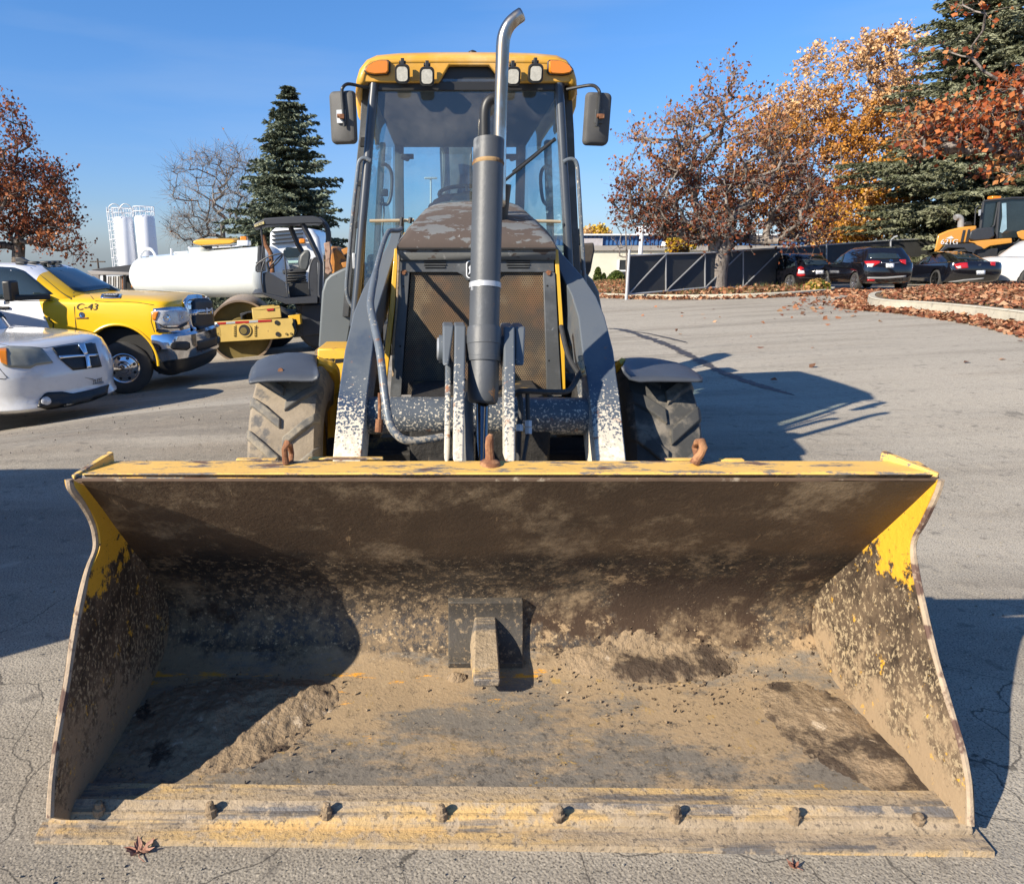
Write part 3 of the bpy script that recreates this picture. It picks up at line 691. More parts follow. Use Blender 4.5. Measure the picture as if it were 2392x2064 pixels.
mb.hexa([bot0, bot1, bot1+Vector((0, .19, -.02)), bot0+Vector((0, .19, -.02))], [bot0+Vector((.004, .004, -.03)), bot1+Vector((-.004, .004, -.03)), bot1+Vector((0, .17, -.055)), bot0+Vector((0, .17, -.055))])
mb.build('step_bracket', M_edge, bucket, bevel=.006)
# caked mud: left floor corner, right floor and back
def mud(name, u0, u1, t0, t1, fn, seed):
    nu, nt_ = 120, 90; Vv = []
    for j in range(nt_+1):
        for i in range(nu+1):
            u = u0+(u1-u0)*i/nu; t = t0+(t1-t0)*j/nt_
            h = fn(u, t); p = sheet_pt(u, t)
            n_ = mnoise.fractal(p*9+Vector((seed, 0, 0)), .8, 2.1, 3)*.32+.65; n2 = mnoise.fractal(p*34, .6, 2.1, 4)*.0055
            hh = h*(.35+n_)-.010*(h < .004)
            if h > .004: hh += n2
            Vv.append(sheet_pt(u, t, max(-.008, hh-.004)))
    w = nu+1; Ff = [(j*w+i, j*w+i+1, (j+1)*w+i+1, (j+1)*w+i) for j in range(nt_) for i in range(nu)]
    o = npmesh(name, Vv, Ff, M_mud, parent=bucket, smooth=True); o['kind'] = 'stuff'; return o
def bump2(u, t, cu, ct, su, st): return math.exp(-((u-cu)/su)**2-((t-ct)/st)**2)
mud('caked_mud', .0, .30, .02, .40, lambda u, t: .05*bump2(u, t, .12, .22, .10, .10)+.03*bump2(u, t, .22, .28, .05, .05)-.006, 2)
mud('caked_mud', .50, 1.0, .04, .66, lambda u, t: .032*bump2(u, t, .73, .38, .07, .05)+.022*bump2(u, t, .64, .42, .05, .06)+.02*bump2(u, t, .82, .42, .06, .08)+.028*bump2(u, t, .93, .22, .07, .13)+.016*bump2(u, t, .72, .50, .06, .06)+.02*bump2(u, t, .99, .1, .05, .1)-.008, 5)
mud('caked_mud', .42, .47, .32, .38, lambda u, t: .03*bump2(u, t, .445, .35, .014, .016)-.006, 9)
def crumbs(name, n, fn, m, parent, seed, r0=.002, r1=.009):
    rnd = random.Random(seed); mb = MB()
    for _ in range(n):
        p = fn(rnd); r = r0+(r1-r0)*rnd.random()**3
        q = [p+Vector((rnd.gauss(0, 1), rnd.gauss(0, 1), rnd.gauss(.3, .7))).normalized()*r*rnd.uniform(.7, 1.2) for _ in range(5)]
        mb.add([p+Vector((0, 0, -r*.6))]+q[:4]+[p+Vector((0, 0, r))], [(0, 1, 2), (0, 2, 3), (0, 3, 4), (0, 4, 1), (5, 2, 1), (5, 3, 2), (5, 4, 3), (5, 1, 4)])
    o = mb.build(name, m, parent); o['kind'] = 'stuff'; return o
def cr_fn(cu, ct, su, st): return lambda rnd: sheet_pt(min(.99, max(.01, rnd.gauss(cu, su))), min(.6, max(.05, rnd.gauss(ct, st))), .004)
crumbs('dirt_crumbs', 420, cr_fn(.15, .24, .09, .09), M_mud, bucket, 1)
crumbs('dirt_crumbs', 700, cr_fn(.74, .36, .12, .08), M_mud, bucket, 2)
crumbs('dirt_crumbs', 260, cr_fn(.5, .22, .25, .10), M_mud, bucket, 3, .0015, .005)
# hooks on the lip
def hook(pts, r, label=None):
    mb = MB(); mb.tube(pts, r, 10); o = mb.build('lifting_hook', M_rust, bucket, smooth=True)
    if label: o['label'] = label
yh = 2.0
hook([A(579, 938, yh), A(577, 925, yh), A(576, 908, yh), A(580, 896, yh), A(587, 902, yh+.03), A(590, 918, yh+.04), A(588, 938, yh+.02)], [.010, .009, .009, .009, .009, .008, .008])
hook([A(992, 940, yh), A(991, 920, yh), A(990, 900, yh), A(991, 886, yh), A(994, 878, yh)], [.016, .013, .0125, .0115, .006])
mb = MB(); mb.lathe(A(992, 936, yh), (0, 0, 1), [(-.01, .032), (.004, .028), (.012, .014)], 12, True); mb.build('weld_base', M_rust, bucket, smooth=True)
hook([A(1405, 938, yh), A(1412, 925, yh), A(1418, 918, yh), A(1423, 905, yh), A(1420, 893, yh), A(1411, 894, yh+.03), A(1406, 905, yh+.05), A(1410, 924, yh+.03)], [.015, .012, .011, .012, .011, .010, .009, .008])

# ---- loader arms
ND = Vector((0, .62, -.78))
def arm(outer, inner, Ys, name='loader_arm', thick=.20):
    mb = MB(); rings = []
    for (o_, i_, Y) in zip(outer, inner, Ys):
        a = A(o_[0], o_[1], Y); b = A(i_[0], i_[1], Y); th = thick
        rings.append([a, b, b+ND*th, a+ND*th])
    mb.loft(rings)
    return mb.build(name, M_arm, root, bevel=.006)
aYs = [2.55, 2.85, 3.10, 3.32, 3.52, 3.72, 3.90, 4.05, 4.15]
oL = [(668, 985), (673, 930), (684, 803), (698, 707), (716, 630), (734, 585), (761, 539), (784, 495), (792, 470)]
iL = [(728, 985), (731, 930), (743, 800), (755, 706), (762, 632), (779, 578), (792, 535), (806, 495), (812, 470)]
arm(oL, iL, aYs)
oR = [(1272, 985), (1267, 930), (1254, 803), (1241, 707), (1224, 640), (1207, 600), (1180, 560), (1140, 515), (1125, 495)]
iR = [(1211, 985), (1207, 930), (1193, 803), (1178, 707), (1170, 640), (1156, 595), (1138, 560), (1118, 515), (1106, 495)]
arm(oR, iR, aYs)
# torque tube
c0, c1 = A(742, 840, 3.16), A(1204, 842, 3.16)
mb = MB(); mb.cyl(c0, c1, .083, seg=32); mb.build('torque_tube', M_tubep, root, smooth=True)
# lever plates with bosses
def lever(x0, x1, xb0, xb1, top, bot, Yt, Yb, flat=False):
    mb = MB(); n = 8; rings = []
    for j in range(n+1):
        f = j/n; py = bot+(top-bot)*f; Y = Yb+(Yt-Yb)*f
        a = A(xb0+(x0-xb0)*f, py, Y); b = A(xb1+(x1-xb1)*f, py, Y); dp = .10+(.06 if py < 760 else 0)
        rings.append([a, b, b+Vector((0, dp, .0)), a+Vector((0, dp, 0))])
    mb.loft(rings); return mb.build('bucket_lever', M_lever, root, bevel=.007, seg=3)
lever(920, 943, 917, 938, 659, 935, 2.88, 2.40)
lever(896, 919, 896, 908, 659, 740, 2.90, 2.76)
lever(902, 914, 899, 909, 725, 935, 2.86, 2.42)
lever(1019, 1042, 1022, 1043, 661, 935, 2.88, 2.40)
lever(1042, 1063, 1042, 1060, 661, 740, 2.90, 2.80)
for x0, x1 in ((888, 897), (943, 951), (1010, 1019)):
    y_ = 706; a = A(x0, y_, 2.93); b = A(x1, y_, 2.93); mb = MB(); mb.cyl(a, b, .056, seg=24); mb.build('pivot_pin', M_lever, root, smooth=True)
mb = MB(); mb.lathe(A(888, 706, 2.93), (-1, 0, 0), [(0, .045), (.006, .045), (.008, .03)], 20, True); mb.build('pin_washer', M_steel, root, smooth=True)
# bucket cylinder
def seg_(pA, pB): return [pA, pB]
yt, yb = 3.02, 2.74
Pt = A(989, 287, yt); P1 = A(979.5, 662, 2.86); P2 = A(978.5, 732, 2.82); P3 = A(977, 806, 2.77); P4 = A(976, 816, 2.765); P5 = A(974, 960, 2.62)
M_cyl = mat('cylinder_grey_paint', lin(.062, .067, .074), .5, var=.2, vs=5, layers=[
    dict(col=lin(.19, .20, .21), s=9, t=.64, w=.06, d=12, rough=.7, st=(1, 1, .5)), dict(col=lin(.27, .14, .06), s=16, t=.70, w=.03, d=10, rough=.9),], bump=.1, bs=60)
mb = MB(); mb.tube([Pt, Pt.lerp(P1, .12), Pt.lerp(P1, .5), P1], [.0595, .0595, .0592, .059], 40); cyl = mb.build('cylinder_barrel', M_cyl, root, smooth=True)
gp_ = [P1.lerp(Pt, .004), P1, P1.lerp(P2, .12), P1.lerp(P2, .5), P1.lerp(P2, .52), P2.lerp(P1, .14), P2.lerp(P1, .13), P2, P2.lerp(P3, .012), P2.lerp(P3, .8), P3, P3.lerp(P4, .6), P4]
mb = MB(); mb.tube(gp_, [.0595, .0635, .0675, .0680, .0665, .0660, .0680, .0670, .0610, .0605, .0595, .056, .049], 40); mb.build('cylinder_gland', M_cyl, cyl, smooth=True, auto=25)
mb = MB(); mb.lathe(Pt, Pt-P1, [(-.012, .0598), (.004, .0598), (.004, .054), (-.004, .052)], 40, True); mb.build('barrel_rim', M_cyl, cyl, smooth=True)
t_ = .115; ring = Pt.lerp(P1, .115); mb = MB(); mb.lathe(ring, P1-Pt, [(-.006, .0597), (0, .0622), (.005, .0622), (.010, .0597)], 40); mb.build('weld_ring', mat('rusty_tan_weld', lin(.30, .19, .085), .85, var=.4, vs=30, layers=[dict(col=lin(.15, .08, .04), s=25, t=.55, w=.06)]), cyl, smooth=True)
mb = MB(); mb.tube([P4, P5], .0245, 24); mb.build('cylinder_rod', mat('dark_chrome_rod', lin(.16, .16, .17), .12, 1.0), root, smooth=True)
rc = Pt.lerp(P1, .775); mb = MB(); mb.lathe(rc, P1-Pt, [(-.010, .0590), (-.010, .0625), (.010, .0625), (.010, .0590)], 36); s_ = A(962, 579, 2.86); 
hc = mb.build('hose_clamp', M_steel, cyl, smooth=True, auto=30)
mb = MB(); mb.box(A(964, 581, 2.868), (.042, .018, .026)); mb.cyl(A(955, 578, 2.862), A(973, 578, 2.862), .007, seg=8); mb.build('clamp_screw', M_steel, hc, bevel=.002)
# boss plates between cylinder and levers
mb = MB(); mb.lathe(A(1003, 706, 2.9), (1, 0, 0), [(0, .05), (.03, .056), (.032, .02)], 24, True); mb.build('trunnion', M_cyl, cyl, smooth=True)
# hoses round the cylinder foot
M_hose = mat('black_hose', lin(.028), .6, var=.3, vs=40)
mb = MB(); mb.tube([A(947, 795, 2.9), A(947, 815, 2.86), A(947, 870, 2.75), A(947, 940, 2.6)], [.010, .021, .022, .022], 14); h = mb.build('wrapped_hose', mat('canvas_hose', lin(.11, .11, .105), .9, var=.3, vs=20), root, smooth=True)
mb = MB()
for k_ in range(7):
    c = A(947, 820+k_*18, 2.85-.03*k_); mb.lathe(c, (0, .3, 1), [(-.004, .0225), (0, .0245), (.004, .0225)], 14)
mb.build('hose_wrap', M_hose, h, smooth=True)
M_pipe = mat('steel_pipe_paint', lin(.13, .15, .17), .4, .2, var=.25, vs=8, layers=[dict(col=lin(.45, .40, .32), s=60, t=.62, w=.03, z=[(1.1, .6, .16)]), dict(col=lin(.25, .11, .05), s=13, t=.64, w=.04, z=[(1.0, .6, .06)])])
pth = [(812, 462, 3.9), (806, 466, 3.88), (790, 467, 3.85), (783, 474, 3.8), (774, 497, 3.68), (761, 546, 3.42), (751, 600, 3.22), (750, 622, 3.15), (757, 658, 3.04), (769, 715, 2.92), (777, 787, 2.82), (784, 835, 2.78), (793, 866, 2.76), (813, 887, 2.75), (838, 892, 2.76), (868, 889, 2.78), (896, 884, 2.80)]
mb = MB(); mb.tube(smoothpath([A(*q) for q in pth], 5), [.0125 if i < 26 else .0165 for i in range(len(smoothpath([A(*q) for q in pth], 5)))], 12); mb.build('hydraulic_pipe', M_pipe, root, smooth=True)
for pp, r_ in (([(768, 795, 2.9), (768, 850, 2.86)], .007), ([(768, 848, 2.86), (766, 874, 2.85)], .016)):
    mb = MB(); mb.cyl(A(*pp[0]), A(*pp[1]), r_, seg=10); mb.build('indicator_rod', M_rust, root, smooth=True)
mb = MB()
for pth, r_ in (([(1042, 797, 3.02), (1056, 791, 3.0), (1110, 793, 3.02), (1145, 792, 3.05), (1158, 782, 3.1), (1172, 758, 3.2), (1185, 744, 3.25)], .012),
                ([(1050, 793, 3.02), (1054, 830, 3.0), (1050, 870, 2.98), (1049, 940, 2.95)], .012),
                ([(1067, 793, 3.02), (1068, 840, 3.0), (1069, 868, 2.98), (1066, 890, 2.95), (1058, 940, 2.9)], .009),
                ([(1176, 763, 3.3), (1150, 720, 3.45), (1135, 660, 3.6)], .012)):
    mb.tube(smoothpath([A(*q) for q in pth], 5), r_, 10)
mb.build('hydraulic_hose', M_hose, root, smooth=True)
mb = MB()
for q in ((1069, 858), (1069, 872), (1051, 866)): mb.cyl(A(q[0], q[1]-7, 2.97), A(q[0], q[1]+6, 2.96), .016, seg=6)
mb.build('hose_fitting', M_steel, root, smooth=True, auto=30)
mb = MB(); mb.tube([A(1174, 720, 3.2), A(1178, 742, 3.18), A(1182, 760, 3.15)], .011, 8); mb.tube([A(1172, 733, 3.18), A(1180, 752, 3.14)], .009, 8); mb.build('bare_fitting', M_edge, root, smooth=True)

# ---- grille face, mesh, louvres
GYt, GYb = 3.80, 3.72
def gf(px, py, d=0):
    f = (py-502)/(800-502); return A(px, py, GYt+(GYb-GYt)*f)+Vector((0, -d, 0))
M_mesh = mat('rusty_perforated_mesh', lin(.14, .085, .04), .75, .2, var=.3, vs=4, layers=[dict(col=lin(.075, .06, .045), s=3, t=.5, w=.1, d=8), dict(col=lin(.20, .10, .045), s=5, t=.60, w=.10, d=8, a=.7), dict(col=lin(.22, .16, .09), s=4, t=.6, w=.1, d=8)])
def holes(m, pitch):
    "regular punched holes in a staggered pattern"
    n = m.node_tree; N = n.nodes; L = n.links; p = N['Principled BSDF']; tc = N.new('ShaderNodeTexCoord')
    sp = N.new('ShaderNodeSeparateXYZ'); L.new(tc.outputs['Object'], sp.inputs[0])
    def M_(op, a, b=None, c=None):
        k = N.new('ShaderNodeMath'); k.operation = op
        for i, q in enumerate((a, b, c)):
            if q is None: continue
            if isinstance(q, (int, float)): k.inputs[i].default_value = q
            else: L.new(q, k.inputs[i])
        return k.outputs[0]
    def grid(ox, oz):
        x = M_('SUBTRACT', M_('FRACT', M_('MULTIPLY_ADD', sp.outputs[0], 1/pitch, ox)), .5)
        z = M_('MULTIPLY', M_('SUBTRACT', M_('FRACT', M_('MULTIPLY_ADD', sp.outputs[2], 1/(pitch*1.732), oz)), .5), 1.732)
        return M_('ADD', M_('MULTIPLY', x, x), M_('MULTIPLY', z, z))
    d = M_('MINIMUM', grid(0, 0), grid(.5, .5)); h = M_('LESS_THAN', d, .088)
    src = p.inputs['Base Color'].links[0].from_socket
    mx = N.new('ShaderNodeMix'); mx.data_type = 'RGBA'; L.new(h, mx.inputs[0]); L.new(src, mx.inputs[6]); mx.inputs[7].default_value = lin(.012); L.new(mx.outputs[2], p.inputs['Base Color'])
    return m
holes(M_mesh, .0115)
mb = MB(); q = [gf(832, 548), gf(1102, 548), gf(1112, 800), gf(812, 800)]; mb.add([p+Vector((0, .02, 0)) for p in q], [(0, 1, 2, 3)]); mb.build('grille_mesh', M_mesh, root)
def plate(name, pts, th, m, parent, bevel=.003, d=0):
    mb = MB(); mb.prism([gf(a, b, d) for a, b in pts], (0, th, 0)); return mb.build(name, m, parent, bevel=bevel)
face = plate('grille_surround', [(808, 503), (1120, 503), (1122, 551), (1098, 551), (1012, 551), (1005, 556), (995, 566), (945, 568), (935, 556), (925, 551), (838, 551), (806, 551)], .03, M_slate, root)
plate('grille_stile', [(806, 551.3), (829, 551.3), (825, 610), (818, 700), (812, 802), (789, 802), (797, 700)], .03, M_slate, root, d=.004)
plate('grille_stile', [(1099, 551.3), (1123, 551.3), (1131, 700), (1137, 802), (1107, 802), (1104, 700)], .03, M_slate, root, d=.004)
for cx0, cx1 in ((858, 903), (1025, 1072)):
    for k_ in range(6):
        y_ = 515+k_*5.2; x0, x1 = cx0+(2 if k_ in (0, 5) else 0), cx1-(2 if k_ in (0, 5) else 0)
        mb = MB(); mb.prism([gf(x0, y_, .002), gf(x1, y_, .002), gf(x1, y_+2.4, .002), gf(x0, y_+2.4, .002)], (0, .004, 0)); mb.build('louvre_slot', M_dark, face)
        mb = MB(); mb.hexa([gf(x0, y_-.4, .001), gf(x1, y_-.4, .001), gf(x1, y_-.2, .008), gf(x0, y_-.2, .008)], [gf(x0, y_-2.2, .001), gf(x1, y_-2.2, .001), gf(x1, y_-2.2, .002), gf(x0, y_-2.2, .002)]); mb.build('louvre_lip', M_slate, face)
for px, py in ((817, 552), (1110, 553)):
    mb = MB(); mb.lathe(gf(px, py, 0), (0, -1, 0), [(0, .017), (.003, .017), (.004, .011), (.013, .010)], 6, True); mb.build('rusty_bolt', M_rust, face, smooth=True, auto=30)
for px, py in ((818, 502), (834, 502), (912, 502), (1070, 502), (1086, 502)):
    mb = MB(); mb.lathe(gf(px, py, .002), (0, -1, 0), [(0, .007), (.003, .005)], 10, True); mb.build('rivet', M_steel, face, smooth=True)
for px, py in ((816, 579), (1092+15, 578), (810, 700), (1110, 729)):
    mb = MB(); mb.lathe(gf(px, py, .006), (0, -1, 0), [(0, .005), (.001, .004)], 8, True); mb.build('bolt_hole', M_dark, face)
# badge: rounded shield with white outline, mostly behind the cylinder
mb = MB(); cxb, cyb = 967, 545
def rr(w, h, r, n=5):
    out = []
    for qx, qy, a0 in ((1, 1, 0), (-1, 1, 90), (-1, -1, 180), (1, -1, 270)):
        for k_ in range(n+1):
            a = radians(a0+90*k_/n); out.append((qx*(w-r)+r*cos(a), qy*(h-r)+r*sin(a)))
    return out
mb = MB(); mb.prism([gf(cxb+x, cyb+y, .008) for x, y in rr(24, 18, 7)], (0, .008, 0)); bd_ = mb.build('badge', M_white, face)
mb = MB(); mb.prism([gf(cxb+x, cyb+y, .0095) for x, y in rr(22, 16, 6)], (0, .002, 0)); mb.build('badge_field', M_black, bd_)
mb = MB(); mb.prism([gf(a, b, .0105) for a, b in ((947, 556), (950, 548), (948, 541), (952, 536), (953, 541), (957, 545), (966, 546), (974, 544), (982, 548), (986, 556), (980, 551), (972, 551), (960, 552), (953, 551))], (0, .001, 0)); mb.build('badge_mark', M_white, bd_)
# radiator box behind the face so the mesh is closed
mb = MB(); q = [gf(806, 506, -.05), gf(1122, 506, -.05), gf(1136, 800, -.05), gf(792, 800, -.05)]; mb.hexa(q, [p+Vector((0, .6, 0)) for p in q]); mb.build('radiator_housing', M_dark, root)
# yellow side strips of the bonnet
mb = MB(); a = [(798, 503), (806, 503), (799, 620), (790, 700), (783, 770), (776, 770), (780, 690), (788, 620)]
mb.prism([gf(x, y, -.004) for x, y in a], (0, .05, 0)); mb.build('side_panel', M_yel, root, bevel=.003)
mb = MB(); a = [(1122, 503), (1130, 505), (1138, 620), (1143, 700), (1145, 790), (1138, 790), (1134, 700), (1128, 600)]
mb.prism([gf(x, y, -.004) for x, y in a], (0, .05, 0)); mb.build('side_panel', M_yel, root, bevel=.003)
mb = MB(); mb.tube(smoothpath([gf(808, 510, .02), gf(806, 560, .02), gf(803, 620, .03), (gf(797, 690, .03)), gf(796, 760, .02)], 6), [.006+.003*abs(mnoise.noise(Vector((i, 0, 0)))) for i in range(25)], 8); mb.build('rubber_seal', M_mud, root, smooth=True)
mb = MB()
for k_ in range(4): mb.tube(smoothpath([gf(768+5*k_, 720+6*k_, -.02), gf(778+3*k_, 700+4*k_, -.05), gf(786, 650+12*k_, -.08), gf(790, 600, -.1)], 5), .009, 8)
mb.build('engine_hose', M_hose, root, smooth=True)
# bonnet sides
mb = MB(); mb.hexa([gf(790, 700, -.08), gf(800, 503, -.08), gf(802, 503, -.08), gf(792, 700, -.08)], [A(812, 640, 4.6), A(818, 470, 4.6), A(820, 470, 4.6), A(814, 640, 4.6)]); mb.build('engine_side_cover', M_yel, root)
# ---- bonnet (loft)
def hs_(px_l, px_r, px_tl, px_tr, py_b, py_t, Y):
    a = A(px_l, py_b, Y); b = A(px_tl, py_t, Y); c = A(px_tr, py_t, Y); d = A(px_r, py_b, Y)
    m1 = b+(a-b)*.12+Vector((0, 0, .006)); m2 = c+(d-c)*.12+Vector((0, 0, .006))
    ring = [a+Vector((0, 0, -.06)), a, m1]
    for k_ in range(7):
        f = k_/6; p = b.lerp(c, .04+f*.92); p.z += .014*sin(pi*f); ring.append(p)
    ring += [m2, d, d+Vector((0, 0, -.06))]
    return ring
secs = [hs_(803, 1125, 806, 1122, 501, 497, 3.775), hs_(804, 1124, 818, 1110, 497, 479, 3.80), hs_(806, 1122, 832, 1092, 490, 461, 3.90), hs_(810, 1118, 845, 1075, 482, 444, 4.08), hs_(818, 1112, 856, 1062, 474, 430, 4.28), hs_(822, 1106, 866, 1053, 466, 420, 4.5), hs_(826, 1100, 884, 1040, 460, 411, 4.72), hs_(828, 1098, 890, 1034, 458, 409, 4.95)]
mb = MB(); mb.loft(secs, caps=True, closed=False); hood = mb.build('bonnet', M_hoodp, root, smooth=True, auto=60)
sm = hood.modifiers.new('solid', 'SOLIDIFY'); sm.thickness = .012
mb = MB(); mb.beam(A(803, 503, 3.77), A(1125, 503, 3.77), .02, .008); mb.build('bonnet_gap', M_dark, root)

# ---- chassis between the arms
M_chas = mat('grimy_chassis', lin(.02, .018, .016), .8, var=.5, vs=7, layers=[dict(col=lin(.22, .14, .04), s=6, t=.62, w=.05, d=10)], bump=.6, bs=20, bd=.02)
mb = MB(); mb.box((XM, 4.6, .62), (.62, 3.0, .42)); mb.box((XM, 3.62, .40), (1.35, .20, .20)); mb.box((XM-.16, 3.3, .50), (.14, .5, .2)); mb.box((XM+.2, 3.25, .46), (.2, .4, .16)); mb.build('chassis', M_chas, root, bevel=.01)
mb = MB(); mb.cyl((XM-.75, 3.65, .46), (XM+.75, 3.65, .46), .085, seg=16); mb.build('front_axle', M_chas, root, smooth=True)
mb = MB(); mb.box((XM, 3.34, .40), (.50, .06, .28)); mb.build('front_guard', M_chas, root, bevel=.01)

# ---- front wheels
def tyre(name, c, R, Rr, w, parent, matr, lugs=18, lug_h=.028, flip=1, lugw=.055):
    c = Vector(c); mb = MB(); hw = w/2
    prof = [(-hw*.62, Rr), (-hw*.95, Rr+.03), (-hw*1.04, (Rr+R)*.5), (-hw*.98, R-.07), (-hw*.86, R-.035), (-hw*.5, R-.026), (0, R-.022), (hw*.5, R-.026), (hw*.86, R-.035), (hw*.98, R-.07), (hw*1.04, (Rr+R)*.5), (hw*.95, Rr+.03), (hw*.62, Rr)]
    mb.lathe(c, (1, 0, 0), prof, 64); t = mb.build(name, matr, parent, smooth=True)
    mb = MB()
    for k_ in range(lugs):
        for sd_ in (-1, 1):
            a0 = 2*pi*(k_+(.5 if sd_ > 0 else 0))/lugs
            rows = []
            st = [(.04, .0, 0), (.25, .10, 0), (.55, .25, 0), (.86, .40, -.012), (1.0, .45, -.05)]
            for (u, da, dr) in st:
                a = a0-da*flip*.62; rr_ = R-.004+dr; wd = lugw/R/2
                ps = []
                for (aa, r_) in ((a-wd*1.15, rr_-lug_h-.006), (a-wd*.85, rr_), (a+wd*.85, rr_), (a+wd*1.15, rr_-lug_h-.006)):
                    ps.append(c+Vector((sd_*u*hw, cos(aa)*r_, sin(aa)*r_)))
                rows.append(ps)
            mb.loft(rows)
    mb.build('tread_lugs', M_lug if matr is M_mudtyre else matr, t, bevel=.006)
    mb = MB(); mb.lathe(c, (1, 0, 0), [(-hw*.6, Rr), (-hw*.45, Rr-.02), (-hw*.1, Rr-.05), (-hw*.1, .12), (0, .1), (hw*.1, .12), (hw*.1, Rr-.05), (hw*.45, Rr-.02), (hw*.6, Rr)], 40); mb.build('rim', M_rimy, t, smooth=True)
    return t
M_mudtyre = mat('muddy_tyre', lin(.25, .205, .15), .95, var=.3, vs=9, layers=[dict(col=lin(.10, .095, .09), s=8, t=.58, w=.06, d=10)], bump=.6, bs=40, bd=.006)
M_lug = mat('tyre_lug_rubber', lin(.12, .115, .105), .9, var=.35, vs=14, layers=[dict(col=lin(.27, .23, .17), s=10, t=.50, w=.1, d=10)], bump=.6, bs=60, bd=.004)
M_rimy = mat('rim_yellow', lin(.30, .19, .04), .7, var=.4, vs=6)
tyre('front_tyre', (XM-.895, 3.62, .475), .485, .24, .335, root, M_mudtyre, 17, .03, 1)
M_shadedclean = mat('shaded_bare_rubber_tyre', lin(.050, .050, .048), .85, var=.3, vs=9, layers=[dict(col=lin(.22, .19, .15), s=7, t=.60, w=.08, d=10, x=[(.9, 1.3, .06)], a=.8)], bump=.4, bs=60, bd=.003)  # clean rubber, darkened further with the machine's shade put into the colour
tyre('front_tyre', (XM+.865, 3.62, .475), .485, .24, .335, root, M_shadedclean, 15, .03, 1, .085)
# rear wheels, mostly hidden
tyre('rear_tyre', (XM-.80, 5.75, .66), .66, .33, .38, root, M_mudtyre, 22, .035, 1, .07)
tyre('rear_tyre', (XM+.78, 5.75, .66), .66, .33, .38, root, M_mudtyre, 22, .035, 1, .07)

# ---- front mudguards
M_guard = mat('mudguard_plastic', lin(.055, .062, .075), .5, var=.2, vs=6, layers=[dict(col=lin(.25, .26, .27), s=20, t=.7, w=.02)], bump=.1, bs=50)
def guard(cols, name='mudguard'):
    "cols: list of (px, py_top, py_bottom) left to right; the top edge is at the back"
    mb = MB(); R1 = []
    for px, pt_, pb in cols:
        row = []
        for k_ in range(7):
            f = k_/6; Y = 3.62-.44*f; py = pt_+(pb-pt_)*(f**1.3)
            row.append(A(px+(0), py, Y))
        R1.append(row)
    # the rear half curves down behind the wheel
    R2 = [[p for p in r] for r in R1]
    for r in R1:
        b = r[0]; 
        for k_ in range(1, 5): r.insert(0, Vector((b.x, b.y+.12*k_, b.z-.02*k_*k_)))
    mb.loft(R1, caps=False, closed=False); o = mb.build(name, M_guard, root, smooth=True, auto=80)
    s = o.modifiers.new('s', 'SOLIDIFY'); s.thickness = .012
    return o
gl = guard([(503, 760, 772), (508, 745, 772), (520, 730, 770), (545, 719, 768), (580, 713, 767), (610, 713, 768), (632, 717, 768), (640, 722, 765), (642, 728, 758)])
mb = MB(); mb.lathe(A(568, 750, 3.30), (0, -1, .4), [(0, .014), (.008, .011)], 8, True); mb.build('guard_bolt', M_rust, gl)
guard([(1262, 731, 742), (1266, 726, 752), (1276, 723.5, 764), (1295, 723, 769), (1320, 724, 768), (1345, 728, 768), (1370, 733, 768), (1395, 744, 768), (1412, 755, 768), (1422, 763, 768)])
# yellow guard brackets and side frames
mb = MB(); mb.tube(smoothpath([A(640, 733, 3.6), A(655, 738, 3.62), (A(672, 748, 3.66)), A(676, 790, 3.8), A(676, 940, 3.8)], 5), [.03]*8+[.035]*13, 8); mb.build('guard_bracket', M_yel, root, smooth=True)
mb = MB(); mb.tube(smoothpath([A(1262, 733, 3.55), A(1252, 742, 3.58), A(1246, 756, 3.62), A(1247, 800, 3.7)], 5), .026, 8); mb.build('guard_bracket', M_yel, root, smooth=True)
mb = MB(); mb.prism([A(642, 705, 4.3), A(705, 705, 4.3), A(700, 800, 4.25), A(680, 800, 4.25), A(677, 755, 4.28), (A(642, 740, 4.3))], (0, .35, 0)); fb = mb.build('tool_box', M_yel, root, bevel=.01)
for k_, (a, b) in enumerate(((650, 664), (667, 676), (679, 698))):
    mb = MB(); mb.prism([A(a, 726, 4.29), A(b, 725, 4.29), A(b-2, 733, 4.29), A(a-2, 735, 4.29)], (0, -.004, 0)); mb.build('decal_block', M_black, fb)
for dx in (-.6, .6):
    mb = MB(); mb.box((XM+dx, 3.92, .55), (.16, .5, .5)); mb.build('side_frame', M_chas, root, bevel=.02)

# ---- rear fenders
M_fend = mat('fender_grey', lin(.115, .13, .135), .5, var=.1, vs=2, layers=[dict(col=lin(.05, .05, .055), s=30, t=.70, w=.01)])
Yf = 5.0
for pts in ([(644, 704), (703, 703), (722, 590), (722, 540), (708, 538), (690, 545), (668, 556), (658, 566), (651, 590)],
            [(1150, 700), (1226, 700), (1221, 640), (1212, 590), (1200, 566), (1185, 552), (1168, 543), (1150, 540)]):
    mb = MB(); mb.prism([A(a, b, Yf) for a, b in pts], (0, .75, .02)); mb.build('rear_fender', M_fend, root, bevel=.015, seg=3)
mb = MB(); mb.box(A(672, 712, 4.95)+Vector((0, .1, 0)), (.22, .3, .03)); mb.build('step_plate', M_mud, root)
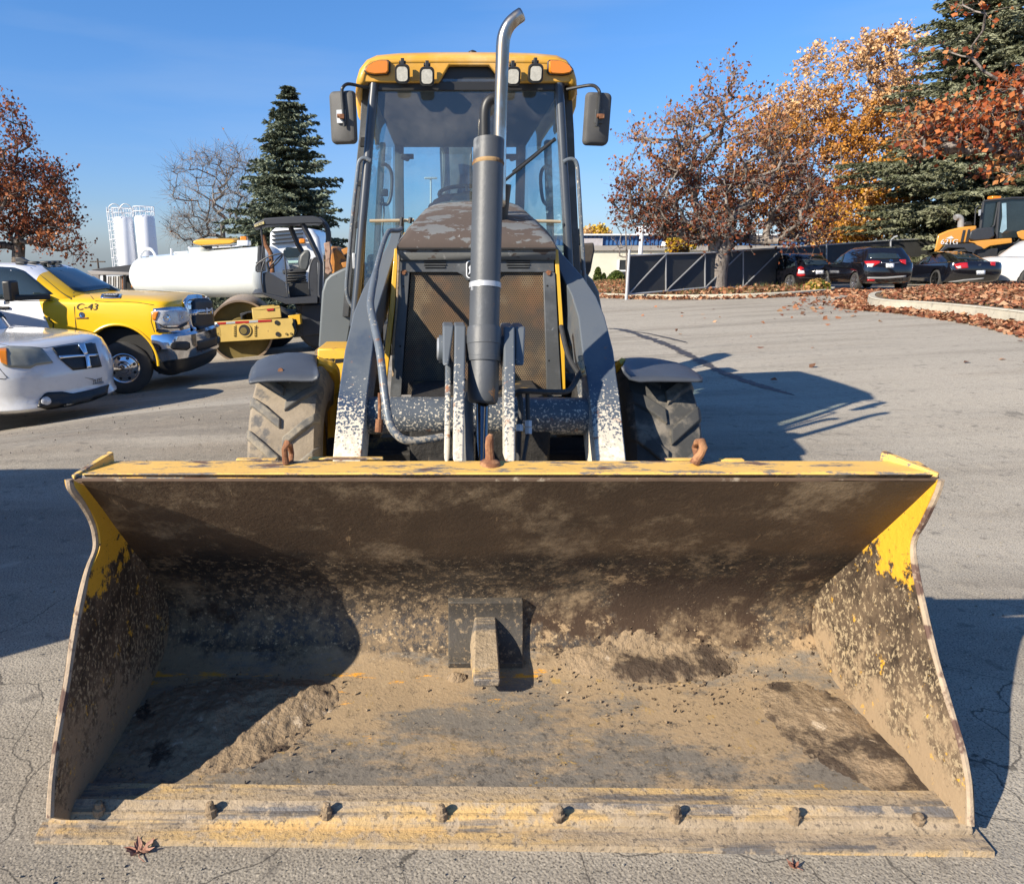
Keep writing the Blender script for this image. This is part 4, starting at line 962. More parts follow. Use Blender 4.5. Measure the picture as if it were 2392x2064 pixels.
# ================================================================== cab of the backhoe
M_cabf = mat('cab_frame_paint', lin(.040, .047, .058), .38, var=.15, vs=5, coat=.3)
M_glassf = glass('cab_glass', (.70, .84, .85, 1), .05)
M_glasss = glass('cab_side_glass', (.72, .86, .88, 1), .04)
M_inner = mat('cab_interior', lin(.055, .06, .066), .7, var=.15)
M_seat = mat('seat_fabric', lin(.03, .032, .036), .85, var=.3)
M_amber = mat('amber_lens', lin(.66, .20, .004), .18, coat=.8, bump=.3, bs=120, bd=.002)
M_lens = mat('lamp_lens', lin(.55, .53, .46), .25, coat=.6, var=.25, vs=60)
YC = 4.75
cab = MB()
# floor / lower body
def quadprism(name, pts, ext, m, parent=root, bevel=.004):
    mb = MB(); mb.prism(pts, ext); return mb.build(name, m, parent, bevel=bevel)
def bar(name, pts, w, m, parent=root, wy=None, bevel=.004):
    "a bar of rectangular section following points; w half width in X, wy half depth in Y"
    mb = MB(); rings = []
    for i, p in enumerate(pts):
        wy_ = wy or w
        rings.append([p+Vector((-w, -wy_, 0)), p+Vector((w, -wy_, 0)), p+Vector((w, wy_, 0)), p+Vector((-w, wy_, 0))])
    mb.loft(rings); return mb.build(name, m, parent, bevel=bevel)
# front pillars (round dark posts), door posts, rear pillars
for pl in ([(757, 170), (749, 260), (742, 350), (733, 450), (725, 560), (716, 660)], [(1131, 168), (1136, 260), (1141, 350), (1147, 450), (1153, 560), (1160, 660)]):
    mb = MB(); mb.tube([A(x, y, YC-.02-.0003*(y-170)) for x, y in pl], .027, 14); mb.build('front_pillar', M_cabf, root, smooth=True)
for pl in ([(741, 175), (735, 270), (727, 350), (716, 450), (706, 560), (700, 640)], [(1147, 175), (1153, 270), (1156, 350), (1161, 450), (1167, 560), (1172, 640)]):
    bar('door_post', [A(x, y, YC+.25) for x, y in pl], .022, M_slate, root, .03)
for pl in ([(808, 290), (808, 360), (809, 440), (809, 560)], [(1054, 290), (1053, 360), (1051, 440), (1050, 560)]):
    bar('rear_pillar', [A(x, y, 6.2) for x, y in pl], .034, M_inner, root, .04)
for pl in ([(774, 290), (770, 360), (765, 450), (760, 560)], [(1108, 285), (1110, 360), (1113, 450), (1116, 560)]):
    bar('door_frame', [A(x, y, 5.45) for x, y in pl], .020, M_inner, root, .05)
# windscreen
fw = [A(764, 160, YC), A(1124, 160, YC), A(1146, 600, YC-.12), A(732, 600, YC-.12)]
mb = MB(); mb.add(fw, [(0, 1, 2, 3)]); mb.build('windscreen', M_glassf, root)
mb = MB(); rb = [A(764, 160, YC-.01), A(750, 260, YC-.03), A(733, 600, YC-.13)]; mb.tube(smoothpath(rb, 4), .006, 6); rb2 = [A(1124, 160, YC-.01), A(1131, 260, YC-.03), A(1146, 600, YC-.13)]
mb.build('rubber_seal', M_black, root, smooth=True); mb = MB(); mb.tube(smoothpath(rb2, 4), .006, 6); mb.build('rubber_seal', M_black, root, smooth=True)
# side glass and rear glass
for s_, xs_ in ((-1, (752, 806)), (1, (1134, 1056))):
    f0, f1 = A(xs_[0], 190, YC+.06), A(xs_[0]-(14 if s_ < 0 else -12), 560, YC)
    r0, r1 = A(xs_[1], 285, 6.18), A(xs_[1], 545, 6.18)
    mb = MB(); mb.add([f0, f1, r1, r0], [(0, 1, 2, 3)]); mb.build('side_window', M_glasss, root)
mb = MB(); mb.add([A(810, 296, 6.22), A(1052, 296, 6.22), A(1050, 560, 6.22), A(809, 560, 6.22)], [(0, 1, 2, 3)]); mb.build('rear_window', M_glasss, root)
# roof: shell lofted front to back
def roof_ring(Y, xl, xr, yt, yb, n=6):
    a = A(xl, yb, Y); b = A(xr, yb, Y); zt = A(945, yt, Y).z; w = b.x-a.x; out = []
    prof = [(0, 0), (.006, .35), (.022, .62), (.055, .84), (.10, .95), (.2, 1.0), (.35, 1.02), (.5, 1.025), (.65, 1.02), (.8, 1.0), (.90, .95), (.945, .84), (.978, .62), (.994, .35), (1, 0)]
    for u, v in prof: out.append(Vector((a.x+w*u, Y, a.z+(zt-a.z)*v)))
    return out
rings = [roof_ring(YC-.06, 733, 1157, 124, 165), roof_ring(YC-.03, 722, 1166, 113, 176), roof_ring(YC+.1, 719, 1168, 108, 192)]
zr = rings[-1][0].z
for Y, dz in ((5.3, .015), (5.9, .01), (6.35, -.02), (6.42, -.08)):
    R0 = rings[2]; rings.append([Vector((p.x, Y, p.z+dz+(-.04 if k_ in (0, 14) else 0))) for k_, p in enumerate(R0)])
mb = MB(); mb.loft(rings, caps=False, closed=False); rf = mb.build('cab_roof', M_roofy, root, smooth=True, auto=60)
sm = rf.modifiers.new('s', 'SOLIDIFY'); sm.thickness = .03; sm.offset = -1
# front fascia with the trapezoid opening, headliner
def fa(x, y, d=0): return A(x, y, YC-.05+d)
mb = MB()
fas = [(733, 166), (735, 135), (748, 121), (775, 117), (900, 115), (1010, 115), (1120, 117), (1145, 122), (1156, 136), (1158, 167), (1020, 167), (990, 132), (909, 132), (888, 167)]
mb.prism([fa(*p) for p in fas], (0, .05, 0)); fc = mb.build('roof_fascia', M_roofy, rf, bevel=.008, seg=3)
mb = MB(); mb.prism([fa(x, y, .06) for x, y in ((880, 120), (1030, 120), (1030, 172), (880, 172))], (0, .02, 0)); mb.build('fascia_recess', M_black, rf)
mb = MB(); q = [A(748, 172, YC+.02), A(1140, 172, YC+.02)]; q2 = [A(800, 298, 6.2), A(1062, 298, 6.2)]
mb.hexa([q[0], q[1], q[1]+Vector((0, 0, .05)), q[0]+Vector((0, 0, .05))], [q2[0], q2[1], q2[1]+Vector((0, 0, .05)), q2[0]+Vector((0, 0, .05))]); mb.build('headliner', M_inner, root)
mb = MB(); mb.beam(A(746, 176, YC), A(1142, 176, YC), .04, .05); mb.build('windscreen_header', M_black, root, bevel=.005)
# deep side skirts of the roof behind
for xs_, in (([(722, 188), (719, 200), (724, 235), (735, 256), (742, 250), (742, 180)],), ([(1168, 188), (1166, 215), (1158, 238), (1146, 250), (1143, 240), (1146, 180)],)):
    mb = MB(); mb.prism([A(x, y, YC+.35) for x, y in xs_], (0, .5, 0)); mb.build('roof_skirt', M_roofy, rf, bevel=.01)
# roof knob and bolts
mb = MB(); mb.lathe(A(956, 109, YC+.2), (0, 0, 1), [(-.02, .03), (.0, .03), (.012, .024), (.02, .006)], 16, True); mb.build('roof_knob', M_black, rf, smooth=True)
# work lamps
def rrect(w, h, r, n=6):
    out = []
    for qx, qy, a0 in ((1, 1, 0), (-1, 1, 90), (-1, -1, 180), (1, -1, 270)):
        for k_ in range(n+1):
            a = radians(a0+90*k_/n); out.append((qx*(w-r)+r*cos(a), qy*(h-r)+r*sin(a)))
    return out
def rloft(mb, c, fr, secs, n=6, caps=True):
    "secs: (w, h, r, depth along local -z)"
    rings = []
    for w, h, r, d in secs: rings.append([c+fr @ Vector((x, y, d)) for x, y in rrect(w, h, r, n)])
    mb.loft(rings, caps)
def lamp(px, py, w=.043, h=.050):
    c = fa(px, py, -.10); fr = Matrix((Vector((1, 0, 0)), Vector((0, -.25, .97)).normalized(), Vector((0, .97, .25)).normalized())).transposed()
    mb = MB(); rloft(mb, c, fr, [(w*.94, h*.94, .022, -.012), (w, h, .026, -.006), (w, h, .026, .03), (w*.6, h*.6, .02, .07)]); o = mb.build('work_lamp', M_black, root, smooth=True, auto=40)
    mb = MB(); rloft(mb, c, fr, [(w*.74, h*.76, .02, -.010), (w*.72, h*.74, .02, -.0165)]); mb.build('lens', M_lens, o, smooth=True, auto=40)
    mb = MB(); mb.box(c+Vector((0, .04, h+.015)), (.02, .03, .05)); mb.cyl(c+Vector((-.02, .04, h+.02)), c+Vector((.02, .04, h+.02)), .009, seg=8); mb.build('bracket', M_black, o, bevel=.002)
for px, py in ((814, 150), (864, 155), (1038, 155), (1084, 149)): lamp(px, py)
for px, py, s_ in ((763, 138, 1), (1134, 138, -1)):
    mb = MB(); c = fa(px, py, -.015); pts = [(-.27, -.2), (-.22, .5), (.5, .95), (.95, .95), (1, .6), (.95, -.6), (.8, -.95), (-.4, -.9), (-.9, -.5), (-1, -.2)]
    pts = [(-1, -.35), (-.75, .25), (-.3, .75), (.2, 1), (.85, 1), (1, .8), (.98, -.5), (.8, -.85), (-.2, -.95), (-.8, -.75)]
    ring = lambda f, d: [c+Vector((s_*x*.070*f, -d, y*.038*f)) for x, y in pts]
    mb.loft([ring(1, 0), ring(1, .014), ring(.9, .024)]); a_ = mb.build('marker_lamp', M_amber, root, smooth=True, auto=50)
    mb = MB(); mb.loft([ring(1.12, -.012), ring(1.12, .003), ring(1.04, .006)]); mb.build('lamp_base', M_black, a_, smooth=True, auto=40)
# mirrors on bent arms
M_mir = mat('mirror_housing', lin(.075, .073, .07), .7, var=.25, vs=10, bump=.25, bs=200, bd=.002)
for s_, c_, arm_, br in ((-1, (693, 238), [(752, 179), (735, 176), (712, 171), (701, 171), (694, 177), (692, 186), (694, 215), (697, 256)], (690, 236)),
                         (1, (1210, 241), [(1147, 181), (1168, 177), (1192, 173), (1204, 175), (1212, 184), (1213, 196), (1211, 225), (1207, 256)], (1213, 236))):
    Ym = YC-.12; c = A(c_[0], c_[1], Ym); yaw = .25*s_
    fr = Matrix.Rotation(yaw, 3, 'Z') @ Matrix((Vector((1, 0, 0)), Vector((0, -.05, 1)).normalized(), Vector((0, 1, .05)).normalized())).transposed()
    mb = MB(); rloft(mb, c, fr, [(.058, .128, .02, -.018), (.072, .138, .026, -.010), (.077, .143, .028, .006), (.079, .145, .028, .028), (.076, .142, .026, .030)]); o = mb.build('mirror', M_mir, root, smooth=True, auto=40)
    mb = MB(); rloft(mb, c, fr, [(.070, .136, .022, .0305), (.069, .135, .022, .032)]); mb.build('mirror_glass', M_chrome, o)
    b = A(br[0], br[1], Ym-.03); mb = MB(); rloft(mb, b, fr, [(.026, .036, .004, -.004), (.027, .038, .004, .008)]); mb.build('mount_plate', M_slate if s_ > 0 else M_steel, o, bevel=.001)
    mb = MB(); mb.box(b+Vector((.008, -.02, -.004)), (.028, .03, .024)); mb.cyl(b+Vector((-.02, -.02, 0)), b+Vector((.015, -.02, 0)), .012, seg=8); mb.build('rusty_clamp', M_rust, o, bevel=.002)
    mb = MB(); mb.tube(smoothpath([A(x, y, YC-.02-.14*min(1, k_/4)) for k_, (x, y) in enumerate(arm_)], 6), .0095, 10); mb.build('mirror_arm', M_black, root, smooth=True)
# grab rails outside
for pth in ([(750, 326), (741, 321), (733, 321), (726, 330), (722, 360), (713, 440), (706, 520), (701, 580), (705, 606), (718, 628)], [(1140, 328), (1150, 323), (1160, 323), (1167, 332), (1170, 360), (1175, 440), (1181, 540), (1184, 580)]):
    mb = MB(); mb.tube(smoothpath([A(x, y, YC-.10) for x, y in pth], 5), .0125, 10); mb.build('grab_rail', M_pipe, root, smooth=True)
# inner door handles
for pth in ([(771, 333), (780, 333), (789, 342), (793, 360), (791, 395), (785, 412), (777, 413), (769, 410)], [(1112, 335), (1103, 337), (1096, 347), (1094, 365), (1097, 398), (1104, 413), (1114, 412)]):
    mb = MB(); mb.tube(smoothpath([A(x, y, 5.35) for x, y in pth], 5), .012, 8); mb.build('door_handle', M_black, root, smooth=True)
# door hinges and latch on the left post
for x, y, h in ((734, 288, 20), (727, 372, 12), (724, 455, 16), (718, 530, 30)):
    mb = MB(); mb.box(A(x, y, YC+.15), (.035, .04, h*.0028)); mb.build('door_hinge', M_black, root, bevel=.004)
mb = MB(); mb.box(A(716, 528, YC+.12), (.018, .02, .10)); mb.build('door_latch', M_steel, root, bevel=.004)
# tan cross rod, wiper
M_tan = mat('tan_rod', lin(.36, .29, .19), .7, var=.2, vs=20)
mb = MB(); mb.tube([A(748, 447, YC-.14), A(838, 446, YC-.14)], .0095, 8); mb.build('cross_rod', M_tan, root, smooth=True)
mb = MB(); mb.tube([A(1066, 447, YC-.14), A(1117, 448, YC-.14), A(1135, 449, YC-.14)], .0095, 8); mb.build('cross_rod', M_tan, root, smooth=True)
for a_, b_ in (((813, 440), (811, 468)), ((831, 440), (829, 452))):
    mb = MB(); mb.cyl(A(a_[0], a_[1], YC-.17), A(b_[0], b_[1], YC-.17), .012, seg=8); mb.build('rod_clamp', M_black, root, smooth=True)
mb = MB(); mb.tube([A(1006, 378, YC-.10), A(1040, 350, YC-.07), A(1080, 318, YC-.05), A(1120, 284, YC-.04)], .009, 8); mb.build('wiper_arm', M_black, root, smooth=True)
mb = MB(); mb.beam(A(1038, 349, YC-.05), A(1124, 281, YC-.03), .012, .022); mb.build('wiper_blade', M_black, root)
# dashboard, steering wheel, seat, levers
mb = MB(); q = [A(868, 420, 5.0), A(878, 404, 5.0), A(900, 392, 5.02), (A(960, 388, 5.02)), A(1018, 396, 5.0), A(1022, 420, 5.0)]; mb.prism(q, (0, .35, -.02)); mb.build('dashboard', M_black, root, bevel=.015, seg=3)
sc = A(946, 393, 5.15); mb = MB(); ax = Vector((0, -.35, .94)).normalized(); u = Vector((1, 0, 0)); v = ax.cross(u)
mb.tube([sc+(u*cos(a)+v*sin(a))*.19 for a in np.linspace(0, 2*pi, 33)], .014, 8, caps=False); sw = mb.build('steering_wheel', M_black, root, smooth=True)
mb = MB(); mb.cyl(sc-ax*.03, sc+ax*.012, .045, .03, 14)
for a in (pi/2, pi*7/6, pi*11/6): mb.tube([sc, sc+(u*cos(a)+v*sin(a))*.18], .011, 6)
mb.build('spokes', M_black, sw, smooth=True)
mb = MB(); mb.tube([sc-ax*.02, sc-ax*.5], .045, 10); mb.build('steering_column', M_black, root, smooth=True)
mb = MB(); mb.box((XM, 5.75, 1.52), (.5, .14, .62)); mb.box((XM, 5.55, 1.22), (.5, .5, .12)); mb.build('operator_seat', M_seat, root, bevel=.04, seg=4)
mb = MB(); mb.box((XM, 5.45, .98), (1.05, 1.6, .1)); mb.build('cab_floor', M_inner, root)
for dx in (-.42, .42):
    mb = MB(); mb.box((XM+dx, 5.85, 1.18), (.2, .6, .42)); mb.build('side_console', M_inner, root, bevel=.03)
mb = MB(); mb.box((XM, 6.2, 1.16), (1.1, .06, .34)); mb.build('rear_panel', M_inner, root)
mb = MB(); mb.tube(smoothpath([A(775, 400, 5.3), A(777, 430, 5.32), A(774, 460, 5.3), A(777, 490, 5.3)], 4), .006, 6)
mb.build('coiled_cable', M_black, root, smooth=True)
mb = MB(); mb.box(A(778, 390, 5.36), (.05, .03, .05)); mb.build('radio_box', M_black, root, bevel=.008)
for px, s_ in ((812, 1), (1048, -1)):
    mb = MB(); mb.box(A(px+s_*12, 317, 6.0), (.10, .05, .035)); mb.cyl(A(px+s_*2, 318, 6.05), A(px+s_*14, 322, 6.0), .02, seg=8); mb.build('cab_lamp', M_black, root, bevel=.005)
# chrome exhaust stack with curved cut tip, and the black breather pipe beside it
ep = [(1010, 420), (1011.5, 283), (1013.5, 200), (1016, 130), (1017.5, 92), (1019.5, 76), (1024, 62), (1031, 50), (1041, 40), (1052, 32), (1060, 27)]
YE = 3.98; pts = smoothpath([A(x, y, YE) for x, y in ep], 6); n_ = len(pts)
mb = MB(); seg = 28; rings = []; ref = Vector((0, -1, 0))
r_e = .0305
for i, p in enumerate(pts):
    t = (pts[min(i+1, n_-1)]-pts[max(i-1, 0)]).normalized(); b = t.cross(ref).normalized(); ring = []
    for k_ in range(seg):
        a = 2*pi*k_/seg; o_ = (ref*cos(a)+b*sin(a))
        q = p+o_*r_e*(1+.002*sin(i))
        if i == n_-1: q = q-t*(.022*(1+0)+.060*(o_.dot(Vector((.55, 0, -.83)))+1))
        if i == n_-2: q = q-t*(.012+.045*(o_.dot(Vector((.55, 0, -.83)))+1))
        if i == n_-3: q = q-t*(.006+.025*(o_.dot(Vector((.55, 0, -.83)))+1))
        ring.append(q)
    rings.append(ring)
mb.loft(rings, caps=False); ex = mb.build('exhaust_stack', mat('worn_chrome', lin(.52, .50, .46), .2, 1.0, var=.3, vs=7, layers=[dict(col=lin(.26, .20, .14), s=6, t=.50, w=.14, d=10, st=(2, 2, .6), a=.85, rough=.42)], bump=.05, bs=20), root, smooth=True, auto=60)
sm = ex.modifiers.new('s', 'SOLIDIFY'); sm.thickness = .003
mb = MB(); mb.tube(smoothpath([A(980, 420, 4.15), A(981, 283, 4.15), A(981, 235, 4.15), A(984, 214, 4.15), A(992, 202, 4.15), A(1004, 198, 4.15), A(1016, 199, 4.15)], 6), .029, 14); mb.build('breather_pipe', M_black, root, smooth=True)
mb = MB(); mb.cyl(A(995, 520, 4.1), A(1012, 372, 4.05), .06, .06, 16); mb.build('exhaust_shield', M_black, root, smooth=True)
# backhoe boom and stabilisers behind the cab
mb = MB(); a = A(930, 250, 7.6); b = A(932, 560, 7.4)
rings = []
for px0, px1, py, Y in ((912, 950, 240, 7.9), (906, 955, 300, 7.7), (905, 957, 360, 7.6), (900, 962, 420, 7.4), (890, 970, 560, 7.2)):
    p, q = A(px0, py, Y), A(px1, py, Y); rings.append([p, q, q+Vector((0, .3, 0)), p+Vector((0, .3, 0))])
mb.loft(rings); boom = mb.build('backhoe_boom', M_slate, root, bevel=.01)
mb = MB(); mb.cyl(A(899, 300, 7.5), A(902, 395, 7.3), .045, seg=12); mb.build('boom_cylinder', M_black, root, smooth=True)
mb = MB(); mb.tube(smoothpath([A(893, 298, 7.3), A(900, 312, 7.3), A(900, 350, 7.3), A(896, 390, 7.3)], 5), .018, 8); mb.build('hydraulic_hose', M_hose, root, smooth=True)
M_stab = mat('rusty_bucket_tooth', lin(.05, .04, .032), .8, var=.5, vs=5, bump=.5, bs=20)
mb = MB(); q = [(1163, 506), (1172, 490), (1192, 493), (1202, 490), (1204, 507), (1201, 520), (1196, 548), (1190, 560), (1166, 560)]
mb.prism([A(x, y, 7.6) for x, y in q], (0, .35, 0)); mb.build('stabiliser', M_stab, root, bevel=.02)
mb = MB(); mb.cyl(A(1162, 415, 6.6), A(1163, 470, 6.6), .022, seg=8); mb.build('antenna_post', M_steel, root, smooth=True)
mb = MB(); mb.box(A(1160, 480, 6.5), (.14, .1, .14)); mb.build('tail_lamp_box', M_black, root, bevel=.02)
mb = MB(); mb.box((XM, 6.9, 1.0), (1.6, .5, .9)); mb.build('rear_frame', M_chas, root, bevel=.03)
# ================================================================== vehicles
from mathutils.bvhtree import BVHTree
M_vglass = mat('vehicle_glass', lin(.02, .03, .035), .04, spec=.8, var=.3, vs=2)
M_vblack = mat('black_car_paint', lin(.006, .006, .0085), .12, coat=1.0, spec=.5)
M_tyre2 = mat('car_tyre', lin(.045, .044, .042), .85, var=.2, vs=10)
M_alloy = mat('wheel_alloy', lin(.45, .45, .47), .25, .9)
M_rimblk = mat('black_wheel', lin(.02), .25, .3)
M_plate = mat('licence_plate', lin(.65, .67, .70), .4, layers=[dict(col=lin(.1, .16, .35), s=22, t=.6, w=.02, d=2)])
M_tail = mat('tail_lamp_red', lin(.38, .012, .012), .15, coat=.8)
M_clear = mat('clear_lens', lin(.5, .5, .5), .12, coat=1.0, var=.3, vs=30)
def ring(z, xf, xr, w, cf=.5, cr=.4, nf=3.2, nr=3.2, zr=None, na=9, crown=0):
    zr = z if zr is None else zr; out = []
    for sgn, rng in ((-1, range(na, -1, -1)), (1, range(1, na+1))):
        for i in rng:
            a = pi/2*i/na; x = xf-cf+cf*cos(a)**(2/nf) if i < na else xf-cf; y = sgn*w*sin(a)**(2/nf); out.append((x, y))
    for sgn, rng in ((1, range(na, -1, -1)), (-1, range(1, na+1))):
        for i in rng:
            a = pi/2*i/na; x = xr+cr-cr*cos(a)**(2/nr) if i < na else xr+cr; y = sgn*w*sin(a)**(2/nr); out.append((x, y))
    return [Vector((x, y, z+(zr-z)*(xf-x)/(xf-xr)+crown*(1-(y/w)**2 if w else 0))) for x, y in out]
def shell(name, rings, m, parent, auto=40, caps=True, sub=0):
    mb = MB(); mb.loft(rings, caps); o = mb.build(name, m, parent, smooth=True, world=False, auto=auto)
    return o
def carve(o, cyls):
    "cut wheel openings: cyls list of (x, z, r, y0, y1)"
    for (x, z, r, y0, y1) in cyls:
        mb = MB(); mb.cyl((x, y0, z), (x, y1, z), r, seg=36)
        c = mb.build('cutter', M_dark, None); c.matrix_world = Matrix.Identity(4)
        oo = o.copy(); 
        md = o.modifiers.new('b', 'BOOLEAN'); md.operation = 'DIFFERENCE'; md.solver = 'EXACT'; md.object = c
        par, mpi = o.parent, o.matrix_parent_inverse.copy(); o.parent = None
        bpy.context.view_layer.update(); dg = bpy.context.evaluated_depsgraph_get()
        me = bpy.data.meshes.new_from_object(o.evaluated_get(dg)); o.modifiers.clear(); o.data = me; o.parent = par; o.matrix_parent_inverse = mpi
        bpy.data.objects.remove(oo); bpy.data.objects.remove(c)
        me.shade_smooth()
        try: me.set_sharp_from_angle(angle=radians(40))
        except Exception: pass
def bvh_world(objs):
    V_, F_ = [], []
    for o in objs:
        M = wmat(o); n = len(V_); V_ += [M @ v.co for v in o.data.vertices]; F_ += [tuple(i+n for i in p.vertices) for p in o.data.polygons]
    return BVHTree.FromPolygons(V_, F_)
def poly_at(P, f):
    L = [0]
    for i in range(len(P)-1): L.append(L[-1]+math.hypot(P[i+1][0]-P[i][0], P[i+1][1]-P[i][1]))
    t = f*L[-1]
    for i in range(len(P)-1):
        if t <= L[i+1]+1e-9:
            g = (t-L[i])/max(1e-9, L[i+1]-L[i]); return (P[i][0]+(P[i+1][0]-P[i][0])*g, P[i][1]+(P[i+1][1]-P[i][1])*g)
    return P[-1]
def wrap(bvh, name, top, bot, m, parent, off=.012, n=14, k=5, th=None, smooth=True):
    "a panel lying on a body: outlines are given on the measuring grid, found on the real surface and stood proud of it"
    org = Vector((0, 0, CAMH)); rows = []; dist_ = []
    for j in range(k+1):
        row = []
        for i in range(n+1):
            a = poly_at(top, i/n); b = poly_at(bot, i/n); f = j/k
            d = ray(a[0]+(b[0]-a[0])*f, a[1]+(b[1]-a[1])*f).normalized()
            h, nn_, _, dist = bvh.ray_cast(org, d)
            if h is not None:
                if nn_.dot(d) > 0: nn_ = -nn_
                row.append(h+nn_*off); dist_.append(dist)
            else: row.append(d)
        rows.append(row)
    if not dist_: print('MISSED', name); return None
    md_ = sum(dist_)/len(dist_)
    for row in rows:
        for i, q in enumerate(row):
            if abs(q.length-1) < 1e-5:
                near, nn_, _, _ = bvh.find_nearest(org+q*md_)
                if nn_.dot(q) > 0: nn_ = -nn_
                row[i] = near+nn_*off
    mb = MB(); mb.loft(rows, caps=False, closed=False); o = mb.build(name, m, parent, smooth=smooth, auto=60)
    s = o.modifiers.new('s', 'SOLIDIFY'); s.thickness = th or off*.9; s.offset = 0
    return o
def wheel(parent, x, y, R, w, side, style='alloy', rimr=None, spokes=5, world=False, steer=0):
    rimr = rimr or R*.62; mb = MB(); hw = w/2; c = Vector((x, y, R)); ax = Vector((0, side, 0))
    if steer: ax = Matrix.Rotation(steer, 3, 'Z') @ ax
    mb.lathe(c, ax, [(-hw*.7, rimr), (-hw, rimr+.03), (-hw*.95, R-.03), (-hw*.8, R-.004), (-hw*.3, R), (-hw*.28, R-.008), (-hw*.2, R-.008), (-hw*.18, R), (hw*.18, R), (hw*.2, R-.008), (hw*.28, R-.008), (hw*.3, R), (hw*.8, R-.004), (hw*.95, R-.03), (hw, rimr+.05), (hw*.93, rimr+.02), (hw*.8, rimr), (hw*.3, rimr-.01)], 48)
    t = mb.build('wheel', M_tyre2, parent, smooth=True, world=world, auto=40)
    mb = MB()
    m = {'alloy': M_alloy, 'black': M_rimblk, 'dually': M_chrome}[style]
    if style == 'dually':
        mb.lathe(c, ax, [(hw*.88, rimr+.012), (hw*.96, rimr), (hw*.92, rimr-.012), (hw*.78, rimr-.02), (hw*.80, rimr-.05), (hw*.98, rimr*.60), (hw*1.02, rimr*.50), (hw*1.14, rimr*.46), (hw*1.18, rimr*.36), (hw*1.40, rimr*.30), (hw*1.46, rimr*.2), (hw*1.48, .002)], 40)
    else:
        mb.lathe(c, ax, [(hw*.9, rimr+.004), (hw*.9, rimr-.015), (hw*.3, rimr-.02), (hw*.25, .06)], 36)
        u = ax.cross(Vector((0, 0, 1)))
        for k_ in range(spokes):
            a = 2*pi*k_/spokes+.3
            for da in (-.10, .10):
                p0 = c+ax*hw*.72+(u*cos(a)+Vector((0, 0, 1))*sin(a))*.05; p1 = c+ax*hw*.80+(u*cos(a+da)+Vector((0, 0, 1))*sin(a+da))*(rimr-.01); mb.beam(p0, p1, .035, .03, up=tuple(ax))
        mb.lathe(c, ax, [(hw*.2, .07), (hw*.82, .06), (hw*.86, .002)], 16)
    r = mb.build('rim', m, t, smooth=True, world=True, auto=35)
    # the rim is authored in the same local frame as the tyre
    r.parent = t; r.matrix_parent_inverse = Matrix.Identity(4)
    if style == 'dually':
        u = ax.cross(Vector((0, 0, 1)))
        for k_ in range(8):
            a = 2*pi*(k_+.5)/8; e_r = u*cos(a)+Vector((0, 0, 1))*sin(a)
            mb = MB(); q = c+ax*(hw*.86)+e_r*rimr*.74; mb.lathe(q, (ax+e_r*.5), [(0, .024), (.006, .024), (.007, .005)], 10); h_ = mb.build('hand_hole', M_dark, t, smooth=True); h_.matrix_parent_inverse = Matrix.Identity(4)
    return t

M_gap = mat('panel_gap', lin(.02), .8)
def seam(bvh, pts, parent, r=.0045, name='panel_gap', m=None):
    P_ = []
    for q in pts:
        d_ = ray(*q).normalized(); h_, n_, _, _ = bvh.ray_cast(Vector((0, 0, CAMH)), d_)
        if h_ is not None: P_.append(h_-d_*.001)
    if len(P_) > 1:
        mb = MB(); mb.tube(P_, r, 5); mb.build(name, m or M_gap, parent)
# ---------------------------------------------------------------- yellow and white pickup
con = G(259, 795); hd = radians(-2.5)
fw_ = Vector((cos(hd), sin(hd), 0)); lf_ = Vector((-sin(hd), cos(hd), 0))
o_ = con+lf_*.88
pick = empty('pickup_truck', (o_.x, o_.y, con.z), hd, 'yellow and white heavy pickup with chrome grille, C-43 on its fender', 'pickup truck')
M_two = mat('two_tone_paint', rgb(0, 0, 0), .32, coat=.35, spec=.35, layers=[dict(col=lin(.78, .46, .012), s=.01, t=-5, w=.1), dict(col=lin(.74, .75, .78), s=.01, t=15.5, w=.05, x=[(0, -3, 60)], z=[(0, 3, -18)])])
B1 = [ring(.42, .80, -5.3, .93, .55, .2, 4, 5), ring(.62, .86, -5.35, .985, .5, .2, 4, 5), ring(.95, .90, -5.35, 1.0, .42, .2, 4.2, 5), ring(1.20, .88, -5.35, 1.0, .42, .2, 4.2, 5),
      ring(1.36, .85, -5.35, .985, .40, .2, 4.6, 5, zr=1.46), ring(1.405, .83, -5.3, .965, .40, .2, 4.6, 5, zr=1.505), ring(1.425, .80, -5.25, .94, .42, .2, 4.4, 5, zr=1.525), ring(1.455, .72, -5.2, .80, .42, .2, 4, 5, zr=1.57), ring(1.485, .66, -5.1, .66, .5, .2, 3, 5, zr=1.61), ring(1.495, .3, -4.8, .5, .3, .2, 3, 5, zr=1.61)]
pb = shell('body', B1, M_two, pick)
carve(pb, [(0, .50, .575, -1.2, -.55), (0, .50, .575, .55, 1.2), (-3.55, .45, .52, -1.2, -.5)])
B2 = [ring(1.44, -.55, -3.3, .95, .6, .2, 3.4, 6), ring(1.52, -.62, -3.3, .945, .6, .2, 3.4, 6), ring(1.72, -1.02, -3.24, .87, .55, .2, 3.4, 6), ring(1.88, -1.34, -3.2, .80, .5, .2, 3.4, 6), ring(1.935, -1.47, -3.15, .74, .5, .2, 3.4, 5), ring(1.965, -1.62, -3.05, .62, .5, .2, 3, 4), ring(1.975, -1.8, -2.9, .4, .3, .2, 3, 4)]
pc = shell('cab', B2, M_two, pick)
mb = MB(); mb.box((-4.35, 0, 1.62), (1.8, 1.7, .04)); mb.build('bed_cover', M_black, pick, world=False, bevel=.01)
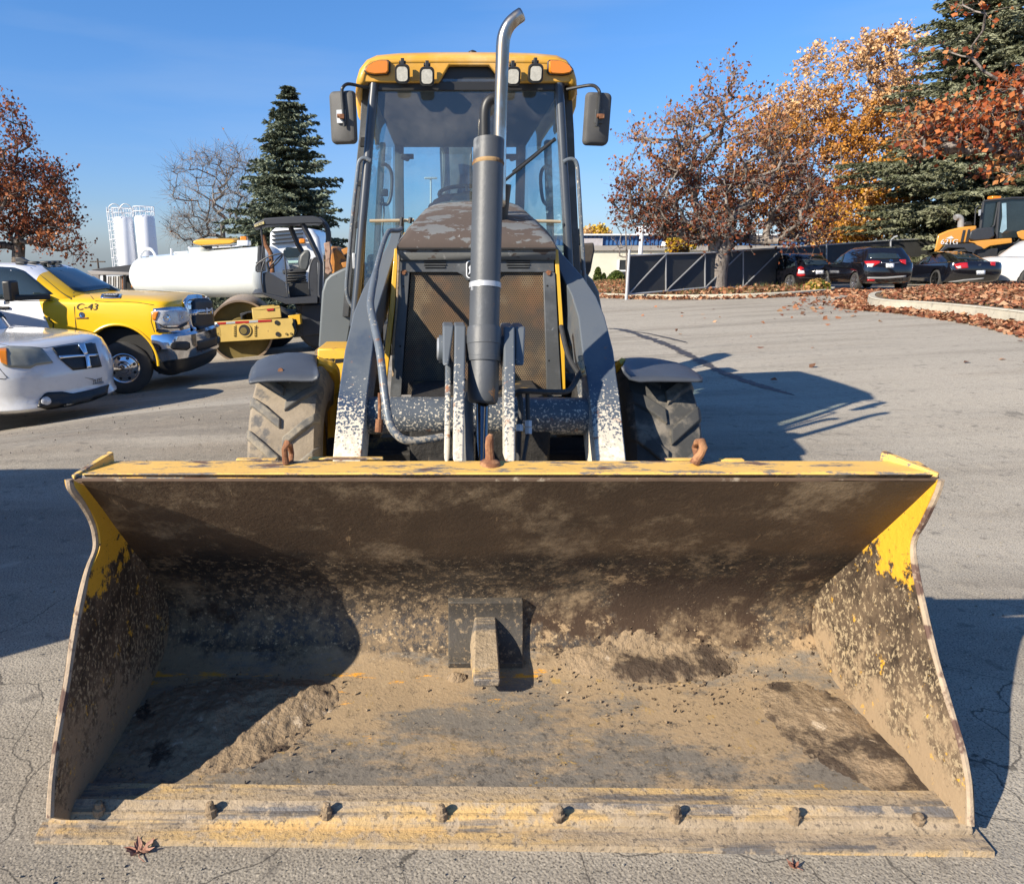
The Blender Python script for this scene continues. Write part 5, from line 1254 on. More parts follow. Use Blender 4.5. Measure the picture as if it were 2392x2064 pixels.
BB = [ring(.50, .98, .52, .95, .42, .05, 3.2, 9), ring(.55, 1.04, .50, 1.0, .45, .05, 3.2, 9), ring(.72, 1.07, .50, 1.015, .45, .05, 3.2, 9), ring(.90, 1.06, .50, 1.01, .45, .05, 3.2, 9), ring(.94, 1.02, .50, .99, .45, .05, 3.2, 9)]
bump = shell('front_bumper', BB, M_chrome, pick)
VL = [ring(.30, .90, .5, .84, .4, .05, 3.2, 9), ring(.40, .98, .5, .92, .42, .05, 3.2, 9), ring(.51, .99, .5, .95, .42, .05, 3.2, 9)]
shell('valance', VL, M_black, pick)
bw = bvh_world([pb, pc]); bb = bvh_world([bump])
Zp = lambda x, y: ((0+x*.27959)/K, (560+y*.27959)/K)          # detail crop -> measuring grid
ZZ = lambda pts: [Zp(*q) for q in pts]
wrap(bw, 'windscreen', ZZ([(330, 208), (420, 203), (520, 206), (610, 215)]), ZZ([(612, 425), (700, 440), (840, 418), (985, 402)]), M_vglass, pc, .008, 18, 6)
wrap(bw, 'side_window', ZZ([(-160, 232), (0, 228), (120, 236), (200, 262)]), ZZ([(-160, 498), (100, 500), (300, 500), (440, 452)]), M_vglass, pc, .008, 14, 6)
wrap(bw, 'grille_surround', ZZ([(1520, 520), (1560, 482), (1640, 472), (1720, 485), (1752, 520)]), ZZ([(1590, 740), (1625, 775), (1690, 775), (1750, 760), (1772, 740)]), M_chrome, pb, .03, 14, 8)
gr = wrap(bw, 'grille', ZZ([(1590, 520), (1625, 502), (1700, 500), (1740, 520)]), ZZ([(1592, 715), (1640, 742), (1710, 745), (1762, 725)]), M_black, pb, .05, 12, 8)
wrap(bw, 'grille_bar', ZZ([(1588, 590), (1660, 590), (1768, 578)]), ZZ([(1590, 632), (1662, 625), (1770, 615)]), M_chrome, gr, .066, 8, 2)
wrap(bw, 'headlamp_surround', ZZ([(1282, 575), (1400, 562), (1585, 560)]), ZZ([(1310, 770), (1480, 780), (1600, 772)]), M_chrome, pb, .014, 14, 6)
hl = wrap(bw, 'headlamp', ZZ([(1272, 602), (1330, 590), (1450, 590), (1580, 582)]), ZZ([(1285, 668), (1360, 718), (1480, 715), (1580, 672)]), M_clear, pb, .030, 14, 6)
wrap(bw, 'turn_signal', ZZ([(1280, 608), (1300, 602), (1328, 600)]), ZZ([(1285, 665), (1300, 672), (1312, 672)]), M_amber, hl, .038, 4, 4)
wrap(bw, 'lamp_lower_trim', ZZ([(1320, 690), (1370, 728), (1480, 728), (1545, 690)]), ZZ([(1335, 710), (1380, 742), (1480, 742), (1540, 712)]), M_black, hl, .034, 10, 2)
wrap(bb, 'fog_recess', ZZ([(1425, 868), (1450, 850), (1560, 848), (1585, 862)]), ZZ([(1420, 895), (1440, 918), (1560, 924), (1588, 900)]), M_black, bump, .006, 10, 4)
wrap(bb, 'lower_grille', ZZ([(1650, 845), (1700, 835), (1808, 812)]), ZZ([(1652, 925), (1720, 915), (1812, 880)]), M_black, bump, .006, 10, 4)
badge = wrap(bw, 'fender_badge', ZZ([(850, 458), (930, 452), (1018, 458)]), ZZ([(838, 490), (920, 494), (1002, 492)]), M_chrome, pb, .008, 6, 2)
wrap(bw, 'badge_centre', ZZ([(872, 462), (940, 457), (1000, 462)]), ZZ([(860, 486), (930, 489), (985, 488)]), M_black, badge, .014, 6, 2)
def on_body(bvh, px, py):
    d = ray(px, py).normalized(); h, n_, _, _ = bvh.ray_cast(Vector((0, 0, CAMH)), d)
    if n_.dot(d) > 0: n_ = -n_
    return h, n_
def body_text(bvh, body, px, py, size, m, parent, off=.006, xdir=None, sx=1, shear=0, name='lettering'):
    h, n_ = on_body(bvh, px, py); x = xdir or fw_; return text(name, body, size, m, frame4(h+n_*off, x, n_.cross(x)), parent, .001, shear=shear, sx=sx)
M_ink = mat('black_lettering', lin(.01), .5); M_inkw = mat('white_lettering', lin(.7), .4); M_inkg = mat('grey_lettering', lin(.25), .5)
body_text(bw, 'C-43', *Zp(724, 562), .135, M_ink, pb, shear=.25, sx=1.25)
body_text(bw, '3500', *Zp(925, 473), .075, M_inkw, badge, off=.030, shear=.2, sx=1.3)
hr_, nr_ = on_body(bw, *Zp(1700, 600)); text('lettering', 'RAM', .15, M_inkw, frame4(hr_-ray(*Zp(1700, 600)).normalized()*.16, (.72, .69, 0), (0, 0, 1)), gr, .004, sx=1.15)
body_text(bw, 'S', *Zp(8, 640), .40, M_ink, pb)
h, n_ = on_body(bw, *Zp(684, 628))
mb = MB(); mb.lathe(h+n_*.002, n_, [(0, .045), (.004, .045), (.004, .028), (.0035, .026), (.0035, .002)], 14); mb.build('engine_badge', M_chrome, pb, smooth=True, auto=30)
wrap(bw, 'badge_strip', ZZ([(638, 650), (738, 648)]), ZZ([(638, 660), (738, 659)]), M_rust, pb, .005, 4, 1)
mb = MB()
pts = [(395, 650), (412, 650), (412, 672), (428, 672), (428, 690), (446, 690), (446, 735)]
for i in range(len(pts)-1):
    a, _ = on_body(bw, *Zp(*pts[i])); b, _ = on_body(bw, *Zp(*pts[i+1])); mb.beam(a+n_*.004, b+n_*.004, .012, .012)
mb.build('stair_logo', M_ink, pb)
# panel gaps
M_gap = mat('panel_gap', lin(.02), .8)
for pts in ([(615, 440), (622, 560), (632, 700), (640, 780)], [(-20, 505), (300, 512), (440, 508)]):
    mb = MB(); P_ = []
    for q in pts:
        a, nn_ = on_body(bw, *Zp(*q)); P_.append(a+nn_*.001)
    mb.tube(P_, .006, 5); mb.build('panel_gap', M_gap, pb)
# fender flare and wheels
for sy in (-1, 1):
    mb = MB()
    for k_ in range(25):
        pass
    arc = [Vector((cos(a)*.585, sy*1.0, .50+sin(a)*.585)) for a in np.linspace(-.08, pi+.08, 26)]
    mb.tube(arc, .022, 8); mb.build('wheel_arch', M_two, pick, smooth=True, world=False)
    mb = MB(); mb.box((0, sy*.6, .75), (.9, .5, .5)); mb.build('wheel_well', M_dark, pick, world=False)
for x_, y_, sd_ in ((0, -.87, -1), (0, .87, 1), (-3.55, -.9, -1), (-3.55, .9, 1)):
    wheel(pick, x_, y_, .405, .245, sd_, 'dually', .225, steer=radians(14) if x_ == 0 else 0)
seam(bw, ZZ([(618, 432), (700, 445), (748, 455), (775, 490), (800, 512), (900, 518), (1020, 516), (1150, 524), (1285, 545)]), pb, .005)
seam(bw, ZZ([(985, 405), (1100, 405), (1300, 412), (1500, 440), (1580, 470)]), pb, .004)
seam(bw, ZZ([(255, 232), (380, 330), (500, 430), (600, 500)]), pb, .006)
seam(bw, ZZ([(1268, 600), (1262, 680), (1290, 770)]), pb, .005)
for q_, r_ in (((1385, 655), .062), ((1500, 650), .055)):
    h, n_ = on_body(bw, *Zp(*q_)); mb = MB(); mb.lathe(h+n_*.032, n_, [(0, r_), (.012, r_*.95), (.006, r_*.7), (.012, r_*.3), (.012, .002)], 18); mb.build('projector_lens', M_chrome, hl, smooth=True)
# towing mirror
def lw(o, x, y, z): return wmat(o) @ Vector((x, y, z))
mb = MB(); mb.box((-1.38, -1.32, 1.60), (.13, .22, .30)); tm = mb.build('towing_mirror', M_black, pick, world=False, bevel=.03, seg=3)
mb = MB(); mb.beam((-1.36, -1.32, 1.50), (-1.0, -.98, 1.49), .10, .075); mb.build('mirror_arm', M_black, pick, world=False, bevel=.015)
mb = MB(); mb.box((-1.47, -1.32, 1.43), (.03, .12, .05)); mb.build('mirror_lamp', M_white, pick, world=False, bevel=.01)
for k_, y_ in enumerate((-.5, -.25, 0, .25, .5)):
    mb = MB(); mb.box((-1.56-.05*abs(k_-2), y_, 1.985), (.16, .09, .045)); mb.build('roof_marker_lamp', M_black, pick, world=False, bevel=.015)
mb = MB(); mb.prism([(-1.95, -.15, 1.97), (-1.70, -.15, 1.97), (-1.88, -.15, 2.07), (-1.98, -.15, 2.06)], (0, .08, 0)); mb.build('shark_fin', M_black, pick, world=False, bevel=.01)
for sx_ in (-1,):
    mb = MB(); mb.box((-1.75, -1.005, 1.33), (.22, .03, .035)); mb.build('door_handle', M_black, pick, world=False, bevel=.01)

# ---------------------------------------------------------------- white minivan nose
vh = radians(-20); vo = Vector((-4.30, 8.78, 0)); vz = terr(vo.x, vo.y)-.03
van = empty('minivan', (vo.x, vo.y, vz), vh, 'white minivan with chrome cross grille, its nose poking in at the left edge', 'minivan')
M_vwhite = mat('minivan_white', lin(.60, .60, .60), .2, coat=1.0, layers=[dict(col=lin(.36, .34, .31), s=12, t=.70, w=.2, d=9, z=[(.50, .2, .2)], a=.35, rough=.6)])
V1 = [ring(.17, -.16, -4.9, .84, .85, .5, 2.6, 4), ring(.22, .0, -4.95, .93, .85, .5, 2.6, 4), ring(.25, .025, -5.0, .955, .85, .5, 2.6, 4), ring(.275, .02, -5.0, .955, .85, .5, 2.6, 4), ring(.31, -.01, -5.0, .955, .85, .5, 2.6, 4), ring(.42, -.03, -5.0, .965, .82, .5, 2.6, 4), ring(.58, -.01, -5.0, .985, .80, .5, 2.6, 4),
      ring(.70, -.05, -5.0, .99, .80, .5, 2.6, 4), ring(.82, -.11, -5.0, .99, .80, .5, 2.6, 4), ring(.90, -.17, -5.0, .985, .82, .5, 2.6, 4, zr=1.0), ring(.945, -.25, -4.98, .95, .86, .5, 2.5, 4, zr=1.06), ring(.965, -.40, -4.95, .88, .9, .5, 2.4, 4, zr=1.04), ring(.98, -.62, -4.9, .78, .8, .5, 2.4, 4, zr=1.06), ring(.99, -.85, -4.8, .6, .6, .5, 2.4, 4, zr=1.06)]
vb = shell('body', V1, M_vwhite, van)
carve(vb, [(-.98, .33, .40, -1.2, -.6), (-.98, .33, .40, .6, 1.2)])
V2 = [ring(.98, -1.75, -4.95, .95, .9, .4, 3, 5), ring(1.10, -1.85, -4.95, .94, .9, .4, 3, 5), ring(1.40, -2.2, -4.9, .86, .8, .4, 3, 5), ring(1.66, -2.6, -4.8, .77, .7, .4, 3, 5), ring(1.72, -2.3, -4.7, .66, .6, .4, 3, 5), ring(1.75, -2.7, -4.4, .4, .4, .4, 3, 5)]
vc = shell('cabin', V2, M_vwhite, van)
mb = MB(); mb.prism([(-1.88, -.60, 1.14), (-1.88, .60, 1.14), (-2.55, .55, 1.60), (-2.55, -.55, 1.60)], (.03, 0, .03)); mb.build('windscreen', M_vglass, van, world=False)
mb = MB(); mb.prism([(-1.6, -.90, 1.15), (-4.5, -.915, 1.15), (-4.5, -.80, 1.60), (-2.3, -.795, 1.60)], (0, -.02, .004)); mb.build('side_window', M_vglass, van, world=False)
wv = bvh_world([vb])
seam(wv, ZZ([(-10, 870), (80, 888), (250, 893), (380, 905), (520, 880), (640, 862), (770, 862)]), vb)
seam(wv, ZZ([(-5, 1075), (60, 1150), (40, 1165), (-10, 1160)]), vb)
seam(wv, ZZ([(-5, 1500), (200, 1470), (450, 1430), (700, 1385), (900, 1320)]), vb, .006)
wrap(wv, 'headlamp', ZZ([(-30, 915), (80, 895), (250, 900), (350, 915)]), ZZ([(10, 1030), (40, 1062), (250, 1078), (300, 1050), (440, 1030)]), mat('hazed_headlamp', lin(.22, .22, .18), .3, coat=.4, var=.35, vs=5), vb, .012, 16, 6)
wrap(wv, 'turn_signal', ZZ([(-30, 925), (60, 918)]), ZZ([(8, 1026), (65, 1052)]), M_amber, vb, .018, 6, 5)
M_gblk = mat('grille_mesh_black', lin(.008), .35, bump=.6, bs=90, bd=.01)
vg = wrap(wv, 'grille', ZZ([(430, 905), (560, 885), (690, 872), (790, 868)]), ZZ([(500, 1000), (610, 1092), (720, 1080), (845, 1062)]), M_gblk, vb, .010, 16, 8)
wrap(wv, 'grille_cross', ZZ([(480, 978), (640, 968), (800, 962)]), ZZ([(492, 1000), (650, 985), (805, 980)]), M_chrome, vg, .026, 10, 2)
wrap(wv, 'grille_cross', ZZ([(640, 885), (690, 876)]), ZZ([(690, 968), (716, 962)]), M_chrome, vg, .030, 4, 6)
wrap(wv, 'grille_cross', ZZ([(698, 970), (722, 968)]), ZZ([(712, 1078), (745, 1076)]), M_chrome, vg, .030, 4, 6)
lg = wrap(wv, 'lower_grille', ZZ([(330, 1330), (380, 1275), (520, 1268), (600, 1285), (760, 1250), (905, 1208)]), ZZ([(310, 1400), (400, 1412), (600, 1380), (760, 1340), (890, 1290)]), M_gblk, vb, .010, 20, 5)
h, n_ = on_body(wv, *Zp(380, 1350)); mb = MB(); mb.lathe(h+n_*.012, n_, [(0, .058), (.014, .055), (.024, .038), (.026, .002)], 20); mb.build('fog_lamp', M_clear, lg, smooth=True)
vfw = Vector((cos(vh), sin(vh), 0)); vlf = Vector((-sin(vh), cos(vh), 0))
h, n_ = on_body(wv, *Zp(808, 1178)); xd = Vector((0, 0, 1)).cross(n_).normalized()
text('lettering', 'PLESS', .075, M_ink, frame4(h+n_*.010, xd, n_.cross(xd)), vb, .001, shear=.2)
wrap(wv, 'sticker_stripe', ZZ([(705, 1148), (780, 1160)]), ZZ([(715, 1152), (778, 1168)]), M_inkg, vb, .005, 5, 1)
wrap(wv, 'sticker_swoosh', ZZ([(770, 1205), (820, 1195), (860, 1180)]), ZZ([(775, 1210), (840, 1205), (862, 1196)]), M_inkg, vb, .005, 5, 1)
for sy in (-1, 1): wheel(van, -.98, sy*.86, .33, .21, sy, 'alloy', .21); wheel(van, -4.05, sy*.86, .33, .21, sy, 'alloy', .21)
mb = MB(); mb.box((-1.0, 0, .40), (.8, 1.5, .4)); mb.build('underbody', M_dark, van, world=False)

# ---------------------------------------------------------------- parked van off to the left whose shadow reaches the bucket
bx_ = empty('box_van', (-5.0, 2.42, 0), radians(-3), 'vehicle just left of the frame, seen only by the long shadow beside the bucket', 'van')
Q = [ring(.30, 2.1, -2.1, .90, .5, .2, 4, 6), ring(.6, 2.15, -2.15, .93, .5, .2, 4, 6), ring(1.15, 2.1, -2.15, .93, .5, .2, 4, 6), ring(1.62, 1.6, -2.12, .86, .4, .2, 4, 6), ring(1.72, 1.3, -2.0, .78, .4, .2, 4, 6)]
shell('body', Q, M_vwhite, bx_)
mb = MB(); mb.box((-.3, -.905, 1.35), (2.4, .06, .34)); mb.build('side_window', M_vglass, bx_, world=False, bevel=.02)
for x_ in (1.35, -1.4):
    for sy in (-1, 1): wheel(bx_, x_, sy*.82, .33, .21, sy, 'alloy', .21)

# ---------------------------------------------------------------- black cars by the fence
def lz_(px, py, s=None): return (px, py)
Z4 = lambda x, y: ((1700+x*.33398)/K, (520+y*.33398)/K)       # parked-car crop -> measuring grid
Z4L = lambda pts: [Z4(*q) for q in pts]
def car(name, contact_px, heading, L, Wd, H, ro, fo, belt, R, rings_low, rings_top, label, cat, style, rimr, group=None, dz=0):
    c = G(*contact_px); a = radians(heading); f_ = Vector((cos(a), sin(a), 0)); l_ = Vector((-sin(a), cos(a), 0))
    o = c-f_*ro-l_*(Wd/2-.10)
    e = empty(name, (o.x, o.y, c.z+dz), a, label, cat, group)
    b = shell('body', rings_low, M_vblack, e); carve(b, [(ro, R, R+.06, Wd/2-.35, Wd), (ro, R, R+.06, -Wd, -Wd/2+.35), (L-fo, R, R+.06, Wd/2-.35, Wd)])
    t = shell('cabin', rings_top, M_vblack, e)
    mb = MB(); mb.box((L/2, 0, .42), (L*.8, Wd*.75, .3)); mb.build('underbody', M_dark, e, world=False)
    for x_, sy in ((ro, 1), (ro, -1), (L-fo, 1), (L-fo, -1)): wheel(e, x_, sy*(Wd/2-.10), R, .2, sy, style, rimr)
    return e, b, t, bvh_world([b, t]), f_
def low(L, Wd, zs):  # zs: list of (z, xf, xr, wfac, zr)
    return [ring(z, xf, xr, Wd/2*wf, .7, .45, 2.8, 3.2, zr=zr) for z, xf, xr, wf, zr in zs]
L, Wd, H = 4.05, 1.70, 1.47
e1, b1, t1, bv, f_ = car('hatchback_car', (1598.5, 586), 101, L, Wd, H, .68, .83, .95, .30,
    low(L, Wd, [(.20, L-.1, .14, .93, .22), (.32, L, .04, .97, .32), (.55, L, 0, 1, .55), (.70, L-.1, .03, 1, .80), (.76, L-.25, .08, .97, .92), (.80, L-.45, .12, .90, .96), (.84, L-.8, .3, .7, .97)]),
    [ring(.86, L-.9, .10, .80, .9, .4, 3, 3, zr=.94), ring(1.15, L-1.35, .25, .745, .8, .4, 3, 3), ring(1.36, L-1.8, .55, .67, .7, .4, 3, 3), ring(1.44, L-2.1, .72, .58, .6, .4, 3, 3), ring(1.47, L-2.4, 1.1, .4, .4, .3, 3, 3)],
    'small dark blue-black hatchback, leftmost of the three parked cars', 'car', 'alloy', .20, 'dark cars parked along the fence')
wrap(bv, 'side_window', Z4L([(308, 300), (350, 268), (400, 258)]), Z4L([(298, 332), (350, 330), (395, 322)]), M_vglass, t1, .01, 8, 4)
wrap(bv, 'side_window', Z4L([(410, 258), (440, 255), (468, 270)]), Z4L([(405, 320), (440, 315), (472, 302)]), M_vglass, t1, .01, 8, 4)
wrap(bv, 'rear_window', Z4L([(520, 258), (600, 255), (690, 258)]), Z4L([(545, 296), (640, 300), (722, 296)]), M_vglass, t1, .01, 10, 4)
wrap(bv, 'tail_lamp', Z4L([(492, 315), (510, 308), (530, 316)]), Z4L([(484, 372), (510, 378), (543, 372)]), M_tail, b1, .02, 6, 5)
wrap(bv, 'lamp_lens', Z4L([(496, 335), (532, 335)]), Z4L([(490, 358), (538, 358)]), M_clear, b1, .028, 6, 3)
wrap(bv, 'tail_lamp', Z4L([(742, 310), (755, 318)]), Z4L([(733, 362), (758, 362)]), M_tail, b1, .02, 4, 5)
wrap(bv, 'licence_plate', Z4L([(613, 334), (669, 334)]), Z4L([(613, 362), (669, 362)]), M_plate, b1, .03, 4, 2)
wrap(bv, 'sticker', Z4L([(696, 326), (705, 326)]), Z4L([(692, 360), (700, 360)]), M_white, b1, .02, 2, 2)
wrap(bv, 'bumper_crease', Z4L([(500, 383), (620, 386), (750, 380)]), Z4L([(500, 387), (620, 390), (750, 384)]), M_gap, b1, .01, 12, 1)
mb = MB(); mb.box(wmat(e1) @ Vector((2.55, .92, .98)), (.14, .1, .12)); mb.build('door_mirror', M_vblack, e1, bevel=.03)
L, Wd, H = 4.30, 1.78, 1.60
e2, b2, t2, bv, f_ = car('crossover_car', (1730, 588.5), 84, L, Wd, H, .80, .85, 1.0, .335,
    low(L, Wd, [(.26, L-.1, .16, .93, .30), (.38, L, .04, .98, .40), (.62, L, 0, 1, .62), (.80, L-.1, .02, 1, .88), (.90, L-.25, .06, .98, 1.04), (.95, L-.5, .12, .9, 1.10), (1.0, L-.9, .4, .7, 1.1)]),
    [ring(.98, L-.85, .10, .86, .9, .4, 3, 3, zr=1.04), ring(1.25, L-1.35, .22, .79, .8, .4, 3, 3), ring(1.48, L-1.9, .42, .69, .7, .4, 3, 3), ring(1.56, L-2.2, .45, .60, .6, .4, 3, 3), ring(1.60, L-2.6, .9, .4, .4, .3, 3, 3)],
    'glossy black crossover, middle one of the three parked cars', 'car', 'alloy', .24, 'dark cars parked along the fence')
wrap(bv, 'side_window', Z4L([(735, 268), (770, 235), (818, 222)]), Z4L([(722, 296), (770, 288), (800, 275)]), M_vglass, t2, .01, 8, 4)
wrap(bv, 'rear_window', Z4L([(985, 218), (1080, 212), (1185, 218)]), Z4L([(985, 250), (1080, 256), (1212, 252)]), M_vglass, t2, .01, 10, 4)
wrap(bv, 'tail_lamp', Z4L([(952, 272), (1010, 268), (1068, 272)]), Z4L([(975, 300), (1010, 312), (1062, 284)]), M_tail, b2, .02, 8, 4)
wrap(bv, 'lamp_lens', Z4L([(968, 290), (1025, 288)]), Z4L([(985, 310), (1010, 313)]), M_clear, b2, .028, 5, 3)
wrap(bv, 'tail_lamp', Z4L([(1198, 262), (1246, 260)]), Z4L([(1210, 280), (1244, 296)]), M_tail, b2, .02, 6, 4)
wrap(bv, 'licence_plate', Z4L([(1104, 288), (1160, 288)]), Z4L([(1104, 315), (1160, 315)]), M_plate, b2, .03, 4, 2)
wrap(bv, 'chrome_strip', Z4L([(1068, 280), (1140, 282), (1200, 278)]), Z4L([(1068, 284), (1140, 286), (1200, 282)]), M_alloy, b2, .02, 8, 1)
wrap(bv, 'bumper_trim', Z4L([(975, 380), (1100, 380), (1245, 368)]), Z4L([(978, 392), (1100, 394), (1245, 382)]), M_inkg, b2, .02, 12, 1)
wrap(bv, 'reflector', Z4L([(975, 396), (1028, 396)]), Z4L([(975, 408), (1028, 408)]), M_tail, b2, .02, 4, 1)
h, n_ = on_body(bv, *Z4(1141, 268)); mb = MB(); mb.lathe(h, n_, [(0, .06), (.03, .055), (.031, .02)], 14); mb.build('round_emblem', M_chrome, b2, smooth=True)
L, Wd, H = 4.78, 1.92, 1.38
e3, b3, t3, bv, f_ = car('coupe_car', (1893, 583), 82, L, Wd, H, 1.02, .92, .9, .345,
    low(L, Wd, [(.20, L-.1, .20, .92, .26), (.32, L, .08, .97, .36), (.55, L, .0, 1, .60), (.70, L-.05, .02, .99, .86), (.76, L-.2, .05, .96, .98), (.80, L-.5, .10, .88, 1.02), (.86, L-1.0, .5, .7, 1.02)]),
    [ring(.86, L-1.3, .30, .84, 1.0, .8, 3, 3, zr=.98), ring(1.10, L-1.75, .80, .77, .9, .8, 3, 3), ring(1.28, L-2.2, 1.35, .66, .8, .8, 3, 3), ring(1.35, L-2.5, 1.7, .55, .6, .6, 3, 3), ring(1.38, L-2.75, 2.0, .35, .3, .3, 3, 3)],
    'low glossy black coupe, rightmost of the three parked cars', 'car', 'black', .26, 'dark cars parked along the fence')
wrap(bv, 'side_window', Z4L([(1290, 262), (1350, 236), (1425, 232)]), Z4L([(1282, 285), (1340, 282), (1398, 280)]), M_vglass, t3, .01, 8, 4)
wrap(bv, 'rear_window', Z4L([(1560, 218), (1640, 216), (1700, 222)]), Z4L([(1610, 252), (1700, 255), (1780, 262)]), M_vglass, t3, .01, 10, 4)
tl = wrap(bv, 'tail_lamp', Z4L([(1582, 292), (1630, 282), (1675, 280)]), Z4L([(1600, 326), (1640, 322), (1682, 318)]), M_tail, b3, .02, 8, 4)
wrap(bv, 'lamp_lens', Z4L([(1596, 308), (1626, 302)]), Z4L([(1608, 322), (1632, 320)]), M_clear, tl, .03, 4, 3)
wrap(bv, 'tail_lamp', Z4L([(1835, 276), (1872, 276)]), Z4L([(1838, 300), (1868, 304)]), M_tail, b3, .02, 6, 4)
wrap(bv, 'licence_plate', Z4L([(1738, 336), (1797, 334)]), Z4L([(1738, 362), (1797, 360)]), M_plate, b3, .03, 4, 2)
text('lettering', 'GT', .08, M_alloy, frame4(on_body(bv, *Z4(1760, 296))[0]+Vector((0, -.03, 0)), (1, 0, 0), (0, 0, 1)), b3, .002)
wrap(bv, 'bumper_trim', Z4L([(1545, 412), (1640, 398), (1790, 384)]), Z4L([(1550, 420), (1650, 410), (1790, 394)]), M_inkg, b3, .02, 12, 1)

# white utility vehicle nose at the right edge
c = G(2072, 581.5); a = radians(200); f_ = Vector((cos(a), sin(a), 0)); l_ = Vector((-sin(a), cos(a), 0)); o = c-l_*.82
su = empty('white_suv', (o.x, o.y, c.z), a, 'white sport utility vehicle with black wheels cut off by the right edge', 'suv')
Q = [ring(.25, .60, -3.6, .90, .5, .4, 2.8, 4), ring(.42, .68, -3.7, .94, .6, .4, 2.8, 4), ring(.75, .68, -3.75, .95, .6, .4, 2.8, 4), ring(1.0, .62, -3.75, .95, .6, .4, 2.8, 4, zr=1.1), ring(1.08, .48, -3.7, .90, .6, .4, 2.8, 4, zr=1.2), ring(1.14, .3, -3.6, .7, .6, .4, 2.8, 4, zr=1.2)]
sb = shell('body', Q, M_vwhite, su); carve(sb, [(0, .38, .45, .5, 1.2), (-2.8, .38, .45, .5, 1.2), (0, .38, .45, -1.2, -.5)])
Q = [ring(1.10, -.3, -3.6, .88, .7, .4, 3, 4), ring(1.45, -.85, -3.5, .80, .7, .4, 3, 4), ring(1.72, -1.3, -3.4, .70, .6, .4, 3, 4), ring(1.78, -1.6, -3.2, .5, .5, .4, 3, 4)]
shell('cabin', Q, M_vwhite, su)
for x_, sy in ((0, 1), (-2.8, 1), (0, -1), (-2.8, -1)): wheel(su, x_, sy*.82, .38, .24, sy, 'black', .26)
mb = MB(); mb.box((-.2, 0, .7), (1.0, 1.3, .5)); mb.build('underbody', M_dark, su, world=False)
# ================================================================== road roller, tanker truck, container shed, orange loader
def pr(name, pts, Y, depth, m, parent, bevel=.01, dirv=None):
    mb = MB(); e = (dirv or Vector((0, 1, 0)))*depth; mb.prism([A(x, y, Y) for x, y in pts], e); return mb.build(name, m, parent, bevel=bevel)
C7 = lambda x, y: (415.8+x*.1938, 415.8+y*.1938)
C7L = lambda pts: [C7(*q) for q in pts]
M_ryel = mat('roller_yellow', lin(.52, .36, .10), .5, var=.12, vs=4, layers=[dict(col=lin(.22, .12, .05), s=8, t=.68, w=.03)])
M_drum = mat('drum_steel', lin(.30, .22, .15), .55, .3, var=.25, vs=3)
M_drumin = mat('drum_inner_yellow', lin(.16, .115, .03), .8, var=.4, vs=2)
M_dkgrey = mat('dark_grey_frame', lin(.035, .037, .042), .45, var=.15, vs=4)
M_reds = mat('red_reflector_tape', lin(.35, .02, .02), .4)
YR = 15.6; AXV = Vector((-.20, .98, 0)).normalized()
dc = A(*C7(372, 1318), YR); rd = 63*K/FPX*(YR*.967+.5)
rb = empty('road_roller', (dc.x, dc.y, dc.z-rd), 0, 'yellow and black road roller with open canopy between the pickup and the backhoe', 'road roller')
mb = MB(); mb.lathe(dc, AXV, [(0, rd), (.04, rd+.004), (2.1, rd+.004), (2.1, rd-.04), (0.12, rd-.045), (0.0, rd-.04), (0, rd)], 64); mb.build('drum', M_drum, rb, smooth=True, auto=40)
mb = MB(); mb.lathe(dc, AXV, [(.12, rd-.04), (.16, .3), (.05, .28), (.05, .002)], 40); mb.build('drum_face', M_drumin, rb, smooth=True, auto=30)
D1 = AXV*.0
fr_ = pr('side_beam', C7L([(-60, 1225), (480, 1195), (910, 1178), (918, 1215), (905, 1240), (930, 1300), (925, 1360), (880, 1380), (700, 1395), (125, 1428), (110, 1320), (60, 1290), (-60, 1290)]), YR-.16, .12, M_ryel, rb, .01, AXV)
pr('control_box', C7L([(482, 1078), (560, 1085), (782, 1062), (795, 1172), (495, 1195), (490, 1150)]), YR-.15, .5, M_ryel, rb, .015, AXV)
pr('box_lip', C7L([(478, 1080), (560, 1090), (782, 1066), (770, 1050), (560, 1066)]), YR-.16, .5, M_ryel, rb, .004, AXV)
for a0, a1 in ((80, 215), (310, 455), (548, 688)):
    pr('reflector_stripe', C7L([(a0, 1222-(a0-80)*.055), (a1, 1216-(a0-80)*.055), (a1, 1238-(a0-80)*.055), (a0, 1246-(a0-80)*.055)]), YR-.17, .012, M_reds, rb, 0)
pr('reflector_stripe', C7L([(640, 1078), (712, 1072), (712, 1095), (640, 1100)]), YR-.17, .012, M_reds, rb, 0)
for a0, a1 in ((215, 310), (455, 548)):
    pr('silver_stripe', C7L([(a0, 1222-(a0-80)*.055), (a1, 1216-(a0-80)*.055), (a1, 1238-(a0-80)*.055), (a0, 1246-(a0-80)*.055)]), YR-.17, .012, M_steel, rb, 0)
def disc(cx, cy, r, d, m, name='hole'):
    c = A(*C7(cx, cy), YR-.17); R_ = r*.1938*K/FPX*YR*.97; mb = MB(); mb.lathe(c, (0, 1, 0), [(-d, .001), (-d, R_), (.03, R_)], 24, False); return mb.build(name, m, rb, smooth=True, auto=30)
disc(408, 1300, 72, .012, M_ryel, 'hub_ring'); disc(408, 1300, 58, .018, M_dark); disc(400, 1305, 36, .024, M_drumin, 'hub')
disc(745, 1222, 24, .012, M_dark); disc(755, 1342, 24, .012, M_dark); disc(843, 1340, 12, .012, M_drumin, 'bolt'); disc(893, 1338, 12, .012, M_drumin, 'bolt')
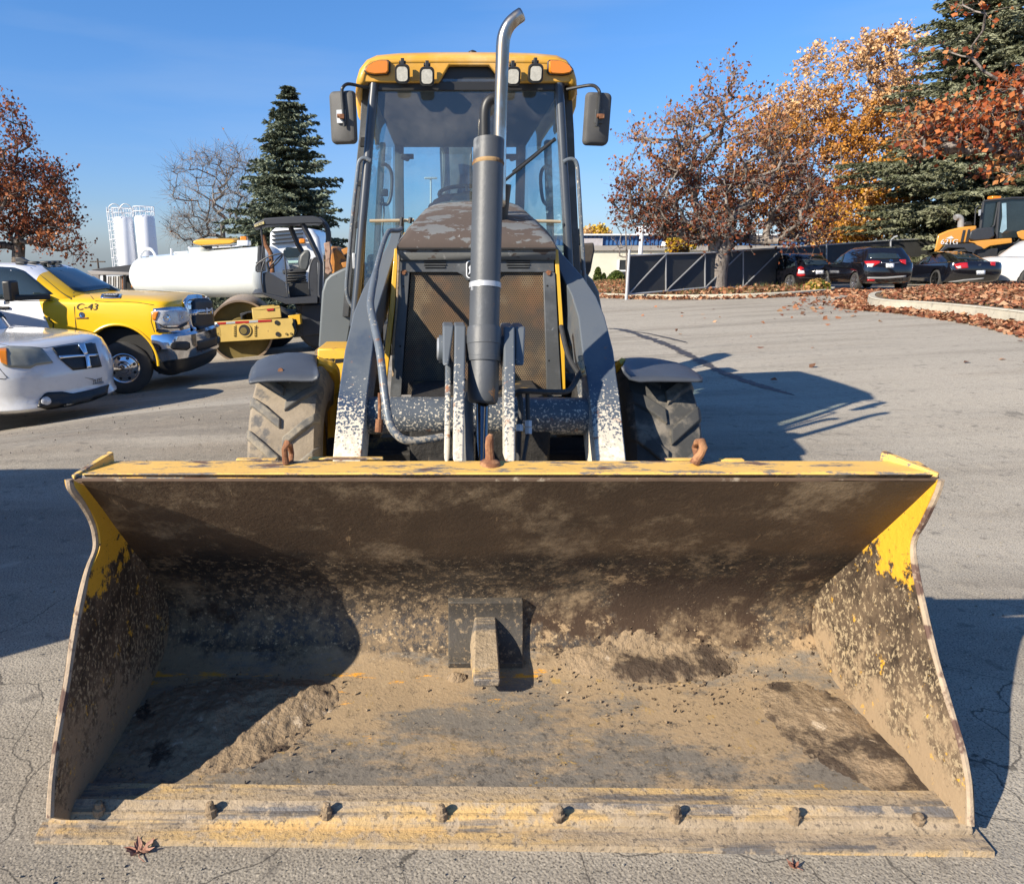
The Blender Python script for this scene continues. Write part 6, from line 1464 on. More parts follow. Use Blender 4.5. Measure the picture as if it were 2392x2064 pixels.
for cx in (300, 515):
    pr('slot', C7L([(cx-14, 1248), (cx+16, 1246), (cx+18, 1355), (cx+2, 1372), (cx-12, 1360)]), YR-.172, .012, M_ryel, rb, .004)
    for k_ in range(5): disc(cx+2, 1268+k_*22, 7, .014, M_drumin, 'bolt')
pr('bracket', C7L([(860, 1150), (985, 1140), (995, 1240), (960, 1245), (950, 1190), (870, 1180)]), YR-.1, .2, M_yel, rb)
# articulation and rear frame
pr('rear_frame', C7L([(930, 1040), (1230, 1030), (1240, 1330), (1090, 1360), (930, 1375), (1005, 1200)]), YR+.2, 1.4, M_dkgrey, rb, .02, AXV)
pr('scraper_bar', C7L([(370, 1190), (360, 1130), (430, 1108), (560, 1100), (560, 1112), (440, 1122), (385, 1150), (384, 1190)]), YR-.1, .3, M_dkgrey, rb, .004)
# operator platform and tub
pr('platform', C7L([(488, 912), (600, 908), (830, 968), (1170, 950), (1170, 1020), (840, 1032), (700, 975), (600, 930), (490, 925)]), YR-.2, 1.6, M_dkgrey, rb, .01, AXV)
pr('foot_panel', C7L([(596, 705), (650, 690), (830, 800), (852, 955), (825, 960), (600, 905)]), YR-.15, .05, M_dkgrey, rb, .005, AXV)
pr('seat_pedestal', C7L([(862, 820), (1088, 808), (1090, 940), (880, 950)]), YR+.2, .7, M_black, rb, .01, AXV)
for k_ in range(5):
    pr('seat_bellows', C7L([(830+k_*8, 800-k_*28), (1065-k_*6, 795-k_*28), (1068-k_*6, 812-k_*28), (832+k_*8, 818-k_*28)]), YR+.25, .6, M_black, rb, .02, AXV)
mb = MB(); q = C7L([(968, 600), (985, 520), (1030, 470), (1085, 460), (1100, 520), (1085, 620), (1060, 690), (985, 680)]); mb.prism([A(x, y, YR+.35) for x, y in q], AXV*.45); mb.build('seat_back', mat('roller_seat', lin(.07, .075, .075), .45, var=.4, vs=5), rb, bevel=.05, seg=4)
pr('seat_cushion', C7L([(800, 680), (990, 655), (1060, 690), (1050, 720), (810, 720)]), YR+.3, .55, M_seat, rb, .03, AXV)
pr('side_post', C7L([(1085, 560), (1165, 545), (1170, 1010), (1150, 1012), (1100, 935), (1085, 935)]), YR+.1, .06, M_dkgrey, rb, .008)
# canopy
pr('canopy', C7L([(500, 195), (620, 132), (900, 112), (1120, 108), (1180, 122), (1230, 155), (1230, 190), (1160, 185), (640, 205), (505, 242)]), YR-.1, 1.4, M_dkgrey, rb, .02, AXV)
lb = pr('name_plate', C7L([(508, 205), (608, 162), (612, 190), (512, 228)]), YR-.12, .012, mat('tan_label', lin(.45, .38, .2), .5, layers=[dict(col=lin(.04, .04, .04), s=28, t=.55, w=.03), dict(col=lin(.7, .55, .1), s=9, t=.6, w=.03)]), rb, 0)
mb = MB(); P_ = [A(*C7(x, y), YR+.3) for x, y in ((1180, 140), (1235, 180), (1270, 240), (1285, 320), (1280, 400), (1268, 560), (1262, 760), (1255, 1020))]; mb.tube(smoothpath(P_, 4), .058, 8); mb.build('canopy_post', M_dkgrey, rb, smooth=True)
mb = MB(); P_ = [A(*C7(x, y), YR+.0) for x, y in ((1010, 190), (1080, 320), (1175, 520), (1200, 600), (1195, 1020))]; mb.tube(P_, .055, 4); mb.build('canopy_post', M_dkgrey, rb)
mb = MB(); P_ = [A(*C7(x, y), YR+1.2) for x, y in ((885, 220), (960, 400), (1020, 500))]; mb.tube(P_, .055, 4); mb.build('canopy_post', M_dkgrey, rb)
mb = MB(); P_ = [A(*C7(x, y), YR-.05) for x, y in ((580, 225), (585, 300), (600, 420), (590, 560))]; mb.tube(P_, .018, 6); mb.build('front_strut', M_dkgrey, rb)
# handrails, wheel
for P_ in ([(530, 690), (535, 620), (610, 560), (700, 520), (800, 505), (828, 560), (848, 800), (858, 955)], [(600, 905), (582, 760), (590, 660), (620, 570)], [(535, 690), (600, 685)], [(1082, 870), (1082, 720), (1110, 580), (1150, 545), (1175, 570)], [(1090, 870), (1125, 890)], [(528, 600), (610, 580)]):
    mb = MB(); mb.tube(smoothpath([A(*C7(x, y), YR-.18) for x, y in P_], 4), .016, 8); mb.build('hand_rail', M_dkgrey, rb, smooth=True)
mb = MB(); mb.tube([A(*C7(660, 690), YR+.3), A(*C7(640, 600), YR+.35), A(*C7(680, 560), YR+.35)], .03, 8); mb.build('steering_column', M_seat, rb, smooth=True)
sc2 = A(*C7(735, 590), YR+.4); mb = MB(); u2 = Vector((.7, 0, .7)); v2 = Vector((0, 1, 0)); mb.tube([sc2+(u2*cos(a)+v2*sin(a))*.2 for a in np.linspace(0, 2*pi, 25)], .015, 6, caps=False); mb.build('steering_wheel', M_black, rb, smooth=True)
mb = MB(); mb.tube([A(*C7(600, 310), YR+.6), A(*C7(625, 400), YR+.6), A(*C7(680, 500), YR+.6), A(*C7(700, 700), YR+.6)], .05, 10); mb.build('exhaust_pipe', M_rust, rb, smooth=True)
mb = MB(); P_ = C7L([(540, 420), (580, 420), (590, 690), (535, 690)]); mb.prism([A(x, y, YR+.5) for x, y in P_], (0, .4, 0)); mb.build('engine_cover', M_dkgrey, rb, bevel=.02)
# rear tyre
mb = MB(); rc_ = Vector((A(*C7(1180, 1200), YR+.2).x+.15, YR+.3, 0)); rc_.z = terr(rc_.x, rc_.y)+.62
mb.lathe(rc_, AXV, [(0, .3), (0, .6), (.05, .66), (.4, .66), (.45, .6), (.45, .3)], 36); mb.build('rear_tyre', M_tyre2, rb, smooth=True)

# ---- white tanker truck behind the roller
M_tank = mat('tank_white', lin(.66, .69, .67), .25, coat=.6, var=.04, vs=1)
tA, tB = A(300, 560, 22.5), A(545, 550, 18.6)
tr = empty('tanker_truck', (tB.x, tB.y, terr(tB.x, tB.y)), 0, 'white tanker truck with rounded tank behind the roller and the pickup', 'truck')
axd = (tB-tA).normalized(); rA = 41*K/FPX*22.5*.97; 
mb = MB(); L_ = (tB-tA).length; mb.lathe(tA, axd, [(-.10, .002), (-.09, rA*.6), (-.06, rA*.9), (-.01, rA*.98), (.05, rA), (L_, rA*1.03), (L_+.1, rA*.95), (L_+.2, rA*.7), (L_+.25, .002)], 48); tk = mb.build('tank', M_tank, tr, smooth=True)
mb = MB(); mb.lathe(A(408, 512, 20.5), (0, 0, 1), [(-.05, .33), (.12, .33), (.14, .30), (.16, .02)], 24); mb.build('manhole', M_tank, tr, smooth=True)
mb = MB(); mb.tube(smoothpath([A(298, 560, 22.2), A(284, 540, 22.2), A(284, 518, 22.2), A(293, 505, 22.2), A(306, 505, 22.2), A(314, 515, 22.2), A(315, 525, 22.2)], 5), .05, 8); mb.build('hose_loop', M_white, tr, smooth=True)
for y_ in (520, 533, 546, 559): pr('fitting', [(294, y_), (300, y_-2), (303, y_+7), (297, y_+9)], 22.0, .15, M_black, tr, .01)
for P_ in ([(347, 521), (347, 503)], [(352, 512), (380, 510)], [(384, 516), (384, 500)], [(381, 500), (387, 504)]):
    mb = MB(); mb.tube([A(x, y, 21) for x, y in P_], .03, 6); mb.build('tank_rail', M_white, tr)
for P_ in ([(440, 500), (448, 494), (462, 494), (470, 498)], [(470, 498), (490, 496)], [(430, 500), (470, 498)]):
    mb = MB(); mb.tube([A(x, y, 20) for x, y in P_], .035, 6); mb.build('tank_rail', M_white, tr)
mb = MB(); P_ = [(389, 489), (396, 486), (470, 485), (477, 489), (466, 494), (405, 497), (392, 494)]; mb.prism([A(x, y, 19.9) for x, y in P_], (0, .5, .05)); mb.build('boom_tray', mat('boom_orange_yellow', lin(.68, .36, .03), .45), tr, bevel=.03)
pr('boom_shadow_box', [(405, 498), (462, 495), (455, 503), (418, 505)], 20.0, .4, M_black, tr, .02)
mb = MB(); mb.box(A(494, 492, 19.6), (.30, .3, .14)); mb.build('beacon_base', M_white, tr, bevel=.03)
mb = MB(); mb.box(A(494, 484, 19.6), (.18, .18, .14)); mb.build('amber_beacon', M_amber, tr, bevel=.03)
# cab of the tanker seen through the roller canopy
cabp = [(545, 590), (545, 470), (556, 461), (630, 462), (645, 480), (652, 520), (655, 600)]
M_tcab = mat('truck_cab_white', lin(.66, .68, .70), .3, coat=.6)
pr('cab', cabp, 19.6, 2.2, M_tcab, tr, .08)
pr('windscreen', [(573, 508), (580, 500), (606, 502), (612, 516), (610, 520), (573, 522)], 19.52, .06, M_vglass, tr, .01)
for k_, y_ in enumerate((528, 537, 546)): pr('grille_bar', [(577, y_), (608, y_-1), (608, y_+4), (577, y_+5)], 19.52, .05, mat('mint_panel', lin(.35, .52, .48), .3) if k_ == 0 else M_inkg, tr, .01)
for k_ in range(4): pr('roof_fin', [(550, 468+k_*8), (612, 463+k_*8), (612, 465+k_*8), (550, 471+k_*8)], 19.5, .1, M_black, tr, 0)
mb = MB(); mb.box(A(612, 488, 19.45), (.16, .12, .12)); mb.build('amber_beacon', M_amber, tr, bevel=.03)
mb = MB(); c_ = tA.lerp(tB, .5); mb.box((c_.x, c_.y+.2, terr(c_.x, c_.y)+.75), (5.6, 1.6, .3)); mb.build('truck_chassis', M_dark, tr)
for f_ in (.15, .4, 1.05):
    c_ = tA.lerp(tB, f_); z_ = terr(c_.x, c_.y)
    mb = MB(); mb.lathe((c_.x, c_.y-.75, z_+.5), (0, 1, 0), [(0, .25), (0, .46), (.05, .5), (.3, .5), (.3, .2)], 30); mb.build('truck_wheel', M_tyre2, tr, smooth=True)

# ---- flat dark shed roof, storage container, odd yard clutter on the left
sh = empty('open_shed', (A(235, 560, 34).x, 34, terr(-16, 34)), 0, 'low dark flat roofed shed frame beyond the pickup bonnet', 'shed')
pr('roof_slab', [(184, 545), (200, 543), (286, 533), (292, 545), (286, 551), (195, 552)], 34, 3, M_dkgrey, sh, .02)
pr('roof_slab', [(176, 548), (292, 553), (292, 557), (185, 556)], 33.5, 3, M_ledge, sh, .02)
for x_ in (208, 249, 288): pr('post', [(x_, 555), (x_+3, 555), (x_+3, 600), (x_, 600)], 33.6, .2, M_dkgrey, sh, .01)
ct = empty('storage_container', (A(240, 580, 36).x, 36, terr(-16, 36)), 0, 'pale ribbed storage container with a rusty corner post beyond the pickup bonnet', 'container')
pr('container_wall', [(202, 558), (292, 558), (292, 610), (202, 610)], 36, 2.4, mat('container_grey', lin(.42, .45, .47), .6, var=.2, vs=1), ct, .02)
for k_ in range(9): pr('wall_rib', [(206+k_*5, 559), (208+k_*5, 559), (208+k_*5, 608), (206+k_*5, 608)], 35.9, .12, M_ledge if k_ % 2 else M_white, ct, 0)
pr('corner_post', [(246, 558), (253, 558), (253, 605), (246, 605)], 35.8, .25, M_rust, ct, .01)
pr('dark_opening', [(253, 558), (290, 558), (290, 605), (253, 605)], 35.85, .1, M_dark, ct, 0)
st_ = empty('orange_machine_part', (A(270, 585, 30).x, 30, terr(-14, 30)), 0, 'small orange machine part standing in front of the dark container opening', 'machine part')
pr('casting', [(264, 582), (266, 573), (271, 572), (276, 575), (277, 582)], 30, .3, mat('machine_orange', lin(.6, .22, .02), .6), st_, .03)
cr = empty('dark_crate_stack', (A(280, 560, 26).x, 26, terr(-13, 26)), 0, 'stack of dark brackets beside the rear of the white tank', 'crates')
for k_ in range(4): pr('bracket', [(273, 524+k_*9), (284, 520+k_*9), (288, 527+k_*9), (275, 530+k_*9)], 24.5, .3, M_dkgrey, cr, .01)
pr('upright', [(280, 520), (287, 519), (296, 585), (288, 585)], 24.6, .3, M_dkgrey, cr, .01)

# ---- orange loader bucket with rusty arm, behind the roller
ob = empty('orange_excavator_part', (A(680, 560, 13).x, 13, terr(-2.4, 13)), 0, 'rusty arm and worn orange loader bucket showing between the roller and the backhoe cab', 'loader bucket')
M_obr = mat('worn_orange', lin(.42, .17, .03), .7, var=.3, vs=4, layers=[dict(col=lin(.13, .07, .04), s=5, t=.55, w=.06, d=10)])
pr('rusty_arm', [(655, 492), (667, 489), (669, 508), (667, 530), (672, 549), (664, 556), (658, 552), (659, 520)], 13, .12, mat('tan_rusty_steel', lin(.32, .21, .15), .85, var=.3, vs=8, layers=[dict(col=lin(.16, .08, .05), s=14, t=.58, w=.05)], bump=.3), ob, .01)
pr('bucket_shell', [(668, 497), (680, 500), (692, 512), (700, 525), (703, 548), (690, 560), (672, 556), (666, 530)], 13.2, .8, M_obr, ob, .04)
pr('bucket_tooth', [(690, 505), (704, 500), (706, 512), (696, 516)], 13.1, .1, M_obr, ob, .01)
pr('bucket_tooth', [(690, 532), (705, 528), (706, 540), (694, 542)], 13.1, .1, M_obr, ob, .01)
mb = MB(); mb.box((A(680, 560, 13).x, 13.6, (terr(-2.4, 13)+1.4)/2), (.5, .6, 1.4-terr(-2.4, 13))); mb.build('bucket_stand', M_chas, ob)

# ---- orange wheel loader by the fence
C9 = lambda x, y: ((2050+x*.2349)/K, (380+y*.2349)/K)
C9L = lambda pts: [C9(*q) for q in pts]
M_lor = mat('loader_orange', lin(.62, .28, .045), .38, coat=.4, var=.06, vs=2)
YL = 31.5
wl0 = A(*C9(1000, 1180), YL)
wl = empty('wheel_loader', (wl0.x, YL, terr(wl0.x, YL)), 0, 'orange wheel loader with dark glass cab behind the black coupe', 'wheel loader')
VL_ = Vector((.66, 1, -.0))
def pl(name, pts, Y, d, m, b=.03): return pr(name, C9L(pts), Y, d*.8, m, wl, b, VL_)
pl('engine_hood', [(562, 892), (600, 715), (700, 672), (830, 640), (985, 625), (980, 780), (950, 800), (680, 800), (610, 885)], YL, 1.5, M_lor, .06)
pl('hood_vent', [(848, 672), (876, 668), (850, 795), (822, 795)], YL-.03, .08, M_dkgrey, .01)
pl('hood_vent', [(898, 665), (922, 662), (905, 790), (870, 795)], YL-.03, .08, M_dkgrey, .01)
pl('side_tank', [(925, 680), (1000, 650), (1150, 640), (1165, 730), (1110, 768), (960, 778), (905, 760)], YL-.25, .5, M_dkgrey, .06)
pl('running_rail', [(905, 785), (1180, 760), (1335, 750), (1340, 800), (1120, 830), (1060, 862), (1000, 835), (960, 800)], YL-.3, .6, M_lor, .03)
pl('rear_mudguard', [(612, 885), (680, 815), (940, 800), (1030, 835), (1060, 860), (980, 870), (950, 925), (920, 920), (860, 850), (700, 850), (640, 888)], YL-.35, .7, M_dkgrey, .03)
pl('step_frame', [(955, 860), (1195, 850), (1190, 965), (1060, 965), (955, 905)], YL-.2, .5, M_dkgrey, .02)
pl('front_frame', [(1180, 800), (1380, 790), (1450, 700), (1600, 700), (1600, 1100), (1300, 1100), (1200, 980)], YL+.1, 1.2, M_dkgrey, .03)
pl('loader_boom', [(1385, 690), (1440, 672), (1600, 690), (1600, 760), (1440, 770), (1400, 740)], YL-.3, .3, M_lor, .03)
pl('cab_body', [(1020, 640), (1050, 380), (1340, 345), (1640, 345), (1640, 740), (1180, 760), (1160, 690), (1020, 660)], YL+.15, 1.5, M_vglass, .04)
for P_, w_ in (([(1022, 650), (1052, 390)], .05), ([(1180, 760), (1210, 390)], .055), ([(1140, 640), (1160, 620), (1200, 395)], .03)):
    mb = MB(); mb.tube([A(*C9(x, y), YL+.1) for x, y in P_], w_, 6); mb.build('cab_pillar', M_dkgrey, wl)
pl('cab_roof', [(1040, 388), (1060, 372), (1330, 340), (1650, 338), (1650, 362), (1330, 362), (1060, 392)], YL+.05, 1.7, M_dkgrey, .03)
pl('pale_curtain', [(1235, 405), (1280, 400), (1285, 660), (1240, 700), (1215, 690), (1240, 540)], YL+.12, .04, mat('cab_curtain', lin(.25, .38, .45), .5, var=.3, vs=3), 0)
mb = MB(); mb.tube([A(*C9(x, y), YL+.3) for x, y in ((965, 620), (975, 460), (1000, 435), (1045, 430))], .025, 6); mb.build('mirror_bracket', M_dkgrey, wl)
pl('side_mirror', [(1005, 470), (1032, 465), (1025, 525), (1003, 530)], YL-.1, .08, M_steel, .01)
mb = MB(); mb.tube(smoothpath([A(*C9(x, y), YL+.6) for x, y in ((770, 548), (800, 540), (825, 560), (828, 600), (826, 640))], 4), .12, 12); mb.build('exhaust_elbow', M_inkg, wl, smooth=True)
pl('air_cleaner', [(860, 600), (880, 585), (925, 585), (945, 600), (945, 625), (860, 632)], YL+.5, .4, M_black, .05)
mb = MB(); mb.box(A(*C9(1160, 350), YL+.3), (.4, .3, .14)); mb.build('roof_beacon', M_amber, wl, bevel=.04)
text('lettering', '621G', .30, M_inkw, frame4(A(*C9(715, 790), YL-.02), (1, 0, -.02), (0, 0, 1)), wl, .004, sx=1.1)
pl('brand_flash', [(680, 752), (735, 728), (760, 752), (720, 758)], YL-.02, .02, M_inkw, 0)
for cx_, cy_, r_ in ((835, 1000, 150), (1320, 1030, 165)):
    c_ = A(*C9(cx_, cy_), YL-.3); R_ = r_*.2349/FPX*YL*.97; mb = MB(); mb.lathe(c_, (0, 1, 0), [(0, R_*.5), (0, R_*.9), (.06, R_), (.5, R_), (.55, R_*.6)], 40); t_ = mb.build('loader_tyre', M_tyre2, wl, smooth=True)
    mb = MB(); mb.lathe(c_, (0, 1, 0), [(.02, R_*.5), (.12, R_*.4), (.12, .02)], 24); mb.build('rim', M_lor, t_, smooth=True)
text('lettering', 'Bomag'[:0]+'' if False else ' ', .01, M_ink, frame4(dc, (1, 0, 0), (0, 0, 1)), rb) if False else None
# ================================================================== trees, shrubs, leaves
def leafmat(name, *cols, rough=.6, trans=.25):
    ms = []
    for i, c in enumerate(cols):
        m = mat(name, lin(*c), rough, spec=.3, var=.22, vs=3)
        n = m.node_tree; N = n.nodes; L = n.links; p = N['Principled BSDF']; out = [x for x in N if x.type == 'OUTPUT_MATERIAL'][0]
        t = N.new('ShaderNodeBsdfTranslucent'); mx = N.new('ShaderNodeMixShader'); mx.inputs[0].default_value = trans
        src = p.inputs['Base Color'].links[0].from_socket; L.new(src, t.inputs[0]); L.new(p.outputs[0], mx.inputs[1]); L.new(t.outputs[0], mx.inputs[2]); L.new(mx.outputs[0], out.inputs[0])
        ms.append(m)
    return ms
def leaves_np(P, size, rng, flat=0.0, droop=None):
    "folded leaf shapes, two triangles each, at points P"
    n = len(P); u = rng.normal(size=(n, 3)); u /= np.linalg.norm(u, axis=1, keepdims=True)
    if flat: u[:, 2] *= (1-flat); u /= np.linalg.norm(u, axis=1, keepdims=True)
    if droop is not None: u = u*.6+np.array(droop); u /= np.linalg.norm(u, axis=1, keepdims=True)
    w = rng.normal(size=(n, 3)); w -= u*(u*w).sum(1, keepdims=True); w /= np.linalg.norm(w, axis=1, keepdims=True)
    if flat:
        w[:, 2] *= (1-flat); w -= u*(u*w).sum(1, keepdims=True); w /= np.linalg.norm(w, axis=1, keepdims=True)
    nn = np.cross(u, w); s = size*(.6+.8*rng.random((n, 1)))
    a = P-u*s*.5; b = P+u*s*.5; c = P+w*s*.42+nn*s*.15; d = P-w*s*.42+nn*s*.15
    V = np.stack([a, b, c, d], 1).reshape(-1, 3); i = np.arange(n)*4
    F = np.concatenate([np.stack([i, i+1, i+2], 1), np.stack([i, i+3, i+1], 1)], 0)
    return V, F
def grow(name, trunk, ells, nclus, Y, label, group=None, bark=M_bark, mats=None, weights=None, lpc=40, lsize=.13, spread=.45, tr=.2, seed=1, dens=None, twigs=5, wind=(0, 0, 0), leafcol=None, depthf=.8, twr=.008, cat='tree', curve=.12):
    """trunk: [(px,py)...] from the ground up at depth Y; ells: crown ellipses (cx,cy,rx,ry,weight,dY) on the measuring grid"""
    rng = np.random.default_rng(seed); rnd = random.Random(seed)
    tp = [A(x, y, Y) for x, y in trunk]
    g = terr(tp[0].x, Y); base = Vector((tp[0].x, Y, min(g, tp[0].z)))
    e = empty(name, base, 0, label, cat, group)
    nodes = [base]+[p for p in (tp[1:] if tp[0].z <= g else tp)]; parent = [-1]+list(range(len(nodes)-1)); n_tr = len(nodes)
    cl = []
    wsum = sum(x[4] for x in ells)
    for k_ in range(nclus):
        r = rng.random()*wsum
        for el in ells:
            r -= el[4]
            if r <= 0: break
        c = A(el[0], el[1], Y+(el[5] if len(el) > 5 else 0)); s = K/FPX*(Y*.97)
        while True:
            q = rng.uniform(-1, 1, 3)
            if .12 < (q**2).sum() < 1: break
        q = q/np.linalg.norm(q)*(np.linalg.norm(q)**.6)
        cl.append(Vector((c.x+q[0]*el[2]*s, c.y+q[1]*(el[2]+el[3])/2*s*depthf, c.z+q[2]*el[3]*s)))
    root_top = nodes[-1]
    cl.sort(key=lambda p: (p-nodes[n_tr//2]).length)
    arr = [np.array(p) for p in nodes]
    tips = []
    for p in cl:
        pn = np.array(p); D = np.linalg.norm(np.array(arr)-pn, axis=1)
        # prefer nodes lower than the tip and not too near the ground
        Z = np.array(arr)[:, 2]; pen = np.where(Z > pn[2]+.1, (Z-pn[2])*1.5, 0); 
        pen[0] += 50
        j = int(np.argmin(D+pen)); a = Vector(arr[j]); d = p-a; k = max(2, min(5, int(d.length/.55)+1)); prev = j
        for m_ in range(1, k+1):
            f = m_/k; q = a.lerp(p, f); off = curve*d.length*sin(pi*f)
            q = q+Vector((rnd.uniform(-1, 1)*.07*d.length, rnd.uniform(-1, 1)*.07*d.length, -off*.6+rnd.uniform(-.03, .03)*d.length)) if m_ < k else q
            arr.append(np.array(q)); parent.append(prev); prev = len(arr)-1
        tips.append(prev)
    N_ = len(arr); cnt = [0]*N_
    for t in tips: cnt[t] += 1
    for i in range(N_-1, 0, -1): cnt[parent[i]] += cnt[i]
    rad = [tr*(max(1, c)/max(1, cnt[0]))**.47 for c in cnt]
    for i in range(N_): rad[i] = max(rad[i], twr*1.3)
    rad[0] = tr*1.35
    mt, mbx = MB(), MB()
    for i in range(1, N_):
        j = parent[i]; a, b = Vector(arr[j]), Vector(arr[i])
        if (b-a).length < 1e-4: continue
        if i < n_tr: mt.tube([a, b], [rad[j] if j else rad[0], rad[i]], 12, caps=False)
        else: mbx.tube([a, b], [min(rad[j], rad[i]*1.25), rad[i]], 5, caps=False)
    # twigs
    lp = []; lc = []
    w_ = Vector(wind)
    for t in tips:
        p = Vector(arr[t]); q0 = Vector(arr[parent[t]]); d0 = (p-q0).normalized()
        for _ in range(twigs):
            d = (d0*.6+Vector((rnd.gauss(0, 1), rnd.gauss(0, 1), rnd.gauss(.15, .8))).normalized()+w_).normalized()*spread*rnd.uniform(.5, 1.3)
            mbx.tube([p, p+d*.5+Vector((rnd.uniform(-.05, .05), 0, rnd.uniform(-.05, .05))), p+d], [twr, twr*.7, twr*.35], 3, caps=False)
            for _k in range(lpc//twigs if lpc >= twigs else (1 if rnd.random() < lpc/twigs else 0)):
                f = rnd.uniform(.25, 1.1); lp.append(tuple(p+d*f+Vector((rnd.gauss(0, .09), rnd.gauss(0, .09), rnd.gauss(0, .08))))); lc.append(t)
    mt.build('trunk', bark, e, smooth=True, auto=80); mbx.build('branches', bark, e, smooth=True, auto=80)
    if lp and mats:
        P = np.array(lp)
        V, F = leaves_np(P, lsize, rng, droop=(wind[0]*.8, wind[1]*.8, -.35+wind[2]) )
        nz = np.array([mnoise.noise(Vector(p)*.8) for p in lp])
        hz = (P[:, 2]-P[:, 2].min())/(np.ptp(P[:, 2])+1e-6)
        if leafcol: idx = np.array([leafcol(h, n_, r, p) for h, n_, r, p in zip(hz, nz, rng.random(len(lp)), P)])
        else: idx = np.clip(((nz*.9+.5+rng.normal(0, .25, len(lp)))*len(mats)).astype(int), 0, len(mats)-1)
        o = npmesh('foliage', V, F, mats, np.concatenate([idx, idx]), parent=e); o['kind'] = 'stuff'
    return e
def spruce(name, px, py_base, py_top, wpx, Y, label, seed=1, mats=None, cone=.9, dx_top=0, nlev=34, sub=15, dens=1.0, skirt=0.0):
    rng = np.random.default_rng(seed); rnd = random.Random(seed)
    b = A(px, py_base, Y); t = A(px+dx_top, py_top, Y); g = terr(b.x, Y); b.z = min(b.z, g); H_ = t.z-b.z; s = K/FPX*Y*.97; Rm = wpx/2*s
    e = empty(name, (b.x, Y, b.z), 0, label, 'tree')
    mb = MB(); mb.tube([b, b.lerp(t, .5), t], [H_*.018, H_*.010, .012], 10); mb.build('trunk', M_bark, e, smooth=True)
    br = MB(); P, U, Wd_, Sz = [], [], [], []
    for i in range(nlev):
        f = ((i+.5)/nlev)**.92; z = skirt+(1-skirt)*f
        R_ = Rm*((1-f)**cone)*(.78+.34*rnd.random())+.15
        nb = int((7+9*(1-f)))
        a0 = rnd.random()*6.28
        for k in range(nb):
            a = a0+2*pi*k/nb+rnd.gauss(0, .15); r = R_*(.86+.5*mnoise.noise(Vector((cos(a)*1.3, sin(a)*1.3, i*.21+seed))))*rnd.uniform(.8, 1.12)
            o = b.lerp(t, z)+Vector((0, 0, rnd.gauss(0, H_*.006)))
            d = Vector((cos(a), sin(a), 0)); dr = (-.10-.16*(1-f))*r; up = .16*r
            pth = [o, o+d*r*.35+Vector((0, 0, dr*.25)), o+d*r*.7+Vector((0, 0, dr*.75)), o+d*r+Vector((0, 0, dr*.9+up*.6))]
            br.tube(pth, [.012+.012*(1-f), .012, .008, .004], 4, caps=False)
            side = Vector((-sin(a), cos(a), 0)); ns = max(4, int(sub*r/Rm*dens)+3)
            for q in range(ns):
                g_ = (q+.6)/ns; p0 = pth[1].lerp(pth[3], (g_-.35)/.65) if g_ > .35 else pth[0].lerp(pth[1], g_/.35)
                ln = r*.34*(1.05-g_)+.16
                for sg in (-1, 1, 0):
                    dd = (side*sg*.9+d*.7).normalized() if sg else d
                    dd = (dd+Vector((0, 0, rnd.uniform(-.38, .02)))).normalized(); l = ln*rnd.uniform(.6, 1.2)*(1 if sg else .7)
                    m_ = max(2, int(l/.10))
                    for w in range(m_):
                        c = p0+dd*l*(w+.7)/m_; P.append(tuple(c+Vector((rnd.gauss(0, .02), rnd.gauss(0, .02), rnd.gauss(-.02, .025))))); U.append(tuple(dd)); Sz.append(.20*rnd.uniform(.7, 1.25))
    br.build('branches', M_bark, e)
    P = np.array(P); U = np.array(U); n = len(P); Sz = np.array(Sz)[:, None]
    Vs, Fs, I = [], [], []
    nz = np.array([mnoise.noise(Vector(p)*1.1) for p in P])
    idx0 = np.clip(((nz*1.1+.5+rng.normal(0, .28, n))*len(mats)).astype(int), 0, len(mats)-1)
    for k in range(3):
        w = rng.normal(size=(n, 3)); w -= U*(U*w).sum(1, keepdims=True); w /= np.linalg.norm(w, axis=1, keepdims=True)
        u = U+rng.normal(size=(n, 3))*.35; u /= np.linalg.norm(u, axis=1, keepdims=True)
        a = P-u*Sz*.55-w*Sz*.05; b_ = P-w*Sz*.26; c = P+u*Sz*.75; d = P+w*Sz*.26
        V = np.stack([a, b_, c, d], 1).reshape(-1, 3); i = np.arange(n)*4+k*4*n
        Vs.append(V); Fs.append(np.stack([i, i+1, i+2, i+3], 1)); I.append(idx0)
    o = npmesh('foliage', np.concatenate(Vs), np.concatenate(Fs), mats, np.concatenate(I), parent=e); o['kind'] = 'stuff'
    return e
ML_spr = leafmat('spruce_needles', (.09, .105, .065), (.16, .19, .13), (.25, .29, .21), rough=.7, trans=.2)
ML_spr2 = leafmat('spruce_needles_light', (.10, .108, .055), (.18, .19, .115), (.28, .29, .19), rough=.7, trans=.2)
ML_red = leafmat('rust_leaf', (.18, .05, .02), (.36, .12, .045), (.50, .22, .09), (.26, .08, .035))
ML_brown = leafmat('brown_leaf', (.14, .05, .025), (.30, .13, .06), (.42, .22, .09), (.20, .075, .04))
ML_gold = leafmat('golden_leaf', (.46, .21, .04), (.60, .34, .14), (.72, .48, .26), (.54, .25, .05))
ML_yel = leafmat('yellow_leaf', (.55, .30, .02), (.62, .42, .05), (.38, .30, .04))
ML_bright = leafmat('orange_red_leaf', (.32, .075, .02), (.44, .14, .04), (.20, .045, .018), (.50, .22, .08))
# left spruce
spruce('spruce_tree', 583, 610, 174, 470, 36, 'tall blue-green spruce rising behind the road roller', 3, ML_spr, cone=.88, nlev=34, sub=13)
# big spruce on the right
spruce('spruce_tree', 2010, 590, -150, 700, 38, 'huge spruce at the right edge behind the wheel loader', 11, ML_spr2, cone=.66, nlev=44, sub=24, dx_top=-10)
